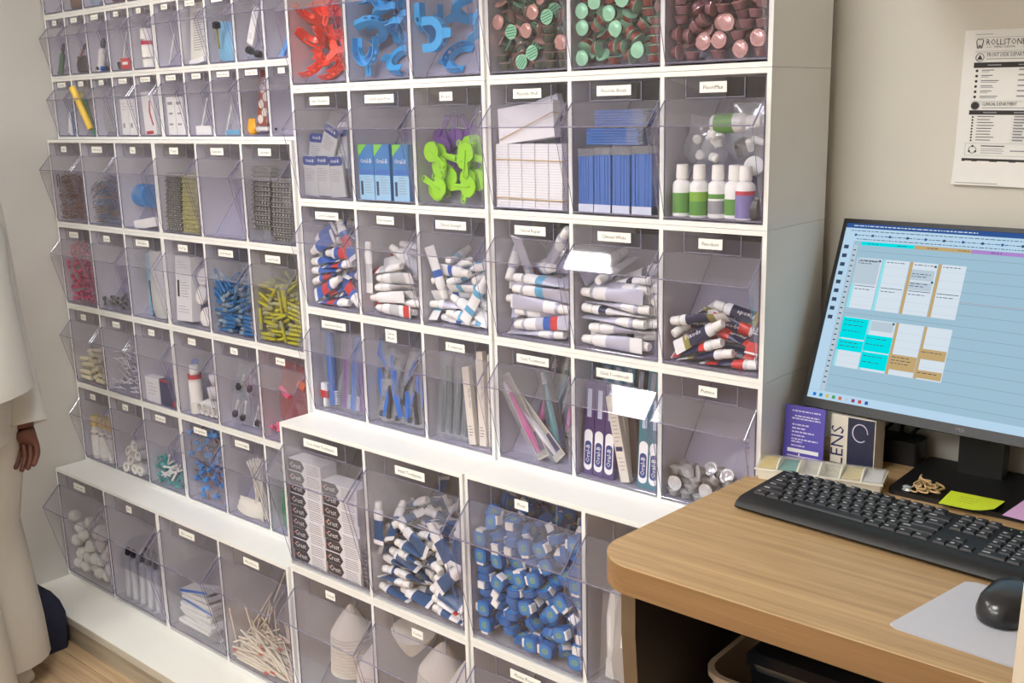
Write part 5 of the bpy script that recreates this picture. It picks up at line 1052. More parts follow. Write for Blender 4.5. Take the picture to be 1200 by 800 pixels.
486,197,642,17,-60,49,32,0,104,274,543,60,-5,-12,23,0,673,300,614,24,22,25,-60,0,723,106,595,56,60,15,29,0,286,213,743,4,60,28,46,0,604,189,496,4,60,1,20,0,196,363,663,20,22,60,-24,0,536,381,689,60,24,18,-18,0,279,549,665,60,52,44,-30,0,
817,106,744,11,26,26,-60,0,859,224,620,60,25,-8,-14,0,],
 'c3r2b2': [48,94,136,21,60,0,0,0,267,50,95,0,60,-60,0,1,102,160,154,20,10,29,-60,0,287,104,150,60,-21,60,-21,0,186,155,148,42,-43,8,-60,1,128,86,166,45,46,-60,-11,0,219,105,205,16,-27,9,60,0,],
}
for bid, (where, kinds, wt, label, group) in PILES.items():
    o = bin_at(*where)
    raw = POSES[bid]
    for k in range(0, len(raw), 8):
        px, py, pz, a, b, c, d, v = raw[k:k + 8]
        q = Quaternion((a, b, c, d)).normalized()
        kinds[v].put((o.x + px / 100, o.y + py / 100, o.z + pz / 100), q, label, group, .97)
# ------------------------------------------------------------------ goods set out one by one
ORD = ['first', 'second', 'third', 'fourth', 'fifth', 'sixth', 'seventh', 'eighth', 'ninth', 'tenth', 'eleventh', 'twelfth', 'thirteenth', 'fourteenth']

class Bin:
    def __init__(self, c, z0, kind, n, i):
        self.o = bin_at(c, z0, kind, n, i)
        self.w, self.q, self.zb = bin_w(n), PROF[kind], PROF[kind]['zb'] + .02
        self.s = math.degrees(math.atan2(self.q['p'], self.q['zo'] - self.q['zb']))    # lean of the front panel
    def at(self, x, y, z):
        return (self.o.x + x, self.o.y + y, self.o.z + z)
    def put(self, kd, x, y, z, label, group=None, rx=0, ry=0, rz=0):
        return kd.put(self.at(x, y, z), Q(rx, ry, rz), label, group)

FACE = RX(90)        # local XY -> a face looking along -y

def box_kind(name, cat, w, d, h, mats, deco=None, deco_name='print'):
    b = MB().box(-w / 2, w / 2, -d / 2, d / 2, 0, h, mats)
    kids = []
    if deco:
        k = MB()
        deco(k, w, d, h)
        kids.append((deco_name, k.mesh(deco_name, smooth=False), ()))
    return Kind(name, cat, b.mesh(name, smooth=False), kids)

def patch(k, x0, x1, z0, z1, y, mat, t=.012):
    k.box(x0, x1, y - t, y, z0, z1, mat)

def word(k, s, x, z, y, size, mat, wmax=None, turn=0, align='c'):
    k.text(s, TR(x, y - .016, z) @ FACE @ RZ(turn), mat, size, align, wmax)

def bottle_kind(name, cat, r, h, hc, rc, body, cap, bands=(), n=16):
    b = MB().lathe([(r * .9, 0), (r, .06), (r, h * .8), (r * .92, h * .88), (rc * .8, h * .96), (rc * .8, h)], body, n)
    kids = []
    if bands:
        k = MB()
        for z0, z1, m in bands:
            k.rings([[Vector((1.012 * r * math.cos(2 * PI * i / n), 1.012 * r * math.sin(2 * PI * i / n), z)) for i in range(n)] for z in (z0 * h, z1 * h)], m, False, False)
        kids.append(('label_wrap', k.mesh('label_wrap'), ()))
    c = MB().lathe([(rc, h * .97), (rc * 1.02, h + .03), (rc * .95, h + hc), (rc * .8, h + hc + .04)], cap, n)
    kids.append(('cap', c.mesh('cap'), ()))
    return Kind(name, cat, b.mesh(name), kids)

def bag_kind(w, d, h, mat, seed, name='clear_bag', cat='bag', inner=None):
    r = random.Random(seed)
    rs = []
    N = 14
    for i, (zz, kx, ky) in enumerate(((0, .7, .6), (.12, .95, .95), (.35, 1, 1), (.6, .93, .9), (.8, .8, .6), (.93, .85, .25), (1, .9, .06))):
        ring = []
        for j in range(N):
            a = 2 * PI * j / N
            f = r.uniform(.86, 1.05)
            ring.append(Vector((w / 2 * kx * f * math.cos(a), d / 2 * ky * f * math.sin(a), h * zz + (r.uniform(-.04, .04) * h if i else 0))))
        rs.append(ring)
    b = MB().rings(rs, mat)
    kids = []
    if inner:
        k = MB()
        inner(k, r)
        kids.append(('contents', k.mesh('contents'), ()))
    return Kind(name, cat, b.mesh(name, sharp=20), kids)

GREY_P = pm('print_grey', (150, 150, 156), rough=0.7)
def lines(k, x0, x1, z1, n, dz, y, mat=None, th=.05, seed=1):
    r = random.Random(seed)
    for i in range(n):
        patch(k, x0, x0 + (x1 - x0) * r.uniform(.6, 1), z1 - i * dz - th, z1 - i * dz, y, mat or GREY_P)

OBLUE = pm('oral_blue', (34, 58, 130), rough=0.35)
KBLUE = pm('packet_blue', (52, 104, 184), rough=0.4, var=0.15, scale=40)
KBLUE2 = pm('packet_blue_edge', (40, 76, 148), rough=0.4)
LGREEN = pm('label_green', (92, 150, 62), rough=0.5)
LPURP = pm('label_purple', (128, 120, 176), rough=0.5)
LRED = pm('label_red', (190, 48, 70), rough=0.5)
TAN = pm('rubber_tan', (196, 170, 132), rough=0.6)
SLIP = pm('slip_white', (240, 240, 244), rough=0.6, var=0.03)
SLIPE = pm('slip_edge', (206, 206, 218), rough=0.7)

# --- white slips in bundles (Fluoride Well)
b = Bin(1, 2*H2+2*H3, 3, 3, 0)
m = MB()
rr = random.Random(7)
for i in range(24):
    dx, dy = rr.uniform(-.02, .02), rr.uniform(-.03, .03)
    m.box(-.62 + dx, .62 + dx, -.6 + dy, .6 + dy, i * .2, i * .2 + .165, SLIP)
m.box(-.58, .58, -.5, .56, 0, 4.8, SLIPE)
sl = Kind('slip_bundle', 'slips', m.mesh('slip_bundle', smooth=False))
for i in range(5):
    o = b.put(sl, .85 + i * 1.30, .78, b.zb, 'white slip bundle, %s from the divider in the bin of white slips' % ORD[i], 'white slip bundles')
env = box_kind('folded_packet', 'packet', 5.2, .9, 2.7, SLIP)
b.put(env, 3.2, .75, 5.55, 'big folded white packet lying on the white slip bundles', None, -6, -7, 3)
b.put(box_kind('folded_packet', 'packet', 2.0, .6, 1.7, SLIPE), 4.6, 1.9, 7.1, 'pale folded paper corner sticking up behind the big white packet', None, 0, -14, 0)
def band_kind(w, d, h, r=.05):
    pts = []
    for p in rounded(w, d, .08, 2):
        pts.append((p[0], p[1], h * math.sin(p[0] * 1.3)))
    return Kind('rubber_band', 'rubber band', MB().tube(pts, r, TAN, 5, True).mesh('rubber_band'))
b.put(band_kind(6.55, 1.36, .05), 3.45, .78, b.zb + 3.6, 'thin tan rubber band round the upper part of the white slip bundles')
b.put(band_kind(6.55, 1.36, .06), 3.45, .78, b.zb + .7, 'thin tan rubber band round the foot of the white slip bundles')
b.put(band_kind(5.35, 1.05, .0), 3.2, .75, 6.6, 'tan rubber band slanting round the big folded white packet', None, -6, -22, 3)

# --- blue packets (Fluoride Brush)
b = Bin(1, 2*H2+2*H3, 3, 3, 1)
def blue_block(w, h):
    m = MB()
    r = random.Random(int(w * 100))
    n = 6
    for i in range(n):
        x = -w / 2 + w * i / n
        m.box(x, x + w / n - .03, -.6 + r.uniform(0, .06), .6, 0, h - .55, KBLUE)
    m.box(-w / 2, w / 2 - .03, -.62, .6, -.0, .55, pm('packet_pale_end', (206, 214, 232), rough=.5))
    k = MB().box(-w / 2, w / 2, -.62, .6, h - .55, h, WRAP)
    return Kind('blue_packet_block', 'packets', m.mesh('blue_packet_block', smooth=False), [('clear_top', k.mesh('clear_top', smooth=False), ())])
for i, (x, w, h) in enumerate(((1.05, 1.35, 4.5), (2.5, 1.45, 4.6), (4.1, 1.5, 4.6), (5.85, 1.65, 4.7))):
    b.put(blue_block(w, h), x, .8, b.zb, 'upright block of blue packets, %s from the divider in the blue packet bin' % ORD[i], 'blue packet blocks')
m = MB()
for i in range(6):
    m.box(-2.2 + .05 * (i % 2), 2.2 - .08 * (i % 3), -.75, .75, i * .19, i * .19 + .16, KBLUE)
fl = Kind('blue_packet_stack', 'packets', m.mesh('blue_packet_stack', smooth=False), [('sleeve', MB().box(1.2, 2.5, -.8, .8, -.02, 1.18, WRAP).mesh('sleeve', smooth=False), ())])
b.put(fl, 3.4, .85, 5.35, 'lower of the two flat stacks of blue packets', 'flat blue stacks', 0, 0, 2)
b.put(fl, 3.7, 1.3, 6.6, 'upper of the two flat stacks of blue packets', 'flat blue stacks', 0, 0, -4)

# --- little bottles (FluoriMax)
b = Bin(1, 2*H2+2*H3, 3, 3, 2)
BW = pm('bottle_white', (240, 240, 238), rough=0.35, var=0.02)
bots = [bottle_kind('small_bottle', 'bottle', .64, 2.6, .85, .42, BW, CAPW, z) for z in (
    [(.1, .62, LGREEN)], [(.06, .42, LGREEN), (.42, .66, pm('label_lime', (130, 180, 60), rough=0.5))], [(.5, .62, LGREEN), (.12, .45, GREY_P)], [(.1, .5, LGREEN)], [(.05, .62, LPURP), (.62, .72, LRED)])]
for i, (x, yy, nm) in enumerate(((.95, .8, 'white bottle with a green label, standing nearest the divider'), (2.3, .75, 'white bottle with a two-tone green label'), (3.65, .85, 'white bottle with a thin green line and small print'),
                                 (4.8, 1.0, 'white bottle with a dark green label half hidden behind its neighbours'), (5.75, .7, 'white bottle with a purple label and red band'))):
    b.put(bots[i], x, yy, b.zb, nm, 'small bottles in the FluoriMax bin')
b.put(bots[4], 5.9, 1.5, 4.0, 'white bottle tipped over above the purple-labelled one', 'small bottles in the FluoriMax bin', -100, 0, 30)
b.put(bots[0], 2.6, 1.9, 6.6, 'green-labelled white bottle lying on its side on top of the bags', 'small bottles in the FluoriMax bin', 0, 86, 4)
def caps_in(k, r):
    for i in range(7):
        M = TR(r.uniform(-1, 1), r.uniform(-.4, .3), r.uniform(.5, 2.2)) @ RX(r.uniform(0, 180)) @ RY(r.uniform(0, 90))
        k.lathe([(.3, -.3), (.32, .2), (.2, .3)], CAPW, 8, M)
b.put(bag_kind(3.4, 1.5, 3.2, WRAP, 3, inner=caps_in), 2.0, 2.0, 4.0, 'crumpled clear bag of white caps behind the small bottles', None, 0, 4, 0)
def dark_in(k, r):
    for i in range(6):
        M = TR(r.uniform(-.9, .9), r.uniform(-.4, .2), r.uniform(.4, 1.6)) @ RX(r.uniform(0, 180)) @ RY(r.uniform(0, 90))
        k.lathe([(.22, -.4), (.22, .4), (.1, .5)], INK if i % 2 else CAPW, 8, M)
b.put(bag_kind(3.0, 1.5, 3.6, WRAP, 5, inner=dark_in), 5.1, 2.3, 4.3, 'crumpled clear bag with dark pieces behind the purple-labelled bottle')
b.put(bag_kind(1.3, .9, 1.5, pm('bag_black', (52, 46, 48), rough=0.3), 9, 'black_bag'), 6.35, .75, b.zb, 'small black crumpled bag beside the purple-labelled bottle')

# --- packed toothbrushes
def pack_kind(col, card, w=1.3, h=7.4, dark=None):
    c = MB().box(-w / 2, w / 2, .0, .03, 0, h, card)
    patch(c, -w / 2 + .1, w / 2 - .1, h * .08, h * .3, 0, pm('card_print_navy', (58, 64, 120), rough=0.5))
    br = MB().tube([(0, -.22, .5), (.05, -.24, 2.2), (0, -.22, 4.2), (0, -.2, h - 1.6), (0, -.2, h - .6)], [.14, .28, .22, .13, .16], col, 8)
    for i in range(5):
        br.box(-.14, .14, -.42, -.22, h - 1.5 + i * .2, h - 1.36 + i * .2, pm('bristle_white', (235, 238, 245), rough=0.6))
    cv = MB().box(-w / 2 + .06, w / 2 - .06, -.46, .0, .12, h - .12, WRAP)
    return Kind('packed_toothbrush', 'toothbrush', c.mesh('packed_toothbrush', smooth=False), [('brush', br.mesh('brush'), ()), ('blister', cv.mesh('blister', smooth=False), ())])
b = Bin(1, 2*H2, 3, 3, 0)
PINKB = pm('brush_pink', (206, 88, 160), rough=0.3)
TEALB = pm('brush_teal', (70, 150, 160), rough=0.3)
NAVYC = pm('card_navy', (44, 50, 92), rough=0.45, var=0.15)
CREAMC = pm('card_cream', (226, 218, 204), rough=0.6)
DGREEN = pm('card_dark_green', (46, 66, 66), rough=0.45, var=0.15)
for kd, x, yy, z, rx, ry, nm in (
    (pack_kind(PINKB, CREAMC), 4.1, .62, .92, 0, -33, 'packed pink toothbrush leaning across the bin, uppermost'),
    (pack_kind(pm('brush_white', (230, 230, 235), rough=.3), CREAMC), 5.5, 1.0, 1.05, 0, -46, 'packed white toothbrush on a cream card leaning lowest'),
    (pack_kind(TEALB, DGREEN), 5.2, 1.5, 1.1, -12, -24, 'packed teal toothbrush on a dark green card behind the pink one'),
    (pack_kind(TEALB, NAVYC, 1.2, 7.8), 6.3, 2.0, 1.8, -22, -4, 'packed toothbrush on a navy card at the divider side'),
    (pack_kind(PINKB, NAVYC, 1.2, 7.6), 2.4, 1.7, 1.5, -22, 3, 'packed toothbrush on a navy card standing upright at the back'),
    (pack_kind(TEALB, CREAMC, 1.0, 7.6), 3.7, 1.9, 1.7, -22, 2, 'packed toothbrush on a cream card standing at the back behind the pink one'),
    (pack_kind(PINKB, DGREEN, 1.2, 7.6), 5.0, 2.4, 2.3, -24, 0, 'packed toothbrush on a dark green card standing at the very back')):
    b.put(kd, x, yy, z, nm, 'packed toothbrushes in the first brush bin', rx, ry, 0)

def oral_kind(col, w=.92, h=7.3, logo=True, d=.5):
    def deco(k, w, d, h):
        y = -d / 2
        if logo:
            pts = [(p[0], p[1] + 1.95) for p in rounded(w * .82, 3.2, w * .4, 4)]
            k.prism(pts, y - .014, y, WINK, 'y')
            pts = [(p[0], p[1] + 1.7) for p in rounded(w * .66, 1.9, w * .3, 4)]
            k.prism(pts, y - .02, y - .014, OBLUE, 'y')
            k.text('Oral-B', TR(.17, y - .03, 1.65) @ FACE @ RZ(90), WINK, .52, 'c', 1.65)
        patch(k, -.2, .2, h * .62, h * .92, y, pm('pack_shine', (196, 206, 226), rough=.3))
    return box_kind('toothbrush_box', 'toothbrush', w, d, h, col, deco)
b = Bin(1, 2*H2, 3, 3, 1)
PURP = pm('pack_purple', (70, 48, 112), rough=0.3, var=0.2, stretch=(1, 1, .2))
TEALP = pm('pack_teal', (64, 122, 138), rough=0.3, var=0.15)
LTEAL = pm('pack_light_teal', (104, 168, 196), rough=0.35, var=0.15)
BRN = pm('pack_dark_brown', (62, 52, 54), rough=0.4)
for i in range(3):
    b.put(oral_kind(PURP), .75 + i * .98, .72, b.zb, 'purple toothbrush box with a white oval logo, %s from the divider' % ORD[i], 'purple toothbrush boxes', -4, 0, 0)
cr = box_kind('toothbrush_box', 'toothbrush', .8, .5, 6.6, CREAMC, lambda k, w, d, h: (patch(k, -.3, .3, 2.4, 2.75, -d / 2, NAVYC), lines(k, -.25, .3, 5.6, 9, .3, -d / 2), lines(k, -.2, .3, 1.9, 4, .3, -d / 2)))
b.put(cr, 4.25, .75, b.zb + .1, 'cream toothbrush box leaning between purple and teal boxes, front one', 'cream toothbrush boxes', 0, -12, 0)
b.put(cr, 4.0, 1.35, b.zb + .1, 'cream toothbrush box leaning behind the other cream one', 'cream toothbrush boxes', 0, -8, 0)
b.put(box_kind('toothbrush_box', 'toothbrush', .8, .45, 6.8, BRN), 4.75, 1.5, b.zb + .3, 'dark brown toothbrush box leaning beside the cream ones', None, -4, -9, 0)
for i in range(2):
    b.put(oral_kind(TEALP), 5.75 + i * .93, .75, b.zb, 'teal toothbrush box with a white oval logo, %s from the cream boxes' % ORD[i], 'teal toothbrush boxes', -4, 0, 0)
for i in range(6):
    b.put(oral_kind(LTEAL if i not in (3,) else BRN, .95, 7.4, False), .85 + i * 1.08, 2.05, 1.95, '%s light box of the back row behind the purple boxes, counted from the divider' % ORD[i], 'toothbrush boxes of the back row', -10, 0, 0)

# --- silver packets and blue boxes
SILV = pm('packet_silver', (190, 192, 196), rough=0.32, metal=0.35, var=0.1, scale=30)
b = Bin(2, 2*H2+2*H3, 3, 3, 0)
def pkt(k, w, d, h):
    y = -d / 2
    k.prism([(p[0], p[1] + h - .42) for p in rounded(w, .8, .25, 3)], y - .03, y + .02, OBLUE, 'y')
    k.text('Oral-B', TR(0, y - .04, h - .55) @ FACE, WINK, .42, 'c', w * .8)
    lines(k, -w * .36, w * .36, h - 1.15, 6, .2, y, None, .05)
pk = box_kind('silver_packet', 'packet', 1.95, .22, 3.6, SILV, pkt)
for x, yy, z, rx, ry, nm in ((1.2, .55, .6, 2, 2, 'front row nearest the divider'), (3.0, .6, .65, 3, 0, 'front row in the middle'), (4.9, .6, .6, 2, -3, 'front row at the far side'),
                             (1.15, 1.05, 2.6, -6, 3, 'second row nearest the divider'), (3.2, .55, 3.5, 0, 24, 'tilted on top of the front row'), (5.2, .8, 3.1, -4, -4, 'second row at the far side'),
                             (5.4, 2.2, 5.0, -20, 10, 'topmost at the back under the lip')):
    b.put(pk, x, yy, z, 'silver packet with a blue top, ' + nm, 'silver packets with blue tops', rx, ry, 0)
b.put(bag_kind(3.6, 1.3, 2.0, WRAP, 21), 3.6, 2.3, 6.0, 'empty clear bag on top of the silver packets')
b.put(BALL, 4.3, 2.0, 6.4, 'round white wad lying on the silver packets')
b = Bin(2, 2*H2+2*H3, 3, 3, 1)
BOXB = pm('box_blue', (52, 122, 186), rough=0.35, var=0.1)
def bx(k, w, d, h):
    y = -d / 2
    patch(k, -w / 2, w / 2, 0, h * .45, y, pm('box_pale_blue', (150, 196, 224), rough=.35))
    k.prism([(-w / 2, h), (w * .1, h), (-w / 2, h - 1.0)], y - .02, y, pm('box_green', (126, 200, 76), rough=.4), 'y')
    k.text('Oral-B', TR(0, y - .03, h * .66) @ FACE, OBLUE, .58, 'c', w * .78)
    k.text('Oral-B', TR(0.02, y - .04, h * .66 + .02) @ FACE, WINK, .56, 'c', w * .76)
    patch(k, -w * .4, -w * .25, .4, 1.6, y - .012, NAVYC)
    lines(k, -w * .15, w * .4, h * .42, 7, .22, y - .012, GREY_P, .05)
    patch(k, -w * .4, w * .4, h * .47, h * .55, y, KBLUE)
bk_ = box_kind('floss_box', 'box', 1.9, 1.2, 4.7, BOXB, bx)
for i, x in enumerate((1.35, 3.35, 5.65)):
    b.put(bk_, x, .78, b.zb, 'blue box with a green corner, %s from the silver packets' % ORD[i], 'blue boxes with green corners')
b = Bin(2, 2*H2+2*H3, 3, 3, 2)
b.put(bag_kind(2.0, .9, 3.4, WRAP, 31), 5.4, 1.4, 4.6, 'clear and white sachet sticking up above the lime paddles', None, 0, 16, 0)

# --- wrapped brushes
def big_brush(col, tip):
    h = MB().tube([(0, 0, 1.6), (.06, -.05, 3.0), (-.05, .05, 5.2), (0, 0, 7.2)], [.3, .42, .5, .32], col, 8)
    hd = MB().box(-.36, .36, -.2, .2, .2, 1.7, col)
    br = MB()
    for i in range(6):
        br.box(.32, .75, -.14, .14, .28 + i * .23, .42 + i * .23, tip)
    wr = MB().box(-.75, .8, -.42, .4, 0, 7.5, WRAP)
    return Kind('wrapped_brush', 'brush', h.mesh('wrapped_brush'), [('head', hd.mesh('head', smooth=False), ()), ('bristles', br.mesh('bristles', smooth=False), ()), ('wrapper', wr.mesh('wrapper', smooth=False), ())])
b = Bin(2, 2*H2, 3, 3, 0)
DBL = pm('brush_blue', (36, 108, 200), rough=0.3)
PUR = pm('brush_purple', (120, 66, 150), rough=0.3)
BR = pm('bristle_white', (235, 238, 245))
for i, (col, x, yy, ry, nm) in enumerate(((DBL, 2.0, .75, -6, 'blue wrapped brush leaning nearest the divider'), (PUR, 3.6, .8, 5, 'purple wrapped brush in the middle'), (DBL, 4.9, .75, 4, 'blue wrapped brush next to the purple ones'),
                                         (PUR, 6.1, .85, 2, 'purple wrapped brush at the far divider'))):
    b.put(big_brush(col, BR), x, yy, .74, nm, 'wrapped brushes', -5, ry, 0)
b.put(Kind('red_brush_head', 'brush', MB().box(-.5, .5, -.3, .3, .9, 1.6, TR_).mesh('red_brush_head', smooth=False), [('bristles', MB().box(-.45, .45, -.25, .25, 1.6, 2.3, BR).mesh('bristles', smooth=False), ()), ('foot', MB().lathe([(.35, 0), (.35, .7), (.3, .9)], CAPW, 10).mesh('foot'), ())]),
      .9, .8, .65, 'small red and white brush head standing next to the blue wrapped brush')
b = Bin(2, 2*H2, 3, 3, 1)
DKP = pm('pouch_dark', (40, 44, 54), rough=.3)
def pouch_kind(col, seed):
    r = random.Random(seed)
    w = MB().box(-.8, .8, -.14, .14, 0, 3.9, WRAP)
    k = MB().tube([(r.uniform(-.3, .3), 0, .5), (r.uniform(-.3, .3), 0, 2.0), (r.uniform(-.3, .3), 0, 3.3)], [.28, .36, .2], col, 7)
    k.lathe([(.2, 0), (.34, .1), (.3, .5), (.1, .6)], DKP, 8, TR(r.uniform(-.3, .3), 0, .25))
    return Kind('brush_pouch', 'brush', w.mesh('brush_pouch', smooth=False), [('small_brush', k.mesh('small_brush'), ())])
DK = pm('dark_plastic', (48, 46, 52), rough=0.35)
rr = random.Random(19)
for i in range(16):
    z = .8 + (i // 5) * 1.35
    x = 1.1 + (i % 5) * 1.25 + rr.uniform(-.2, .2)
    b.put(pouch_kind(DBL if i % 3 != 1 else DK, i), x, .62 + .34 * (i // 5) + .04 * (i % 5), z, 'clear pouch, small %s brush, %s row up, %s along from the wrapped brushes' % ('blue' if i % 3 != 1 else 'dark', ORD[i // 5], ORD[i % 5]),
          'clear brush pouches', -6, rr.uniform(-30, 30), rr.uniform(-10, 10))
b = Bin(2, 2*H2, 3, 3, 2)
DTEAL = pm('wrap_dark_teal', (58, 88, 96), rough=0.35, var=0.2, stretch=(8, 8, 1))
for i in range(4):
    m = MB().tube([(0, 0, .4), (.05, 0, 3), (0, 0, 6.3)], [.16, .22, .14], DTEAL, 7)
    b.put(Kind('wrapped_toothbrush', 'toothbrush', m.mesh('wrapped_toothbrush'), [('wrapper', MB().box(-.42, .42, -.28, .28, 0, 7.6, WRAP).mesh('wrapper', smooth=False), ())]), 1.0 + i * .86, .7 + .08 * i, .62,
          'dark teal toothbrush in clear wrap, %s from the divider' % ORD[i], 'dark teal wrapped toothbrushes', -5, (2, -1, 1, 3)[i], 0)
for i, (x, ry, h) in enumerate(((4.75, -9, 6.6), (5.75, -5, 8.0), (6.6, -3, 7.8))):
    b.put(box_kind('slim_box', 'toothbrush', .78, .5, h, CREAMC, lambda k, w, d, hh: (word(k, 'Pacific Care', .1, hh * .60, -d / 2, .34, KBLUE2, 3.0, -90), lines(k, -.25, .25, 1.6, 4, .25, -d / 2, NAVYC))), x, .75 + .22 * i, .62,
          'slim white printed toothbrush box, %s from the dark teal ones' % ORD[i], 'slim white boxes', -4, ry, 0)

# --- boxed toothpaste
b = Bin(2, H2, 2, 2, 0)
BLK = pm('carton_black', (36, 38, 56), rough=0.35)
CWH = pm('carton_white', (232, 232, 234), rough=0.45)
def cbox(k, w, d, h):
    y = -d / 2
    k.prism([(-w / 2, .02), (-.45, .02), (.0, h / 2), (-.45, h - .02), (-w / 2, h - .02)], y - .012, y, BLK, 'y')
    k.lathe([(.11, 0), (.11, .012)], TR_, 10, TR(-w * .445, y - .012, h / 2) @ RX(90))
    k.text('Crest', TR(-w * .27, y - .03, h / 2 - .22) @ FACE, WINK, .72, 'c', 1.55)
    lines(k, .25, w * .46, h - .2, 5, .2, y, GREY_P, .06, 5)
cb = box_kind('toothpaste_carton', 'toothpaste', 4.75, 1.9, 1.13, CWH, cbox)
for cx in range(2):
    for r in range(9 - cx):
        b.put(cb, 2.65 + cx * 4.85, 1.12 + (.0 if r % 2 else .06) + cx * .04, b.zb + r * 1.14, 'black and white toothpaste carton, %s from the bottom of the %s stack' % (ORD[r], ('near', 'second')[cx]), 'stacked toothpaste cartons', 0, 0, (-1, 1.5, 0)[r % 3])
kb = box_kind('dark_carton', 'carton', .8, 1.9, 3.4, BLK, lambda k, w, d, h: lines(k, -.3, .3, h - .3, 7, .4, -d / 2, GREY_P, .1))
b.put(kb, 10.55, 1.2, b.zb, 'upright dark carton at the foot of the toothpaste carton stacks')
# --- paper cones
CONE = pm('cone_paper', (226, 220, 210), rough=0.9, var=0.05, bump=0.2)
cone = Kind('paper_cone', 'paper cone', MB().lathe([(2.0, 0), (2.02, .05), (1.99, .14), (1.35, 1.3), (.75, 2.2), (.3, 2.75), (.03, 2.95)], CONE, 20).mesh('paper_cone'))
nest = Kind('paper_cone', 'paper cone', MB().lathe([(2.0, 0), (2.06, .03), (2.06, .14), (1.86, .17), (1.80, .36), (1.0, .5)], CONE, 20).mesh('paper_cone_rim'))
def cone_stack(b, x, yy, z, n, rx, ry, what):
    q = Q(rx, ry, 0)
    up = q @ Vector((0, 0, 1))
    for i in range(n):
        p = Vector((x, yy, z)) + up * (.33 * i)
        (cone if i == n - 1 else nest).put(b.at(*p), q, 'white paper cone nested in ' + what, 'paper cones in ' + what)
b = Bin(2, 0, 2, 2, 0)
cone_stack(b, 5.0, 2.5, 4.4, 13, -2, 1, 'the tall stack with a pointed top under the cartons')
cone_stack(b, 9.1, 2.2, 3.7, 8, -2, 0, 'the shorter stack beside the tall pointed one')
b = Bin(2, 0, 2, 2, 1)
cone_stack(b, 5.0, 2.5, 4.6, 13, -3, 7, 'the leaning stack in the second cone bin')
cone_stack(b, 9.1, 2.6, 4.5, 13, -3, 2, 'the stack by the far divider of the second cone bin')
cone.put(b.at(2.6, 2.3, 11.7), Q(182, 12, 0), 'single upside-down paper cone with its point down at the divider')
# --- second bin behind the desk edge
b = Bin(1, H2, 2, 2, 1)
b.put(bag_kind(4.5, 1.5, 8.6, pm('grey_bag', (176, 172, 166), rough=.35, var=.12, scale=20), 41, 'grey_bag', 'bag', lambda k, r: k.box(-.6, 1.6, -.95, -.8, 3.2, 5.2, WINK)), 3.2, 1.1, 1.25, 'limp pale grey bag behind the desk corner', None, 0, 6, 0)
b.put(big_brush(CAPW, BR), 1.4, 1.1, .95, 'white wrapped brush beside the grey bag', None, 0, 3, 0)
b.put(bag_kind(3.5, 1.5, 6.0, WRAP, 42), 7.6, 1.1, .95, 'clear bag behind the desk edge beside the grey bag')

# --- column three
SILVER = pm('blister_silver', (176, 176, 174), rough=0.16, metal=0.9, var=0.6, scale=330)
SILVY = pm('blister_straw', (196, 192, 140), rough=0.25, metal=0.4, var=0.55, scale=330)
def strip_kind(mat, seed):
    m = MB().box(-1.5, 1.5, -.62, .62, 0, .12, mat)
    k = MB()
    for i in range(6):
        k.lathe([(.18, -.5), (.2, -.4), (.2, .4), (.12, .5)], mat, 7, TR(-1.2 + i * .48, -.1, .26) @ RX(90))
    return Kind('blister_strip', 'blister strip', m.mesh('blister_strip', smooth=False), [('cartridges', k.mesh('cartridges'), ())])
for bi, (ma, mb_) in ((0, (SILVER, SILVY)), (2, (SILVER, SILVER))):
    b = Bin(3, H2+3*H3, 3, 3, bi)
    for cx, mt in enumerate((ma, mb_)):
        kd = strip_kind(mt, bi * 2 + cx)
        for r in range(13):
            y_ = .80 + .045 * max(0, r - 3)
            b.put(kd, 1.95 + cx * 3.12, y_, b.zb + (1.0 if bi == 2 and cx == 0 else 0) + r * .47, '%s blister strip, %s from the bottom of the %s stack in the %s bin' % (('silver', 'straw coloured')[mt is SILVY], ORD[r], ('near', 'second')[cx], {0: 'first', 2: 'third'}[bi]),
                  'stacked blister strips', 0, 0, (1, -1.5, 0, 2)[r % 4])
    if bi == 2:
        b.put(box_kind('clear_box', 'box', 2.9, 1.2, .95, WRAP), 1.95, .8, b.zb, 'clear plastic box under the silver blister strips')
b = Bin(3, H2+2*H3, 3, 3, 0)
b.put(box_kind('white_carton', 'carton', 3.0, 1.1, 7.0, CWH, lambda k, w, d, h: (lines(k, -1.2, 1, 6.4, 3, .3, -d / 2), patch(k, -1.2, -.8, 2.6, 4.4, -d / 2, INK), lines(k, -.5, 1.2, 4.2, 6, .3, -d / 2), lines(k, -1.1, 1.1, 1.6, 3, .3, -d / 2))), 2.1, .85, .9, 'tall printed white carton beside the cotton rounds', None, -5, -2, 0)
rd = roll_kind(pm('cotton_white', (238, 236, 228)), 1.05, .5, 'cotton_round', 'cotton round')
for i, (x, yy, z, rx) in enumerate(((5.6, .9, 1.7, 78), (4.9, .95, 4.0, 72), (5.2, 1.3, 6.0, 66))):
    b.put(rd, x, yy, z, 'white cotton round, %s from the bottom' % ORD[i], 'cotton rounds', rx, (20, -15, 10)[i], 0)
b = Bin(3, H2+1*H3, 3, 3, 0)
VW = pm('vial_white', (230, 228, 220), rough=.35)
b.put(bottle_kind('tall_vial', 'vial', .62, 5.2, .6, .42, VW, TB, [(.1, .9, CARD)]), 1.25, 1.2, .6, 'tall white vial with a blue cap', None, -4, 0, 0)
b.put(bottle_kind('tall_vial', 'vial', .72, 4.6, .8, .55, VW, CAPW, [(.86, .97, LRED), (.3, .8, CARD)]), 2.2, .8, .6, 'tall white vial with a red band under its cap')
RINGW = pm('ring_white', (236, 235, 230), rough=.35)
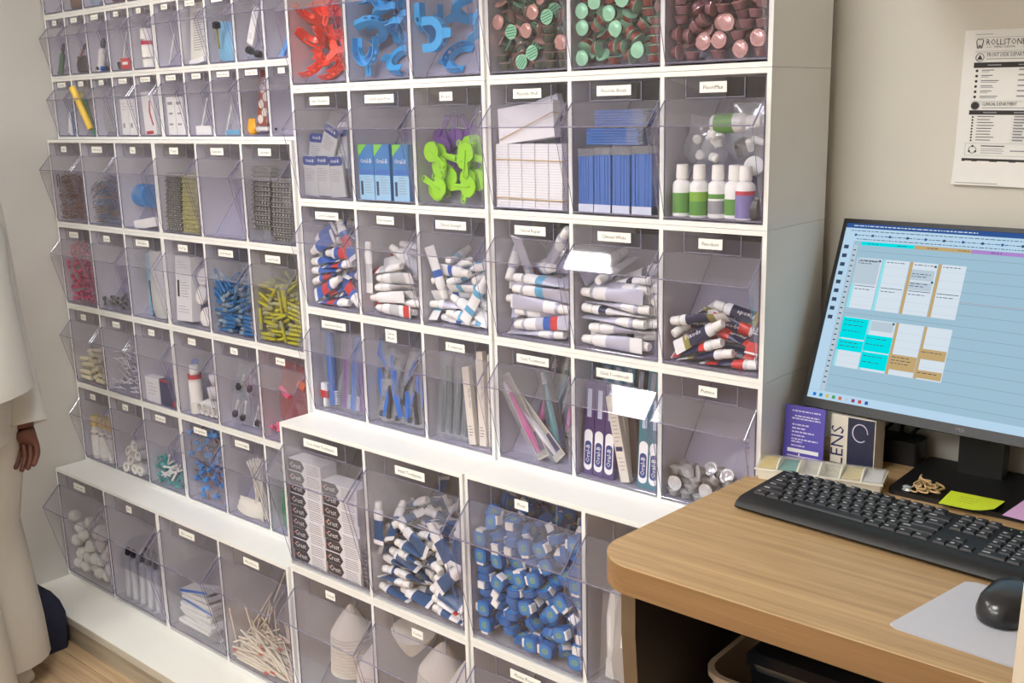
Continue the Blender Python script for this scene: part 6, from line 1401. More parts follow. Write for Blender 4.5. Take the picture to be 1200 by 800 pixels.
def ring_kind(r, t, Lh):
    n = 16
    rs = []
    for rad, z in ((r, 0), (r, Lh), (r - t, Lh), (r - t, 0), (r, 0)):
        rs.append([Vector((rad * math.cos(2 * PI * i / n), rad * math.sin(2 * PI * i / n), z)) for i in range(n)])
    return Kind('white_sleeve', 'sleeve', MB().rings(rs, RINGW, False, False).mesh('white_sleeve'))
for i, (x, yy, z, rx, ry) in enumerate(((3.4, .9, 1.35, 80, 12), (4.35, .9, 1.35, 84, -10), (5.3, .9, 1.35, 82, 25), (6.2, .9, 1.4, 78, 0), (4.4, 1.4, 3.1, 60, 70), (5.6, 1.4, 3.3, 60, 60), (5.0, 1.5, 4.7, 50, 65))):
    b.put(ring_kind(.7, .12, 1.3), x, yy - .5, z, 'open white plastic sleeve, %s in the heap next to the red-banded vial' % ORD[i], 'white plastic sleeves', -rx, ry, 0)
b = Bin(3, H2+1*H3, 3, 3, 1)
for i, (x, z, ry) in enumerate(((1.7, .7, 4), (3.6, .8, -6), (5.3, .7, 5), (4.4, 3.6, -12), (2.3, 3.6, 8))):
    b.put(bag_kind(2.3, .9, 3.6, WRAP, 60 + i, 'syringe_bag', 'bag', lambda k, r: (k.lathe([(.42, 0), (.42, .16)], DK, 12, TR(r.uniform(-.3, .5), -.3, r.uniform(.6, 1.6)) @ RX(70)), k.lathe([(.12, 0), (.12, 2.2)], CAPW, 7, TR(-.3, -.2, .6) @ RY(20)))), x, 1.0 + .5 * (i > 2), z,
          'clear bag with a black plug, %s counted from the white sleeves' % ORD[i], 'clear bags with black plugs', 0, ry, 0)
b = Bin(3, H2+1*H3, 3, 3, 2)
b.put(bag_kind(5.2, 1.6, 6.6, clear_mat('pink_wrap', (.96, .72, .70), .16, (224, 140, 140), .2), 71, 'pink_bag', 'bag', lambda k, r: (k.tube([(-1.6, -.5, 4.0), (-.2, -.6, 3.2)], .28, PINKS[0].me.materials[0], 8), k.tube([(1.2, -.3, 4.8), (2.2, -.3, 4.4)], .4, PINKS[1].me.materials[0], 8))), 3.6, 1.5, 1.9, 'translucent pink bag above the small wedges')
b = Bin(3, H2, 3, 3, 1)
SW = stick_kind(pm('swab_white', (234, 230, 216), rough=.7), pm('cotton_white', (238, 236, 228)), .07, 6.6, 'cotton_swab', 'swab', .13)
rr = random.Random(8)
for i in range(20):
    x = 4.4 + rr.uniform(-.5, 1.1)
    SW.put(b.at(x, .8 + rr.uniform(0, .55), 3.95 + rr.uniform(-.15, .2)), Q(rr.uniform(-9, 2), rr.uniform(-26, 8), 0), 'long white cotton swab in the upright bunch behind the box edge', 'long cotton swabs')
b.put(bag_kind(4.8, 1.2, 2.0, pm('gauze', (232, 228, 214), rough=.95, var=.05), 81, 'gauze_wad', 'gauze'), 3.0, .85, .6, 'white gauze wad under the long swabs')
b = Bin(3, H2, 3, 3, 2)
b.put(bag_kind(4.6, 1.0, 6.6, clear_mat('green_wrap', (.62, .92, .72), .3, (70, 170, 110), .2), 91, 'green_bag', 'bag'), 3.2, .75, .62, 'translucent green bag beside the stepped-out cabinet')
b = Bin(3, 0, 2, 2, 0)
PWH = pm('pouch_white', (226, 226, 224), rough=.6, var=.06)
for i in range(9):
    w_ = box_kind('white_pouch', 'pouch', 5.6, 1.9, .42, PWH, (lambda k, w, d, h: patch(k, -w / 2, w / 2, .1, h, -d / 2, pm('stripe_blue', (74, 118, 196), rough=.5))) if i in (5, 8) else None, 'blue_stripe')
    b.put(w_, 5.2 + (-.5, .3, .1, -.2)[i % 4], 1.15 + .05 * i, 1.9 + i * .5, ('white pouch with a blue stripe, %s from the bottom' if i in (5, 8) else 'plain white pouch, %s from the bottom of the pile') % ORD[i], 'pile of white pouches', 0, (2, -2, 5, 0, -3, 3, 1, -6, -12)[i], (2, -3, 0)[i % 3])
b.put(bag_kind(7.5, 1.8, 1.4, WRAP, 95), 5.4, 1.15, .92, 'clear bag lying under the white pouches')

# --- column four
b = Bin(4, H2+3*H3, 3, 3, 2)
BT = pm('tape_blue', (66, 140, 206), rough=.35, var=.12)
tp = MB().lathe([(.0, -1.1), (1.3, -1.1), (1.3, -.55), (1.05, -.5), (1.05, .5), (1.3, .55), (1.3, 1.1), (.0, 1.1)], BT, 18, RY(90))
b.put(Kind('tape_holder', 'tape', tp.mesh('tape_holder'), [('tape_end', MB().box(-.5, .5, -1.37, -1.28, .2, 1.0, WRAP).mesh('tape_end', smooth=False), ())]), 3.0, 1.5, 4.0, 'blue tape roll on a holder above white papers')
b.put(box_kind('paper_pad', 'paper', 4.6, 1.1, 1.0, PAPER), 4.2, .8, .6, 'white paper pad under the blue tape roll', None, 0, -8, 0)
b = Bin(4, H2+2*H3, 3, 3, 2)
b.put(box_kind('light_blue_strip', 'strip', .9, .4, 7.0, pm('strip_blue', (132, 186, 214), rough=.4)), 2.5, 1.2, .65, 'light blue strip standing next to the cloudy bag', None, -5, -8, 0)
b.put(box_kind('dark_strip', 'strip', .35, .3, 4.0, DK), 3.05, 1.0, .65, 'thin dark strip against the light blue one', None, -3, -10, 0)
b.put(bag_kind(3.6, 1.1, 7.4, pm('bag_cloudy', (206, 208, 206), rough=.3, var=.08, scale=18), 101, 'cloudy_bag', 'bag'), 4.9, .75, .62, 'tall cloudy bag beside the light blue strip')
b = Bin(4, H2+1*H3, 3, 3, 2)
b.put(box_kind('white_carton', 'carton', 2.9, 1.1, 2.9, CWH, lambda k, w, d, h: lines(k, -1, 1, 2.2, 4, .4, -d / 2)), 2.1, .8, .58, 'small white carton beside the navy one')
b.put(box_kind('navy_carton', 'carton', 3.2, 1.1, 3.0, pm('carton_navy', (52, 54, 96), rough=.4), lambda k, w, d, h: (patch(k, .9, 1.5, .1, .7, -d / 2, LRED), patch(k, -1.5, .2, h - .25, h, -d / 2, LRED))), 5.3, .8, .58, 'small navy carton with red corners')
b = Bin(4, H2, 3, 3, 0)
YC = pm('cap_yellow', (220, 186, 70), rough=.4)
for i, x in enumerate((1.9, 3.7, 5.4)):
    b.put(bottle_kind('yellow_capped_vial', 'vial', .72, 4.4, 1.2, .6, pm('vial_clear_white', (214, 214, 212), rough=.25), YC, [(.1, .85, CARD), (.72, .78, INK)]), x, .8 + .1 * i, .58, 'printed vial with a yellow cap, %s from the side wall' % ORD[i], 'yellow-capped vials')
b = Bin(4, H2, 3, 3, 1)
def dbl(k=0):
    m = MB()
    for sx in (-.62, .62):
        n = 14
        rs = [[Vector((sx + rad * math.cos(2 * PI * i / n), rad * math.sin(2 * PI * i / n), z)) for i in range(n)] for rad, z in ((.62, 0), (.62, 1.6), (.34, 1.6), (.34, .3), (.0, .3))]
        m.rings(rs, RINGW, True, False)
    return Kind('double_cap', 'cap', m.mesh('double_cap'))
for i, (x, yy, z, rx, ry, rz) in enumerate(((4.9, 1.5, 1.35, 90, 0, 0), (4.6, 1.7, 3.6, 84, 62, 0), (2.6, 1.6, 1.4, 70, -50, 20), (3.0, 1.9, 3.0, 60, -40, 10))):
    b.put(dbl(), x, yy, z, 'white double-barrelled cap, %s counted from the front' % ORD[i], 'double-barrelled caps', rx, ry, rz)
b = Bin(4, H2, 3, 3, 2)
TE = chip_kind(pm('teal_plastic', (54, 160, 158), rough=.35, var=.15), 'teal_tip', 'tip')
rr = random.Random(44)
for i in range(30):
    z = .95 + (i // 7) * .62
    TE.put(b.at(.7 + (i % 7) * .95 + rr.uniform(-.1, .1), .8 + (i // 7) * .12, z), Q(rr.uniform(0, 180), rr.uniform(0, 180), rr.uniform(0, 180)), 'small teal tip at the end of the row above the white shelf', 'teal tips')
SWS = roll_kind(RINGW, .13, 2.6, 'stick_or_glint', 'stick')
for i in range(10):
    SWS.put(b.at(3.4 + rr.uniform(-1, 1.6), .45 + .06 * i, 2.0 + i * .16), Q(0, 60 + rr.uniform(-30, 30), rr.uniform(-20, 20)), 'short white stick lying among the teal tips', 'white sticks among the teal tips')
b = Bin(4, 0, 2, 2, 1)
BAR = clear_mat('syringe_barrel', (.93, .94, .97), .35, (214, 216, 226), .08)
def syringe(cap, body=BAR, Lh=5.0, r=.5):
    m = MB().lathe([(r * 1.4, 0), (r * 1.4, .1), (r, .12), (r, Lh), (r * .4, Lh + .25), (r * .35, Lh + .4)], body, 12)
    pl = MB().lathe([(r * .8, .3), (r * .8, Lh * .7)], CAPW, 10)
    tp_ = MB().lathe([(r * .5, Lh + .3), (r * .75, Lh + .5), (r * .55, Lh + 1.2), (r * .2, Lh + 1.35)], cap, 10)
    return Kind('syringe', 'syringe', m.mesh('syringe'), [('plunger', pl.mesh('plunger'), ()), ('tip_cap', tp_.mesh('tip_cap'), ())])
sy = syringe(pm('cap_black', (26, 26, 30), rough=.35))
for i, (x, yy) in enumerate(((1.6, .9), (3.3, .9), (5.0, .9), (6.7, .9), (8.4, .9), (10.0, .9), (3.9, 2.2), (5.8, 2.2))):
    sy.put(b.at(x, yy + .04, b.zb + .05), Q(-2, (3, -2, 2, 0, -3, 2, 1, -1)[i], 0), 'clear syringe with a black tip, %s' % ('%s in the front row from the cotton balls' % ORD[i] if i < 6 else '%s in the back row' % ORD[i - 6]), 'black-tipped syringes')

# --- the five-bin rows
def five(c, row, i):
    return Bin(c, H2 + 4 * H3 + row * H5, 5, 5, i)
GLINT = roll_kind(RINGW, .1, 3.4, 'stick_or_glint', 'stick')  # white rod added in place of the highlight on a bin's sloping plastic edge
five(3, 1, 0).put(GLINT, 1.6, .75, 2.2, 'added white rod as edge highlight, alone in the first bin of its row', None, 0, 26, 0)
PCH = pm('printed_pouch', (224, 222, 210), rough=.5)
five(3, 1, 1).put(box_kind('printed_pouch', 'pouch', 2.9, .4, 5.6, PCH, lambda k, w, d, h: lines(k, -.9, 1.2, 4.6, 16, .24, -d / 2, GREY_P, .08, 3)), 2.0, .75, .9, 'tall printed white pouch with many text lines', None, -6, -2, 0)
five(3, 1, 1).put(box_kind('paper_slip', 'paper', 2.6, .8, .5, PAPER), 2.1, .6, .5, 'folded white paper under the printed pouch', None, 0, -8, 0)
LB = pm('mask_blue', (122, 180, 214), rough=.5, var=.1)
five(3, 1, 2).put(bag_kind(3.2, .9, 3.6, LB, 111, 'blue_bag', 'bag'), 2.2, .6, .5, 'light blue bag with a dark brush on it', None, 0, 8, 0)
five(3, 1, 2).put(bag_kind(1.5, .7, 3.8, WRAP, 112), 1.4, .85, 1.9, 'clear sleeve leaning behind the light blue bag', None, 0, 14, 0)
five(3, 1, 2).put(stick_kind(TY, DK, .09, 2.6, 'dark_brush', 'brush', .4), 2.4, -.45, 2.9, 'dark brush in front of the light blue bag', None, 12, 12, 0)
five(3, 1, 3).put(box_kind('white_strip', 'strip', .95, .2, 3.6, PAPER, lambda k, w, d, h: lines(k, -.3, .3, 1.0, 3, .2, -d / 2)), 1.5, .55, 1.9, 'white paper strip leaning above two black plugs', None, 0, 24, 0)
for i, (x, z) in enumerate(((1.7, 1.2), (3.0, .8))):
    five(3, 1, 3).put(roll_kind(DK, .36, .7, 'black_plug', 'plug'), x, .3, z + .1, 'black plug, %s in the bin with the white strip' % ('upper' if i == 0 else 'lower'), 'black plugs', 70, 20, 0)
five(3, 1, 3).put(roll_kind(GLASSY, .4, 3.6, 'clear_tube', 'tube'), 2.3, 1.0, 1.0, 'clear tube lying behind the black plugs', None, 0, 88, 0)
five(3, 1, 4).put(box_kind('blue_strip', 'strip', .5, .3, 2.6, pm('strip_sky', (92, 160, 226), rough=.4)), 1.6, .6, .6, 'small sky blue strip beside the red tray bin', None, 0, 40, 0)
CW2 = pm('carton_plain_white', (236, 236, 234), rough=.5)
for i, x in enumerate((1.35, 2.95)):
    five(3, 0, 0).put(box_kind('white_carton', 'carton', 1.5, .9, 3.9, CW2, lambda k, w, d, h: (patch(k, -.5, .4, 3.1, 3.4, -d / 2, GREY_P), patch(k, -.4, .3, 2.1, 2.3, -d / 2, GREY_P), patch(k, -.5, .2, 1.0, 1.2, -d / 2, GREY_P))), x, .55, .48,
                       'upright white carton, %s of the pair in the five-bin row' % ORD[i], 'pair of white cartons', 0, -1, 0)
five(3, 0, 1).put(box_kind('white_carton', 'carton', 2.7, .9, .9, CW2), 2.4, .55, .48, 'low white carton lying alone in its small bin')
five(3, 0, 1).put(GLINT, 1.6, .9, 2.6, 'added white rod as edge highlight behind the low white carton', None, 0, 26, 0)
five(3, 0, 2).put(bag_kind(1.8, .7, 4.4, WRAP, 121), 2.9, .7, .6, 'clear bag standing above a blue strip', None, 0, -8, 0)
five(3, 0, 2).put(box_kind('blue_strip', 'strip', 2.3, .5, .45, pm('strip_mid', (106, 168, 204), rough=.4)), 2.7, .4, .48, 'flat blue strip under the clear bag')
five(3, 0, 2).put(GLINT, 1.3, .8, 1.9, 'added white rod as edge highlight beside the clear bag', None, 0, 26, 0)
BRC = pm('dotted_card_brown', (150, 84, 62), rough=.5)
five(3, 0, 3).put(box_kind('dotted_card', 'card', 1.6, .25, 5.2, BRC, lambda k, w, d, h: [k.lathe([(.42, 0), (.42, .02)], CREAMC, 14, TR(-.28 + .56 * (i % 2), -d / 2 - .001, .6 + .72 * i) @ RX(90)) for i in range(6)]), 2.6, .5, 1.3, 'brown card with cream dots standing in a small bin', None, -5, 6, 0)
OR = pm('orange_yellow', (238, 170, 40), rough=.35)
five(3, 0, 3).put(bag_kind(1.3, .7, 1.5, OR, 131, 'orange_piece', 'piece'), 1.1, .35, .5, 'orange and yellow piece at the foot of the dotted card')
five(3, 0, 3).put(syringe(DK, pm('white_barrel', (228, 226, 222), rough=.4), 1.6, .22), 1.9, .45, 1.0, 'white pen with a black end lying at the foot of the dotted card', None, 0, 90, 0)
GN = pm('syringe_green', (62, 108, 74), rough=.35)
five(4, 1, 0).put(syringe(DK, GN, 2.4, .3), 1.2, .5, .6, 'dark green syringe with a black end by the side wall', None, 0, 24, 0)
DKB = pm('black_blob', (46, 44, 46), rough=.5)
five(4, 1, 1).put(bag_kind(3.2, .8, 1.9, DKB, 141, 'black_heap', 'bag'), 2.3, .5, .5, 'small black bag heaped next to the dark green syringe')
five(4, 1, 1).put(stick_kind(pm('stem_red', (158, 96, 84), rough=.5), DK, .14, 2.8, 'red_stick', 'stick', .2), 2.2, .45, 2.7, 'reddish stick with a dark tip on the small black bag', None, 0, 50, 0)
five(4, 1, 2).put(syringe(DK, pm('white_barrel', (228, 226, 222)), 2.3, .42), 1.4, .5, .6, 'white syringe with a black collar over blue caps', None, 0, 20, 0)
for i, x in enumerate((1.2, 2.2, 3.2)):
    five(4, 1, 2).put(roll_kind((DK, TB, DK)[i], .28, .6, 'dark_plug', 'plug'), x + .2, .25, .75, '%s small cap, %s from the dark heap, under the white syringe' % (('black', 'blue', 'black')[i], ORD[i]), 'small caps', 80, 0, 0)
five(4, 1, 3).put(box_kind('red_carton', 'carton', 1.9, .8, 1.2, pm('carton_red', (206, 62, 66), rough=.4), lambda k, w, d, h: patch(k, -.6, .5, .5, .8, -d / 2, WINK)), 2.8, .5, .48, 'small red carton with white print')
five(4, 1, 3).put(roll_kind(DK, .42, .9, 'black_plug', 'plug'), 1.3, .5, .95, 'black plug beside the small red carton', None, 10, 0, 0)
five(4, 1, 3).put(GLINT, 2.0, .75, 3.0, 'added white rod as edge highlight above the small red carton', None, 0, 26, 0)
five(4, 1, 4).put(bottle_kind('white_jar', 'jar', .95, 3.0, 1.0, .98, BW, CAPW, [(.78, .92, LRED), (.1, .7, CARD), (.3, .36, INK)]), 2.1, .98, .5, 'white jar with a red band below its lid')
five(4, 0, 0).put(box_kind('white_leaflet', 'leaflet', 1.3, .2, 2.6, PAPER), 2.2, .45, .55, 'white leaflet leaning on a blue carton by the side wall', None, 0, 18, 0)
five(4, 0, 0).put(box_kind('blue_carton', 'carton', .9, .8, 2.8, pm('carton_blue', (96, 132, 190), rough=.4), lambda k, w, d, h: lines(k, -.3, .35, 2.6, 9, .27, -d / 2, NAVYC, .12)), 3.5, .6, .48, 'small blue carton beside the white leaflet')
five(4, 0, 1).put(roll_kind(pm('tube_green', (44, 134, 92), rough=.4), .3, 5.6, 'green_tube', 'tube'), 2.1, .5, 2.9, 'slim green tube crossing the yellow one', None, 0, -24, 0)
five(4, 0, 1).put(roll_kind(pm('tube_yellow', (238, 200, 86), rough=.4), .38, 5.2, 'yellow_tube', 'tube'), 2.2, -.35, 3.6, 'yellow tube crossing the slim green one', None, 9, -20, 0)
five(4, 0, 2).put(bag_kind(2.9, .8, 4.3, WRAP, 151, 'clear_bag', 'bag', lambda k, r: k.box(-.9, 1.1, -.06, .06, .4, 3.2, GREY_P)), 2.3, .55, .5, 'clear bag with a grey sheet next to the crossed tubes')
for i, x in enumerate((1.5, 3.1)):
    five(4, 0, 3).put(box_kind('white_carton', 'carton', 1.5, .85, 3.9, CW2, lambda k, w, d, h: (patch(k, -.5, -.1, .8, 1.3, -d / 2, GREY_P), lines(k, -.3, .5, 3.4, 3, .3, -d / 2))), x, .55, .48,
                       'upright white carton, %s of the pair beside the red-striped carton' % ORD[i], 'pair of white cartons next to the red stripe')
five(4, 0, 4).put(box_kind('striped_carton', 'carton', 2.3, .85, 4.6, CW2, lambda k, w, d, h: (k.prism([(.3, 3.6), (.55, 3.6), (.35, 2.4), (.75, 1.0), (.5, 1.0), (.1, 2.4)], -d / 2 - .02, -d / 2, LRED, 'y'), patch(k, -.9, .5, .1, .45, -d / 2, LRED))), 2.0, .55, .48, 'tall white carton with a crooked red stripe', None, 0, -3, 0)
BRB = pm('brown_bits', (116, 86, 70), rough=.6, var=.3, scale=300)
for i, (m_, nm) in enumerate(((None, ''), (BRB, 'brown'), (pm('blue_grey_bits', (150, 166, 190), rough=.5, var=.25, scale=200), 'blue grey'), (BRB, 'dark brown'), (pm('grey_bits', (160, 158, 154), rough=.5, var=.2, scale=200), 'pale grey'))):
    if m_:
        five(4, 2, i).put(bag_kind(3.0, .9, 2.6, m_, 160 + i, 'filled_pouch', 'pouch'), 2.1, .6, .5, '%s filled pouch at the top edge, %s bin from the side wall' % (nm, ORD[i]))
for i in range(4):
    five(3, 2, i).put(box_kind('white_carton', 'carton', 2.0, .8, 2.2, CW2), 2.1, .55, .48, 'white carton at the very top edge, %s bin after the side wall column' % ORD[i], 'white cartons at the top edge')
# ------------------------------------------------------------------ desk
DZ = 33.5
OAK = wood_mat('desk_oak', (146, 117, 80), (188, 157, 114), 'X', 0.9, 0.42)
OAKE = wood_mat('desk_oak_edge', (118, 88, 54), (150, 114, 74), 'X', 0.55, 0.45)
DARKP = pm('desk_dark_panel', (44, 36, 32), rough=.5, var=.1)
BROWNP = pm('desk_panel_edge', (104, 84, 62), rough=.5, var=.08)
desk = thing('desk', (0, -8, DZ), 'light oak desk with a rounded corner in front of the bin wall', 'desk')
def arc(cx, cy, r, a0, a1, n=8):
    return [(cx + r * math.cos(math.radians(a0 + (a1 - a0) * i / n)), cy + r * math.sin(math.radians(a0 + (a1 - a0) * i / n))) for i in range(n + 1)]
top = arc(1.55, -15.25 + 8, 2.6, 180, 266, 10) + [(70, -17.7 + 8), (70, 9.3 + 8), (.5, 9.3 + 8), (.3, -1.5 + 8), (-.1, -1.7 + 8)]
tm = MB()
k = len(top)
tm.prism(top, -1.62, -.06, OAKE)
tm.add([(*p, -.06) for p in top] + [(1.3 + (p[0] - 1.3) * .9992, p[1] * .9985 + .01, 0) for p in top], [(i, (i + 1) % k, (i + 1) % k + k, i + k) for i in range(k)] + [tuple(range(k, 2 * k))], OAK)
obj('desktop', tm.mesh('desktop', sharp=50), desk)
prof_ = [(-15.3, -1.64), (-15.3, -5.5), (-15.0, -9), (-14.0, -13), (-12.6, -17), (-11.6, -22), (-11.6, -DZ - BASE_Z), (-6.7, -DZ - BASE_Z), (-6.7, -1.64)]
sp = MB().prism([(y + 8, z) for y, z in prof_], -.62, .34, [DARKP] * 2 + [BROWNP] * 6 + [DARKP] * 3 if False else DARKP, 'x', None, BROWNP)
obj('side_panel', sp.mesh('side_panel', smooth=False), desk)
obj('rear_side_panel', MB().box(.08, .36, -6.7 + 8, -1.6 + 8, -DZ - BASE_Z, -1.64, DARKP).mesh('rear_side_panel', smooth=False), desk)
obj('modesty_panel', MB().box(.36, 69, -2.2 + 8, -1.5 + 8, -26, -1.64, DARKP).mesh('modesty_panel', smooth=False), desk)
obj('post', MB().lathe([(.36, -DZ - BASE_Z), (.36, -8), (.44, -7.9), (.44, -7.4), (.36, -7.3), (.36, -1.64)], pm('post_beige', (176, 160, 132), rough=.5), 12, TR(.85, -2.75 + 8, 0)).mesh('post'), desk)
obj('far_panel', MB().box(69, 70, -15 + 8, 9 + 8, -DZ - BASE_Z, -1.64, DARKP).mesh('far_panel', smooth=False), desk)

# waste bin under it
WB = pm('waste_bin_beige', (182, 162, 138), rough=.5)
wt = thing('waste_bin', (8.1, -6.6, -BASE_Z), 'tall beige waste bin under the desk', 'waste bin')
hz = 24 + BASE_Z
def rr_(w, d, r, z, k=4): return [Vector((x, y, z)) for x, y in rounded(w, d, r, k)]
obj('shell', MB().rings([rr_(10.6, 5.2, 1.2, 0), rr_(12.6, 7.0, 1.5, hz - .5), rr_(13.2, 7.5, 1.7, hz - .4), rr_(13.2, 7.5, 1.7, hz), rr_(12.5, 6.8, 1.5, hz), rr_(12.2, 6.6, 1.5, hz - 3), rr_(10.2, 4.9, 1.1, .4)], WB, True, True).mesh('shell'), wt)
LIDB = pm('glossy_black', (24, 26, 30), rough=.12, coat=.5)
bt = thing('black_tray', (8.7, -6.5, 22.2), 'glossy black lidded tray sitting inside the beige waste bin', 'tray')
obj('tray_body', MB().rings([rr_(9.2, 4.4, .9, 0), rr_(9.8, 5.0, 1.1, 2.4)], LIDB).mesh('tray_body'), bt)
obj('tray_lid', MB().rings([rr_(10.1, 5.3, 1.2, 2.4), rr_(10.1, 5.3, 1.2, 2.8), rr_(9.2, 4.5, 1.0, 3.3), rr_(8.8, 4.1, .9, 3.2)], LIDB).mesh('tray_lid'), bt)
obj('leg', MB().box(-4.2, 4.2, -2.2, 2.2, -22.2 - BASE_Z + .45, 0, pm('bag_black', (52, 46, 48))).mesh('liner', smooth=False), bt)

# ------------------------------------------------------------------ keyboard
KB = pm('keyboard_black', (17, 17, 19), rough=.5, var=.05)
KK = pm('key_black', (27, 27, 30), rough=.5, var=.05)
KP = pm('key_print', (176, 178, 182), rough=.6)
kbd = thing('keyboard', (2.05, -7.25, DZ), 'black full-size keyboard on the desk in front of the monitor', 'keyboard', quat=Q(2.2, 0, -4))
KL, KDp = 17.6, 5.9
side = [(0, .28), (.12, .12), (.6, .06), (KDp, .06), (KDp, .62), (KDp - .15, .70), (1.0, .70), (.6, .66), (.2, .5)]
obj('case', MB().prism(side, 0, KL, KB, 'x').mesh('case', sharp=50), kbd)
def key_me(w, legend=True, d=.68):
    m = MB()
    a, b_ = w / 2 - .04, d / 2 - .04
    m.rings([[Vector(p) for p in ((-a, -b_, 0), (a, -b_, 0), (a, b_, 0), (-a, b_, 0))], [Vector(p) for p in ((-a + .06, -b_ + .06, .12), (a - .06, -b_ + .06, .12), (a - .06, b_ - .04, .12), (-a + .06, b_ - .04, .12))]], KK)
    if legend:
        m.box(-a + .12, -a + .12 + min(.2 + (.2 if w > .9 else 0), w * .4), -.02, .10, .12, .123, KP)
    return m.mesh('key', smooth=False)
_km = {}
def key(x, y, w, legend=True):
    kk = (round(w, 3), legend)
    if kk not in _km:
        _km[kk] = key_me(*kk)
    obj('key', _km[kk], kbd, L(x + w / 2, y, .70))
U = .72
x0 = .38
rows = [
    (5.48, [(1, 1)] + [(None, .45)] + [(1, 1)] * 4 + [(None, .35)] + [(1, 1)] * 4 + [(None, .35)] + [(1, 1)] * 4),
    (4.62, [(1, 1)] * 13 + [(1, 2)]),
    (3.90, [(1, 1.5)] + [(1, 1)] * 12 + [(1, 1.5)]),
    (3.18, [(1, 1.75)] + [(1, 1)] * 11 + [(1, 2.25)]),
    (2.46, [(1, 2.25)] + [(1, 1)] * 10 + [(1, 2.75)]),
    (1.74, [(1, 1.25)] * 3 + [(0, 6.25)] + [(1, 1.25)] * 4)]
for y, ks in rows:
    x = x0
    for lg, w in ks:
        if lg is not None:
            key(x, y, w * U, bool(lg))
        x += w * U
xn = x0 + 15.3 * U
for y in (4.62, 3.90, 5.48):
    for i in range(3):
        key(xn + i * U, y, U)
for dx, y in ((1, 2.46), (0, 1.74), (1, 1.74), (2, 1.74)):
    key(xn + dx * U, y, U)
xp = xn + 3.3 * U
for y, n_ in ((4.62, 4), (3.90, 3), (3.18, 3), (2.46, 3)):
    for i in range(n_):
        key(xp + i * U, y, U)
key(xp, 1.74, 2 * U); key(xp + 2 * U, 1.74, U)
lt = MB()
for i in range(3):
    lt.lathe([(.05, 0), (.05, .01)], pm('indicator', (120, 190, 120), rough=.4), 8, TR(xp + .3 + i * .5, 5.48, .70))
obj('indicator_light', lt.mesh('indicator_light'), kbd)

# ------------------------------------------------------------------ mouse and its pad
PADW = pm('pad_white', (182, 184, 192), rough=.7, var=.10, scale=900)
pd = [(14.75, -15.5), (15.1, -15.75), (24.2, -16.2), (24.6, -15.8), (25.3, -9.4), (25.0, -9.0), (16.5, -8.75), (16.05, -9.0)]
mp_ = thing('mouse_pad', (0, 0, DZ + .01), 'white finely dotted mouse pad at the desk edge', 'mouse pad')
obj('pad_sheet', MB().prism(pd, 0, .1, PADW).mesh('pad_sheet', smooth=False), mp_)
MOUSEBLACK = pm('mouse_black', (34, 34, 37), rough=.28, var=.04, coat=.2)
mo = thing('mouse', (18.75, -11.2, DZ + .12), 'glossy black mouse on the white dotted pad', 'mouse', quat=Q(0, 0, -6))
def mring(s, z):
    out = []
    for j in range(20):
        a = 2 * PI * j / 20
        x, y = math.cos(a), math.sin(a)
        out.append(Vector((1.22 * s * math.copysign(abs(x) ** .8, x), 2.1 * (s if z < .9 else s * .98) * math.copysign(abs(y) ** .8, y), z)))
    return out
obj('shell', MB().rings([mring(.86, 0), mring(.97, .12), mring(1.0, .42)], MOUSEBLACK).mesh('base'), mo)
obj('cover', MB().rings([mring(1.0, .42), mring(.99, .62), mring(.93, .95), mring(.78, 1.22), mring(.5, 1.38), mring(.15, 1.43)], MOUSEBLACK).mesh('cover', sharp=70), mo)
obj('wheel', MB().lathe([(.28, -.12), (.32, -.06), (.32, .06), (.28, .12)], KK, 14, TR(0, 1.25, 1.02) @ RY(90)).mesh('wheel'), mo)

# ------------------------------------------------------------------ monitor
MYAW, MTILT = -3.38, 22.6
screen_thing = thing('monitor', (11.55, 3.15, 37.32), 'black flat monitor showing a blue schedule, leaning back on the desk', 'monitor', quat=(Euler((0, 0, math.radians(MYAW))).to_quaternion() @ Quaternion((1, 0, 0), -math.radians(MTILT))))
MB_ = pm('monitor_black', (18, 18, 20), rough=.45, var=.05)
hw, H = 10.6, 13.2
bz = MB()
bz.box(-hw, hw, 0, .5, 0, .62, MB_); bz.box(-hw, hw, 0, .5, H - .3, H, MB_)
bz.box(-hw, -hw + .26, 0, .5, .62, H - .3, MB_); bz.box(hw - .26, hw, 0, .5, .62, H - .3, MB_)
obj('bezel', bz.mesh('bezel', smooth=False), screen_thing)
obj('back_shell', MB().rings([[Vector((x, y, z)) for x, z in ((-hw * a, c), (hw * a, c), (hw * a, d), (-hw * a, d))] for a, y, c, d in ((1, .5, 0, H), (.98, .9, .2, H - .2), (.6, 1.9, 1.5, H - 3), (.55, 2.0, 2, H - 3.5))], MB_).mesh('back_shell', smooth=False), screen_thing)
obj('brand_mark', MB().text('MSI', TR(-.0, -.012, .2) @ FACE, pm('mark_grey', (120, 120, 124), rough=.5), .34).mesh('brand_mark', smooth=False), screen_thing)
SE = .92
def scr(name, rgb): return emit_mat(name, S(*rgb), SE)
S_BG, S_SIDE, S_TITLE = scr('screen_blue', (160, 194, 212)), scr('screen_pale_blue', (186, 216, 238)), scr('screen_title', (52, 88, 150))
S_WH, S_CY, S_TAN, S_PK, S_LN, S_CYP, S_TX, S_GR = scr('screen_white', (216, 228, 238)), scr('screen_cyan', (0, 226, 232)), scr('screen_tan', (196, 168, 118)), scr('screen_mauve', (176, 138, 206)), scr('screen_line', (110, 134, 150)), scr('screen_cyan_pale', (150, 226, 236)), scr('screen_text', (60, 76, 100)), scr('screen_grey', (188, 204, 216))
sc_ = MB()
X0, X1, Z0, Z1 = -hw + .26, hw - .26, .62, H - .3
sc_.box(X0, X1, .06, .10, Z0, Z1, S_BG)
lay = [0]
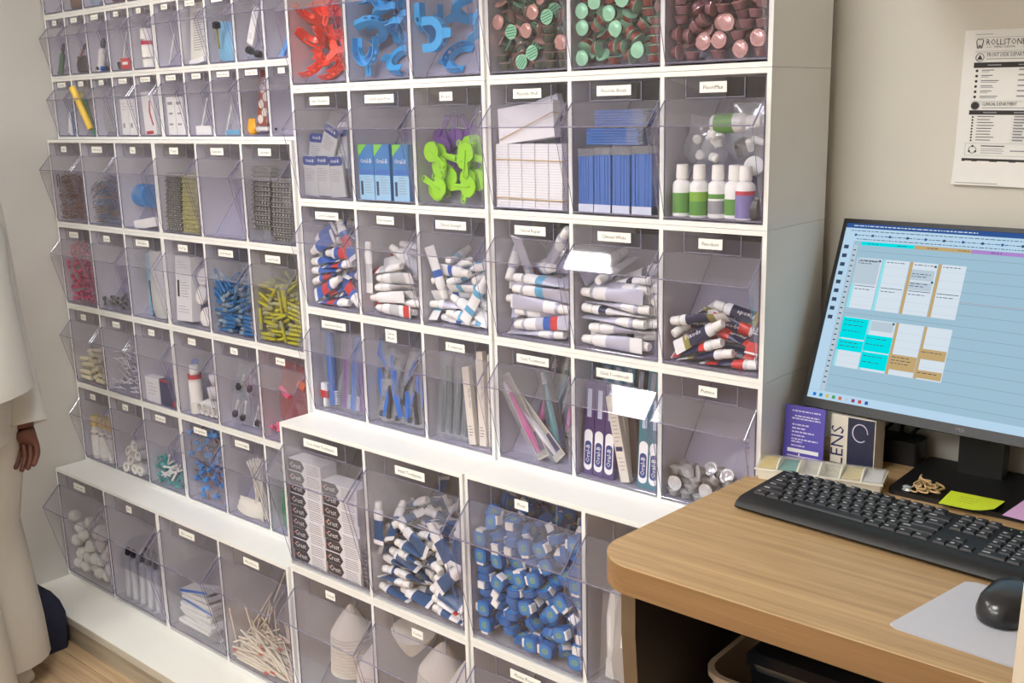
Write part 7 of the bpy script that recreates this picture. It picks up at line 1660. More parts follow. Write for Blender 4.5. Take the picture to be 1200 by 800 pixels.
def pane(x0, x1, z0, z1, mat, lift=1):
    y = .06 - .004 * lift
    sc_.add([(x0, y, z0), (x1, y, z0), (x1, y, z1), (x0, y, z1)], [(0, 1, 2, 3)], mat)
rs = random.Random(2)
def scribble(x0, x1, z, lift=5, th=.045, mat=None):
    x = x0
    while x < x1 - .1:
        w = rs.uniform(.08, .34)
        pane(x, min(x + w, x1), z - th, z, mat or S_TX, lift)
        x += w + .07
pane(X0, X1, Z1 - .32, Z1, S_TITLE); scribble(-9.8, -1.5, Z1 - .12, 3, .06, S_WH)
pane(X0, X1, 11.68, Z1 - .32, S_SIDE); scribble(-9.9, 3, 12.42, 3); scribble(-9.4, 2, 12.12, 3); scribble(-9.4, 3.4, 11.85, 3)
for i in range(10): pane(-9.6 + i * 1.2, -9.45 + i * 1.2, 12.02, 12.18, (S_TITLE, S_TX)[i % 2], 4)
pane(X0, -9.55, 1.2, 11.68, S_SIDE)
for i in range(9): pane(-10.18, -9.85, 11.1 - i * .62, 11.36 - i * .62, S_TX, 3)
pane(-9.5, -9.2, 1.2, 11.4, S_GR)
for i in range(26): pane(-9.45, -9.28, 11.0 - i * .37, 11.08 - i * .37, S_TX, 3)
pane(-9.0, -5.35, 11.42, 11.66, S_CY); pane(-5.35, -1.7, 11.42, 11.66, S_TAN); pane(-1.7, 2.0, 11.42, 11.66, S_PK); pane(2.0, 5.6, 11.42, 11.66, S_CY, 2); pane(5.6, 9.6, 11.42, 11.66, S_TAN, 2)
for i in range(6): scribble(-8.5 + i * 2, -7.8 + i * 2, 11.56, 4)
for i in range(15): pane(-9.1, X1, 11.0 - i * .72, 11.015 - i * .72, S_LN, 1)
cx = [-9.1, -7.28, -5.42, -3.56, -1.76]
for i in range(4):
    pane(cx[i] + .05, cx[i + 1] - .0, 7.05, 10.55, S_WH, 2)
    pane(cx[i] + .05, cx[i] + .25, 7.05, 10.55, (S_CYP, S_CYP, S_TAN, S_TAN)[i], 3)
    pane(cx[i] + .05, cx[i + 1], 3.0, 6.42, S_WH, 2)
    pane(cx[i] + .05, cx[i] + .22, 3.0, 6.42, (S_CYP, S_CYP, S_TAN, S_TAN)[i], 3)
    pane(cx[i] + .3, cx[i + 1] - .1, 8.60, 8.64, S_TX, 4)
    scribble(cx[i] + .35, cx[i] + 1.4, 8.42); scribble(cx[i] + .35, cx[i] + 1.6, 10.4)
    for j in range(6):
        pane(cx[i] + .25, cx[i + 1], 7.3 + j * .55, 7.315 + j * .55, S_GR, 3); pane(cx[i] + .25, cx[i + 1], 3.3 + j * .5, 3.315 + j * .5, S_GR, 3)
pane(cx[0] + .05, cx[1] - .1, 8.75, 10.5, S_GR, 4); scribble(-8.9, -7.6, 10.35); scribble(-8.9, -7.8, 10.2)
for z in (9.35, 8.7): pane(cx[2] + .25, cx[3] - .1, z, z + .72 if z > 9 else z + .55, S_GR, 4); scribble(-5.1, -3.8, z + .45); scribble(-5.1, -4.1, z + .28)
for x, z in ((cx[1] - .14, 10.4), (cx[3] - .14, 10.35), (cx[3] - .14, 9.3), (cx[2] - .14, 6.3)): pane(x - .06, x + .08, z - .07, z + .07, S_TX, 6)
pane(cx[0] + .05, cx[1] + .02, 4.98, 6.38, S_CY, 4); pane(cx[0] + .05, cx[1], 4.12, 4.88, S_CY, 4)
pane(cx[1] + .05, cx[2], 4.30, 5.4, S_CY, 4); pane(cx[1] + .05, cx[2], 3.15, 4.22, S_CY, 4)
pane(cx[2] + .02, cx[3], 3.35, 4.35, S_TAN, 4); pane(cx[3] + .02, cx[4] - .05, 4.32, 4.98, S_TAN, 4); pane(cx[3] + .02, cx[4] - .05, 3.08, 3.6, S_TAN, 4)
for x, z in ((-8.9, 6.2), (-8.9, 5.9), (-8.9, 5.5), (-8.9, 4.7), (-8.9, 4.45), (-7.1, 5.2), (-7.1, 4.8), (-7.1, 4.0), (-7.1, 3.6), (-5.2, 4.2), (-5.2, 4.0), (-5.2, 3.8), (-3.4, 4.8), (-3.4, 3.45)): scribble(x, x + 1.3, z)
pane(cx[1] + .25, cx[2] - .1, 5.7, 6.35, S_GR, 4)
pane(-1.7, X1, 8.2, 8.215, scr('screen_red', (200, 90, 100)), 3)
pane(X0, X1, Z0, 1.18, S_SIDE, 2)
for i, c_ in enumerate(((30, 120, 210), (20, 140, 200), (214, 190, 90), (80, 160, 90), (210, 110, 80), (190, 206, 220), (150, 70, 110), (206, 70, 70), (60, 90, 180))):
    pane(-9.95 + i * .46, -9.73 + i * .46, .78, 1.0, scr('icon_%d' % i, c_), 4)
sc_m = sc_.mesh('screen', smooth=False)
obj('screen', sc_m, screen_thing)
def on_stand(name, me):
    o = obj(name, me, screen_thing)                     # the foot stands level while the panel leans: undo the lean
    o.matrix_local = (Matrix.Translation(screen_thing.location) @ screen_thing.rotation_quaternion.to_matrix().to_4x4()).inverted() @ Matrix.Translation(P(12.4, 4.6, DZ))
on_stand('foot', MB().prism(rounded(8.4, 7.6, .5, 3), 0, .32, MB_).mesh('foot', smooth=False))
on_stand('column', MB().box(-1.75, .95, 1.8, 3.1, .32, 8.6, MB_).mesh('column', smooth=False))

# cables behind the screen
CAB = pm('cable_black', (24, 24, 26), rough=.5)
for i, (pts, nm) in enumerate((
    ([(6.0, 8.6, DZ + .2), (6.6, 8.0, 36.5), (8.2, 7.2, 39), (10.2, 7.6, 42)], 'black cable rising behind the monitor from the purple card side'),
    ([(8.6, 8.8, 38.4), (7.0, 8.5, 37.4), (4.2, 8.3, DZ + .6), (3.2, 8.2, DZ + .2)], 'black cable crossing behind the monitor down to the desk'),
    ([(15.5, 8.7, DZ + .2), (14.9, 8.3, 36.0), (13.9, 8.3, 39.5), (13.2, 8.4, 42)], 'black cable rising behind the stand column'),
    ([(9.2, 8.9, 38.5), (8.3, 8.4, 36.8), (7.0, 8.2, 35.2), (6.4, 7.2, DZ + .2), (7.4, 8.9, DZ + .2)], 'black cable looping onto the desk behind the monitor'))):
    sm = []
    for a in range(len(pts) - 1):
        p0, p1, p2, p3 = (Vector(pts[max(a - 1, 0)]), Vector(pts[a]), Vector(pts[a + 1]), Vector(pts[min(a + 2, len(pts) - 1)]))
        for t_ in (0, .25, .5, .75):
            sm.append(.5 * ((2 * p1) + (p2 - p0) * t_ + (2 * p0 - 5 * p1 + 4 * p2 - p3) * t_ ** 2 + (3 * p1 - p0 - 3 * p2 + p3) * t_ ** 3))
    sm.append(Vector(pts[-1]))
    tag(obj('cable', MB().tube(sm, .13, CAB, 7).mesh('cable'), None, P(0, 0, 0)), nm, 'cable', 'cables behind the monitor')
dk = thing('power_box', (6.3, 7.5, DZ), 'small black power box with rounded edges behind the monitor', 'power adapter')
obj('case', MB().prism(rounded(3.4, 2.0, .3, 3), 0, 1.6, MB_).mesh('case', smooth=False), dk)
obj('socket', MB().box(-.5, .5, -1.03, -1.0, .6, 1.1, KK).mesh('socket', smooth=False), dk)

# ------------------------------------------------------------------ pill organiser, card, box
ORGW = pm('organiser_cream', (232, 228, 214), rough=.4)
og = thing('organiser', (4.05, .55, DZ), 'cream compartment case with a clear domed lid, behind the keyboard', 'organiser', quat=Q(0, 0, 13))
ow, od = 7.9, 2.9
obj('tray', MB().rings([rr_(ow - .3, od - .3, .15, 0, 2), rr_(ow, od, .2, .75, 2), rr_(ow - .2, od - .2, .15, .75, 2), rr_(ow - .3, od - .3, .12, .2, 2)], ORGW).mesh('tray'), og)
dome = [(-od / 2 + .05, .75)] + [(-od / 2 + .15 + (od - .3) * i / 8, .82 + .42 * math.sin(PI * i / 8)) for i in range(9)] + [(od / 2 - .05, .75)]
obj('lid', MB().prism(dome, -ow / 2 + .05, ow / 2 - .05, clear_mat('organiser_lid', (.95, .95, .94), .14, (235, 233, 225)), 'x').mesh('lid'), og)
dvs = MB()
obj('rim', MB().box(-ow / 2 - .04, ow / 2 + .04, -od / 2 - .04, -od / 2, .66, .80, ORGW).mesh('rim', smooth=False), og)
for i in range(1, 6):
    obj('divider', MB().prism([(p[0] * .96, p[1] - .06) if p[1] > .76 else (p[0] * .96, .2) for p in dome], -.05, .05, ORGW, 'x').mesh('divider', smooth=False), og, L(-ow / 2 + i * ow / 6, 0, 0))
for i, c_ in enumerate(((222, 196, 120), (96, 176, 172), (226, 226, 214), (232, 230, 222), (208, 192, 142), (206, 206, 210))):
    obj('content', MB().box(-ow / 12 + .12, ow / 12 - .12, -1.1, 1.1, .2, .2 + (.62, .55, .12, .08, .6, .6)[i], pm('pills_%s' % ('amber', 'teal', 'pale', 'cream', 'straw', 'grey')[i], c_, rough=.6, var=.2, scale=120)).mesh('content', smooth=False), og, L(-ow / 2 + (i + .5) * ow / 6, 0, 0))

CARDP = pm('card_purple', (92, 82, 178), rough=.45, var=.04)
CW_ = pm('card_ink_white', (214, 210, 232), rough=.6)
pc = thing('purple_card', (1.68, 2.75, DZ), 'purple printed card standing behind the cream compartment case', 'card', quat=Q(-4, 0, 2))
def pcard(k, w, d, h):
    y = -d / 2
    r = random.Random(3)
    for j, (z, x0, x1) in enumerate(((3.55, -.9, 1.1), (3.2, -.7, 1.0), (3.02, -.9, 1.1), (2.6, -.85, .3), (2.35, -.85, .1), (2.1, -.85, .7), (1.85, -.85, .1), (1.6, -.85, 1.0), (1.42, -.85, -.1), (1.15, -.85, .1))):
        x = x0
        while x < x1:
            w_ = r.uniform(.08, .3)
            patch(k, x, min(x + w_, x1), z, z + .09, y, CW_)
            x += w_ + .06
    patch(k, -1.1, 1.1, .72, .98, y, WINK); patch(k, -1.1, 1.1, .42, .5, y, CW_); patch(k, -.3, -.2, .5, .66, y, WINK)
pk_ = MB().box(-1.42, 1.42, -.05, .05, 0, 3.95, CARDP)
obj('sheet', pk_.mesh('sheet', smooth=False), pc)
pp = MB(); pcard(pp, 2.84, .1, 3.95)
obj('print', pp.mesh('print', smooth=False), pc)
obj('easel', MB().box(-.5, .5, .05, 1.1, 0, .06, CARDP).mesh('easel', smooth=False), pc)
eb = thing('printed_box', (4.75, 4.4, DZ), 'cream box with navy lettering behind the purple card', 'box')
obj('carton', MB().box(-1.5, 1.5, -.8, .8, 0, 3.6, CREAMC).mesh('carton', smooth=False), eb)
ep = MB()
ep.text('LENS', TR(-.62, -.82, .1) @ FACE @ RZ(90), NAVYC, 1.25, 'l')
patch(ep, -.35, 1.45, .05, 3.55, -.8, pm('print_navy_dark', (40, 44, 70), rough=.5, var=.25, scale=60))
ep.tube([(.5 + .5 * math.cos(a / 5), -.83, 2.6 + .6 * math.sin(a / 5)) for a in range(28)], .04, CW_, 5)
obj('print', ep.mesh('print', smooth=False), eb)

# notes and rubber bands
YN = pm('note_yellow', (206, 226, 48), rough=.7, var=.03)
PN = pm('note_pink', (220, 176, 224), rough=.7, var=.03)
def note(name, w, d, mat, at, rz, label, curl):
    t = thing(name, at, label, 'sticky note', quat=Q(0, 0, rz))
    m = MB()
    n = 8
    vs, fs = [], []
    for i in range(n + 1):
        for j in range(n + 1):
            u, v = i / n, j / n
            vs.append(((u - .5) * w, (v - .5) * d, .03 + curl * max(0, u - .5) ** 2 * (1 - v) * 4))
    for i in range(n):
        for j in range(n):
            a = i * (n + 1) + j
            fs.append((a, a + n + 1, a + n + 2, a + 1))
    m.add(vs, fs, mat)
    m.add([(x, y, z - .02) for x, y, z in vs], [tuple(reversed(f)) for f in fs], mat)
    obj('sheet', m.mesh('sheet'), t)
    k = MB()
    r = random.Random(6)
    for j in range(3):
        x = -w * .25
        while x < w * .3:
            w_ = r.uniform(.05, .2)
            k.box(x, x + w_, d * (.2 - .16 * j), d * (.2 - .16 * j) + .05, .034, .037, pm('pencil_grey', (120, 128, 60) if mat is YN else (130, 106, 140), rough=.7))
            x += w_ + .06
    obj('writing', k.mesh('writing', smooth=False), t)
note('yellow_note', 3.1, 2.5, YN, (13.1, 1.45, DZ + .34), 2, 'bright yellow sticky note on the stand foot behind the keyboard', .35)
note('pink_note', 3.0, 3.2, PN, (16.75, 1.9, DZ + .34), -6, 'pink sticky note beside the yellow one at the picture edge', .1)
rb = random.Random(23)
for i in range(9):
    c0 = Vector((10.35 + rb.uniform(-.5, .6), 2.0 + rb.uniform(-.5, .4), DZ + .42 + .06 * i))
    aa, bb, ph, tl = rb.uniform(.45, .85), rb.uniform(.18, .45), rb.uniform(0, 3.1), rb.uniform(-.35, .35)
    pts = []
    for j in range(22):
        a = 2 * PI * j / 22
        x, y = aa * math.cos(a), bb * math.sin(a) + .12 * math.sin(3 * a + ph)
        pts.append(c0 + Vector((x * math.cos(ph) - y * math.sin(ph), x * math.sin(ph) + y * math.cos(ph), tl * x * .5 + .05 * math.sin(2 * a) + (.35 * max(0, math.sin(a)) if i == 8 else 0))))
    pts = [Vector((p.x, p.y, max(p.z, DZ + .39))) for p in pts]
    tag(obj('rubber_band', MB().tube([p - c0 for p in pts], .055, pm('rubber_band_tan', (196, 166, 120), rough=.6), 5, True).mesh('rubber_band'), None, P(*c0)), 'tan rubber band in the tangled heap in front of the monitor foot', 'rubber band', 'tangle of rubber bands')
fc = thing('foil_scrap', (9.35, 1.15, DZ + .32), 'small crumpled foil scrap beside the rubber bands', 'scrap')
obj('foil', MB().lathe([(.05, 0), (.3, .04), (.22, .2), (.3, .28), (.1, .36)], pm('foil', (206, 216, 222), rough=.2, metal=.7), 7, None, 1.1, .7).mesh('foil', smooth=False), fc)

# ------------------------------------------------------------------ the notice on the wall
po = thing('wall_notice', (10.6, YB, 56.7), 'white two-section department notice taped to the wall above the monitor', 'notice', quat=Q(0, 1.2, 0))
PW_, PH_ = 5.0, 4.75
def pz(u, v): return (u, v)
m = MB()
n = 16
vs, fs = [], []
for i in range(n + 1):
    for j in range(7):
        u, v = -2.42 + 7.4 * j / 6, -PH_ + 2 * PH_ * (1 - i / n)
        vs.append((u, -.05 - .55 * max(0, i / n - .78) ** 2 * 20 * .45, v))
for i in range(n):
    for j in range(6):
        a = i * 7 + j
        fs.append((a, a + 7, a + 8, a + 1))
m.add(vs, fs, PAPER)
m.add([(x, y + .02, z) for x, y, z in vs], [tuple(reversed(f)) for f in fs], PAPER)
obj('sheet', m.mesh('sheet'), po)
k = MB()
PINK_ = pm('print_dark', (58, 56, 58), rough=.8)
def pt_(s, x, z, size, align='l', wmax=None): k.text(s, TR(x, -.075, z) @ FACE, PINK_, size, align, wmax)
def bar(x0, x1, z0, z1, mat=None): k.box(x0, x1, -.075, -.068, z0, z1, mat or PINK_)
bar(-1.75, -.75, 4.47, 4.50, GREY_P)
bar(-1.65, 4.6, 4.28, 4.295, GREY_P)
pt_('ROLLSTONE', -1.12, 3.84, .50, 'l', 2.3); pt_('FAMILY DENTAL', -.62, 3.66, .17, 'l', 1.5)
bar(-1.1, -.75, 3.71, 3.725); bar(1.0, 1.35, 3.71, 3.725)
tooth = [(-.35, .1), (-.42, .5), (-.3, .78), (-.05, .68), (.2, .78), (.32, .5), (.25, .1), (.18, -.35), (.06, -.38), (.0, .0), (-.1, .0), (-.16, -.38), (-.28, -.35), (-.35, .1)]
k.tube([(-1.45 + x * .55, -.085, 3.84 + z * .48) for x, z in tooth], .024, PINK_, 4)
bar(-1.7, 4.6, 3.46, 3.475, GREY_P); bar(-1.7, 4.6, 3.38, 3.395, GREY_P)
pt_('FRONT DESK DEPARTMENT', -1.0, 3.14, .33, 'l', 2.75)
bar(-1.0, 2.4, 2.98, 3.02, GREY_P)
def ring_icon(x, z, solid=False):
    pts = [(x + .24 * math.cos(2 * PI * i / 18), -.082, z + .24 * math.sin(2 * PI * i / 18)) for i in range(18)]
    k.tube(pts, .02, PINK_, 4, True)
    k.prism([(x + p[0] * .62, z + p[1] * .62) for p in ([(-.26, -.2), (.26, -.2), (.12, .05), (0, .26), (-.12, .05)] if not solid else [(.34 * math.cos(2 * PI * i / 12), .34 * math.sin(2 * PI * i / 12)) for i in range(12)])], -.078, -.07, PINK_, 'y')
ring_icon(-1.4, 3.1)
bar(-1.72, 4.7, 2.48, 2.8)
k.box(-.9, -.1, -.08, -.075, 2.6, 2.67, GREY_P); k.box(.9, 2.0, -.08, -.075, 2.6, 2.67, GREY_P)
rp = random.Random(4)
def rows_(z0, n_, dz, two):
    for i in range(n_):
        z = z0 - i * dz
        rd_ = .085 if two else .06
        k.lathe([(rd_, 0), (rd_, .01)], PINK_, 10, TR(-1.5, -.07, z) @ RX(90))
        w = rp.uniform(.6, 1.1)
        bar(-1.22, -1.22 + w, z + .015, z + .055, PINK_)
        if two: bar(-1.22, -1.22 + rp.uniform(.4, 1.1), z - .08, z - .045, GREY_P)
        bar(.95, .95 + rp.uniform(.5, .9), z, z + .09, GREY_P)
        if not two:
            k.tube([(.8, -.08, z - .08), (1.7, -.08, z - .08)], .008, GREY_P, 4)
rows_(2.3, 6, .317, True)
bar(-1.7, 4.6, .44, .455, GREY_P)
ring_icon(-1.42, .18, True)
pt_('CLINICAL DEPARTMENT', -1.02, .19, .30, 'l', 2.05)
bar(-1.0, 1.6, .03, .07, GREY_P)
bar(-1.75, 4.7, -.37, -.1)
k.box(-.9, -.1, -.08, -.075, -.27, -.20, GREY_P); k.box(.9, 2.0, -.08, -.075, -.27, -.20, GREY_P)
rows_(-.52, 9, .18, False)
bar(-1.8, 4.6, -2.14, -2.125, GREY_P); bar(-1.8, -1.785, -2.9, -2.14, GREY_P); bar(-1.8, 4.6, -2.9, -2.885, GREY_P)
k.tube([(-1.35 + .22 * math.cos(2 * PI * i / 16), -.085, -2.53 + .22 * math.sin(2 * PI * i / 16)) for i in range(16)], .018, PINK_, 4, True)
for i in range(3):
    aa = PI / 2 + 2 * PI * i / 3
    k.lathe([(.07, 0), (.07, .012)], PINK_, 8, TR(-1.35 + .22 * math.cos(aa), -.08, -2.53 + .22 * math.sin(aa)) @ RX(90))
for i, z in enumerate((-2.32, -2.48, -2.6, -2.74)): bar(-.85, .55 - .1 * (i % 2), z, z + (.06 if i == 0 else .035), PINK_ if i == 0 else GREY_P)
bar(.9, 2.2, -2.6, -2.53, GREY_P)
bar(-1.95, 4.7, -3.47, -3.08)
for x, w in ((-1.75, .4), (-1.0, .75), (.2, .7), (1.3, .6)): k.box(x, x + w, -.082, -.078, -3.31, -3.23, CARD)
obj('print', k.mesh('print', smooth=False), po)
obj('footer_print', MB().box(-2.05, .5, -.62, -.60, -4.60, -4.56, GREY_P).mesh('footer_print', smooth=False), po)

# ------------------------------------------------------------------ wall cupboard above the desk, chair at the desk
wc = thing('wall_cupboard', (5.2, YB, 66.2), 'pale wall cupboard above the desk, above the frame', 'cupboard')
obj('carcass', MB().box(0, 60, -12.0, -.02, 0, 24, WHITE).mesh('carcass', smooth=False), wc)
for i in range(3):
    d_ = obj('door', MB().box(.1, 19.8, -12.7, -12.02, .1, 23.9, WHITE).mesh('door', smooth=False), wc, L(i * 20, 0, 0))
    obj('handle', MB().box(17.5, 18, -13.6, -12.7, 2, 6, SILV).mesh('handle', smooth=False), d_)

ch = thing('desk_chair', (36.4, -22, -BASE_Z), 'beige upholstered chair whose back edge stands in front of the desk', 'chair')
CHB = pm('chair_beige', (194, 180, 160), rough=.75, var=.04)
bk2 = MB().rings([[Vector((x * s, y, z)) for x, y in rounded(2, .16, .07, 3) for s in (1,)] for z in (0, 1)], CHB)
seat = MB().rings([rr_(22, 15, 3, 19.0), rr_(23, 16, 3, 20), rr_(23, 16, 3, 22.2), rr_(22, 15, 3, 23)], CHB)
obj('seat', seat.mesh('seat'), ch, L(0, 10, 0))
def backring(z, hw_, lean): return [Vector((x * hw_, y * 2.6 + lean, z)) for x, y in rounded(2, 1, .45, 4)]
obj('backrest', MB().rings([backring(24, 14.0, 0), backring(26, 14.9, 0), backring(38, 14.6, -.6), backring(44.2, 14.4, -.8), backring(45.4, 13.7, -.85)], CHB).mesh('backrest', sharp=60), ch)
obj('back_post', MB().box(-2, 2, 1.2, 2.2, 19, 36, DARKP).mesh('back_post', smooth=False), ch)
for sx in (-1, 1):
    for sy in (4, 15):
        obj('leg', MB().lathe([(.6, 0), (.8, 19.2)], DARKP, 10, TR(sx * 9.5, sy, 0)).mesh('leg'), ch)

# ------------------------------------------------------------------ navy bag beside the plinth
NV = pm('bag_navy', (30, 34, 58), rough=.8, var=.15, scale=40, bump=.3)
nb = thing('navy_bag', (-87.9, -12.7, -BASE_Z), 'dark navy fabric bag on the floor by the side wall, partly behind the person', 'bag')
rb2 = random.Random(9)
def nring(z, w, d):
    return [Vector((x * rb2.uniform(.97, 1.03), y * rb2.uniform(.97, 1.03), z + rb2.uniform(-.3, .3) * (z > 1))) for x, y in rounded(2 * w, 2 * d, .7, 3)]
obj('sack', MB().rings([nring(0.02, 4.8, 2.1), nring(2, 4.9, 2.3), nring(4.4, 4.9, 2.3), nring(5.8, 4.3, 2.1), nring(6.8, 3.4, 1.6), nring(7.2, 2.6, .8)], NV).mesh('sack', sharp=30), nb)
obj('tissue', MB().lathe([(.5, 0), (.3, .5), (.05, .9)], PAPER, 7, TR(1.2, .4, 7.0)).mesh('tissue'), nb)
# ------------------------------------------------------------------ the person in white at the side wall
SKIN = pm('skin_brown', (104, 62, 48), rough=.5, var=.06, sss=.1)
COATW = pm('coat_white', (206, 204, 196), rough=.85, var=.03, scale=30, bump=.1)
TROUW = pm('trousers_white', (200, 195, 184), rough=.85, var=.03, scale=25, bump=.1)
BK = Vector((.758, .652, 0))         # towards the person's back
SD = Vector((-.652, .758, 0))        # towards the arm farther from the camera
UPV = Vector((0, 0, 1))
HC, SCN, HD = Vector((-76.9, -20.6, 31)), Vector((-80.4, -19.4, 50.6)), Vector((-83.6, -21.8, 58.0))
BASEP = Vector((-78.6, -21.6, -BASE_Z))
def rel(v): return v - BASEP
person = thing('person', tuple(BASEP), 'person in a white coat and wide white trousers by the side wall', 'person')
# skeleton: point, radius, parent
JT = []
def J(p, r, par):
    JT.append((rel(p), r, par)); return len(JT) - 1
pel = J(HC + UPV * 1.0, 4.6, None)
wst = J(HC * .55 + SCN * .45, 4.3, pel)
chest = J(SCN - UPV * 4.5 - BK * .3, 4.9, wst)
neck0 = J(SCN + UPV * 2.4 - BK * .4, 2.3, chest)
neck1 = J(SCN * .4 + HD * .6 + UPV * .0, 2.0, neck0)
jaw = J(HD - UPV * 1.3 - BK * 1.1, 2.9, neck1)
skull = J(HD + UPV * 1.9 + BK * .3, 3.5, jaw)
crown = J(HD + UPV * 3.6 + BK * .3, 2.4, skull)
HANDS = []
for s in (1, -1):
    sh = SCN + SD * (6.6 * s)
    if s == 1:
        shp, elb, wri, hnd = Vector((-84.4, -14.4, 49.5)), Vector((-82.2, -14.6, 37.8)), Vector((-78.3, -14.8, 27.6)), Vector((-77.4, -14.9, 24.6))
    else:
        shp = SCN + SD * -6.8 - UPV * 1; elb = shp - UPV * 11.5 + BK * .6 - SD * 1.2; wri = elb - UPV * 9.5 - BK * 2.6; hnd = wri - UPV * 3.1 - BK * .5
    a = J(shp, 2.2, chest); b_ = J(elb, 1.65, a); c_ = J(wri, 1.05, b_)
    pm0 = J(wri * .45 + hnd * .55, 1.15, c_); pm1 = J(hnd, 1.2, pm0)
    HANDS.append((shp, elb, wri, hnd, s))
    dn = (hnd - wri).normalized()
    for i, (off, ln) in enumerate(((-1.05, 2.3), (-.35, 2.7), (.35, 2.9), (1.0, 2.6))):
        # fingers side by side front to back, curling towards the thigh
        base = hnd + BK * (-off * .95) + dn * .55
        f0 = J(base, .37, pm1)
        f1 = J(base + dn * (ln * .45) - SD * (.15 * s), .34, f0)
        f2 = J(base + dn * (ln * .78) - SD * (.55 * s) - BK * .25, .31, f1)
        J(base + dn * (ln * .95) - SD * (1.05 * s) - BK * .35, .27, f2)
    tb = wri * .4 + hnd * .6 - BK * 1.0
    t0 = J(tb, .5, pm0); t1 = J(tb - BK * .75 + dn * 1.0 - SD * (.2 * s), .42, t0)
    J(tb - BK * .8 + dn * 2.1 - SD * (.5 * s), .34, t1)
LEGS = []
for s in (1, -1):
    hip = HC + SD * (3.6 * s) - UPV * 1.5
    kn = Vector((BASEP.x, BASEP.y, 15.5)) + SD * (3.8 * s) - BK * .5
    an = Vector((BASEP.x, BASEP.y, .3)) + SD * (3.9 * s) + BK * .6
    h_ = J(hip, 3.4, pel); k_ = J(kn, 2.4, h_); a_ = J(an, 1.5, k_)
    J(an - UPV * 2.7 - BK * 5.5, 1.1, a_)
    LEGS.append((hip, kn, an))
me = bpy.data.meshes.new('person')
me.from_pydata([tuple(p * INCH) for p, r, q in JT], [(q, i) for i, (p, r, q) in enumerate(JT) if q is not None], [])
body = bpy.data.objects.new('person_body', me)
COL.objects.link(body)
sk = body.modifiers.new('skin', 'SKIN')
sk.use_smooth_shade = True
for i, (p, r, q) in enumerate(JT):
    sv = me.skin_vertices[0].data[i]
    sv.radius = (r * INCH, r * INCH)
    sv.use_root = i == 0
ss = body.modifiers.new('round', 'SUBSURF'); ss.levels = 2; ss.render_levels = 2
bpy.context.view_layer.update()
bm_ = bpy.data.meshes.new_from_object(body.evaluated_get(bpy.context.evaluated_depsgraph_get()))
bm_.materials.clear(); bm_.materials.append(SKIN)
bpy.data.objects.remove(body)
bm_.name = 'body'
obj('body', bm_, person)

def oval(c, a, b, n=20, tilt=0.0):
    """ring about C: half-width A side to side, B front to back"""
    c = rel(Vector(c))
    return [c + SD * (a * math.cos(2 * PI * i / n)) + BK * (b * math.sin(2 * PI * i / n)) + UPV * (tilt * math.sin(2 * PI * i / n)) for i in range(n)]
def limb(pts, rs, mat, n=14, wob=0.0, seed=1):
    r = random.Random(seed)
    return MB().tube([rel(p) for p in pts], [x * (1 + r.uniform(-wob, wob)) for x in rs], mat, n)
# jacket body: chest to a flared hem, open only at the neck
JB = MB().rings([oval(SCN + UPV * 2.2, 2.9, 2.7), oval(SCN + UPV * 1.2, 5.4, 3.6), oval(SCN - UPV * .6, 7.6, 4.6), oval(SCN - UPV * 5, 7.6, 5.6), oval(HC * .45 + SCN * .55, 7.0, 5.5), oval(HC * .8 + SCN * .2, 7.3, 6.0),
                 oval(HC + UPV * 2.2, 7.6, 6.0, tilt=.2), oval(HC - UPV * .9, 7.9, 6.3, tilt=.7), oval(HC - UPV * .7, 7.5, 5.9, tilt=.7)], COATW, True, True)
obj('jacket', JB.mesh('jacket', sharp=70), person)
for shp, elb, wri, hnd, s in HANDS:
    cuff = wri * .42 + hnd * .58
    tip = (cuff - elb).normalized()
    pts = [SCN + SD * (4.6 * s) + UPV * .2, shp, shp * .5 + elb * .5, elb, elb * .5 + cuff * .5, cuff - tip * .4, cuff, cuff - tip * .3]
    obj('sleeve', limb(pts, [2.7, 3.0, 3.0, 2.9, 2.7, 2.55, 2.5, 1.7], COATW, 16, .03, 3 + s).mesh('sleeve', sharp=60), person)
obj('collar', MB().rings([oval(SCN + UPV * 1.6, 3.6, 3.2), oval(SCN + UPV * 3.4, 2.9, 2.8), oval(SCN + UPV * 3.4, 2.5, 2.4), oval(SCN + UPV * 1.6, 2.7, 2.5)], COATW, False, False).mesh('collar', sharp=60), person)
# trousers: hips and two wide legs
TB_ = MB().rings([oval(HC + UPV * 3.5 - BK * .8, 6.9, 4.8), oval(HC - BK * 1.0, 7.4, 5.0), oval(HC - UPV * 4 - BK * 1.3, 7.6, 4.7), oval(HC - UPV * 6 - BK * 1.5, 7.4, 4.5)], TROUW, True, True)
obj('trousers', TB_.mesh('trousers', sharp=60), person)
for i, (hip, kn, an) in enumerate(LEGS):
    pts = [hip - UPV * 1.5 - BK * .8, hip * .75 + kn * .25 - BK * .4, hip * .4 + kn * .6, kn, kn * .6 + an * .4, kn * .2 + an * .8, an - UPV * 1.2, an - UPV * 1.0]
    obj('trouser_leg', limb(pts, [4.0, 4.0, 3.9, 3.9, 4.0, 4.1, 4.2, 3.0], TROUW, 18, .035, 11 + i).mesh('trouser_leg', sharp=60), person)
for i, (hip, kn, an) in enumerate(LEGS):
    c0 = rel(an) - UPV * (rel(an).z) - BK * 3.0
    rg = lambda w, l, z: [c0 + SD * (w * math.cos(2 * PI * j / 16)) + BK * (l * math.sin(2 * PI * j / 16)) + UPV * z for j in range(16)]
    obj('shoe', MB().rings([rg(1.75, 5.2, 0.02), rg(1.85, 5.4, .5), rg(1.75, 5.2, 1.1), rg(1.4, 4.4, 2.0), rg(1.1, 2.6, 2.5)], pm('shoe_white', (228, 226, 222), rough=.5)).mesh('shoe', sharp=60), person)
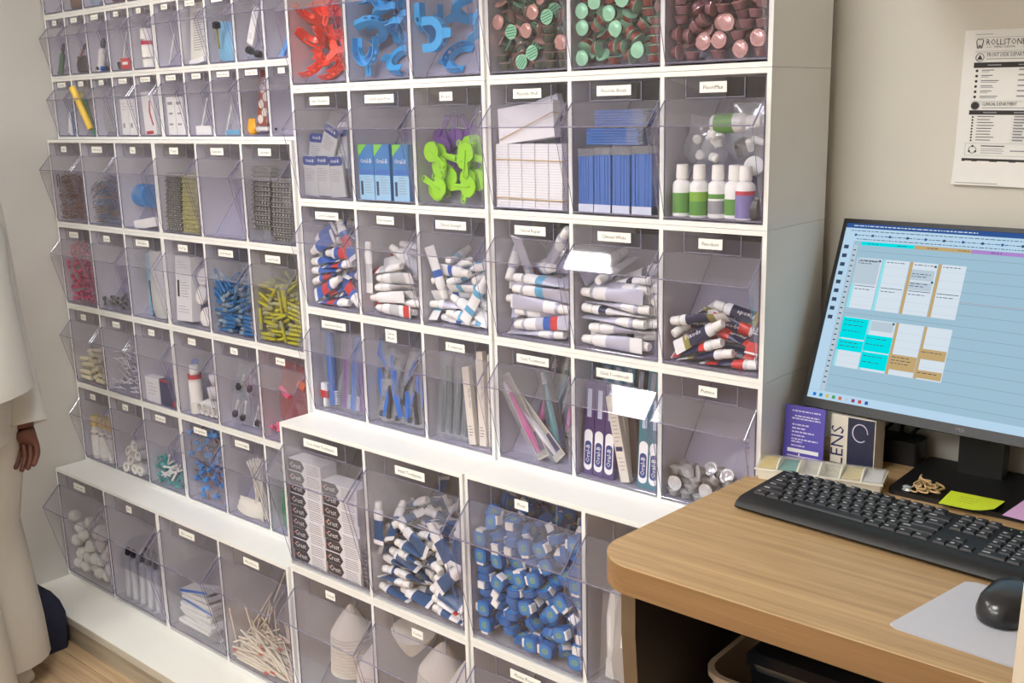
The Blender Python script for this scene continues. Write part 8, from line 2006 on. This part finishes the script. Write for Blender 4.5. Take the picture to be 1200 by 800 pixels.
# face and hair
hd = rel(HD)
HAIR = pm('hair_dark', (34, 28, 26), rough=.6, var=.2, scale=200)
fr_ = -BK
hb = MB()
hr = []
for i in range(9):
    a = PI * .62 * i / 8
    hr.append([hd + UPV * (1.4 + 3.75 * math.cos(a)) + BK * .55 + (BK * math.sin(2 * PI * j / 18) * 3.95 + SD * math.cos(2 * PI * j / 18) * 3.5) * max(.03, math.sin(a)) + UPV * (2.3 * max(0, -math.sin(2 * PI * j / 18)) * (i / 8)) for j in range(18)])
hb.rings(hr, HAIR)
obj('hair', hb.mesh('hair', sharp=80), person)
obj('bun', MB().lathe([(.05, -1.5), (1.0, -1.2), (1.5, 0), (1.0, 1.2), (.05, 1.5)], HAIR, 14, Matrix.Translation(hd + BK * 4.6 + UPV * 1.6)).mesh('bun'), person)
obj('nose', MB().rings([[hd + fr_ * 3.3 + UPV * 1.0 + SD * x * .3 + UPV * z * .3 for x, z in ((-1, 0), (0, 1), (1, 0), (0, -1))], [hd + fr_ * 4.5 - UPV * .3 + SD * x * .55 + UPV * z * .4 for x, z in ((-1, 0), (0, 1), (1, 0), (0, -1))], [hd + fr_ * 3.6 - UPV * .9 + SD * x * .4 + UPV * z * .2 for x, z in ((-1, 0), (0, 1), (1, 0), (0, -1))]], SKIN).mesh('nose', sharp=70), person)
EYEW, EYED, LIPS = pm('eye_white', (232, 230, 226), rough=.3), pm('eye_dark', (40, 28, 24), rough=.3), pm('lips', (124, 66, 60), rough=.4)
for s in (1, -1):
    M = Matrix.Translation(hd + fr_ * 2.55 + UPV * .95 + SD * 1.3 * s)
    e = MB().lathe([(.03, -.42), (.32, -.25), (.42, 0), (.32, .25), (.03, .42)], EYEW, 12, M)
    e.lathe([(.02, -.2), (.2, -.1), (.22, 0), (.2, .1), (.02, .2)], EYED, 10, Matrix.Translation(fr_ * .30) @ M)
    obj('eye', e.mesh('eye'), person)
    obj('ear', MB().lathe([(.1, -.9), (.5, -.5), (.62, .2), (.45, .8), (.1, 1.0)], SKIN, 10, Matrix.Translation(hd + SD * 3.4 * s + BK * .5 + UPV * .4), .5, 1.0).mesh('ear'), person)
obj('mouth', MB().tube([hd + fr_ * 3.5 - UPV * 1.7 + SD * x for x in (-.9, -.4, 0, .4, .9)], [.08, .2, .22, .2, .08], LIPS, 8).mesh('mouth'), person)
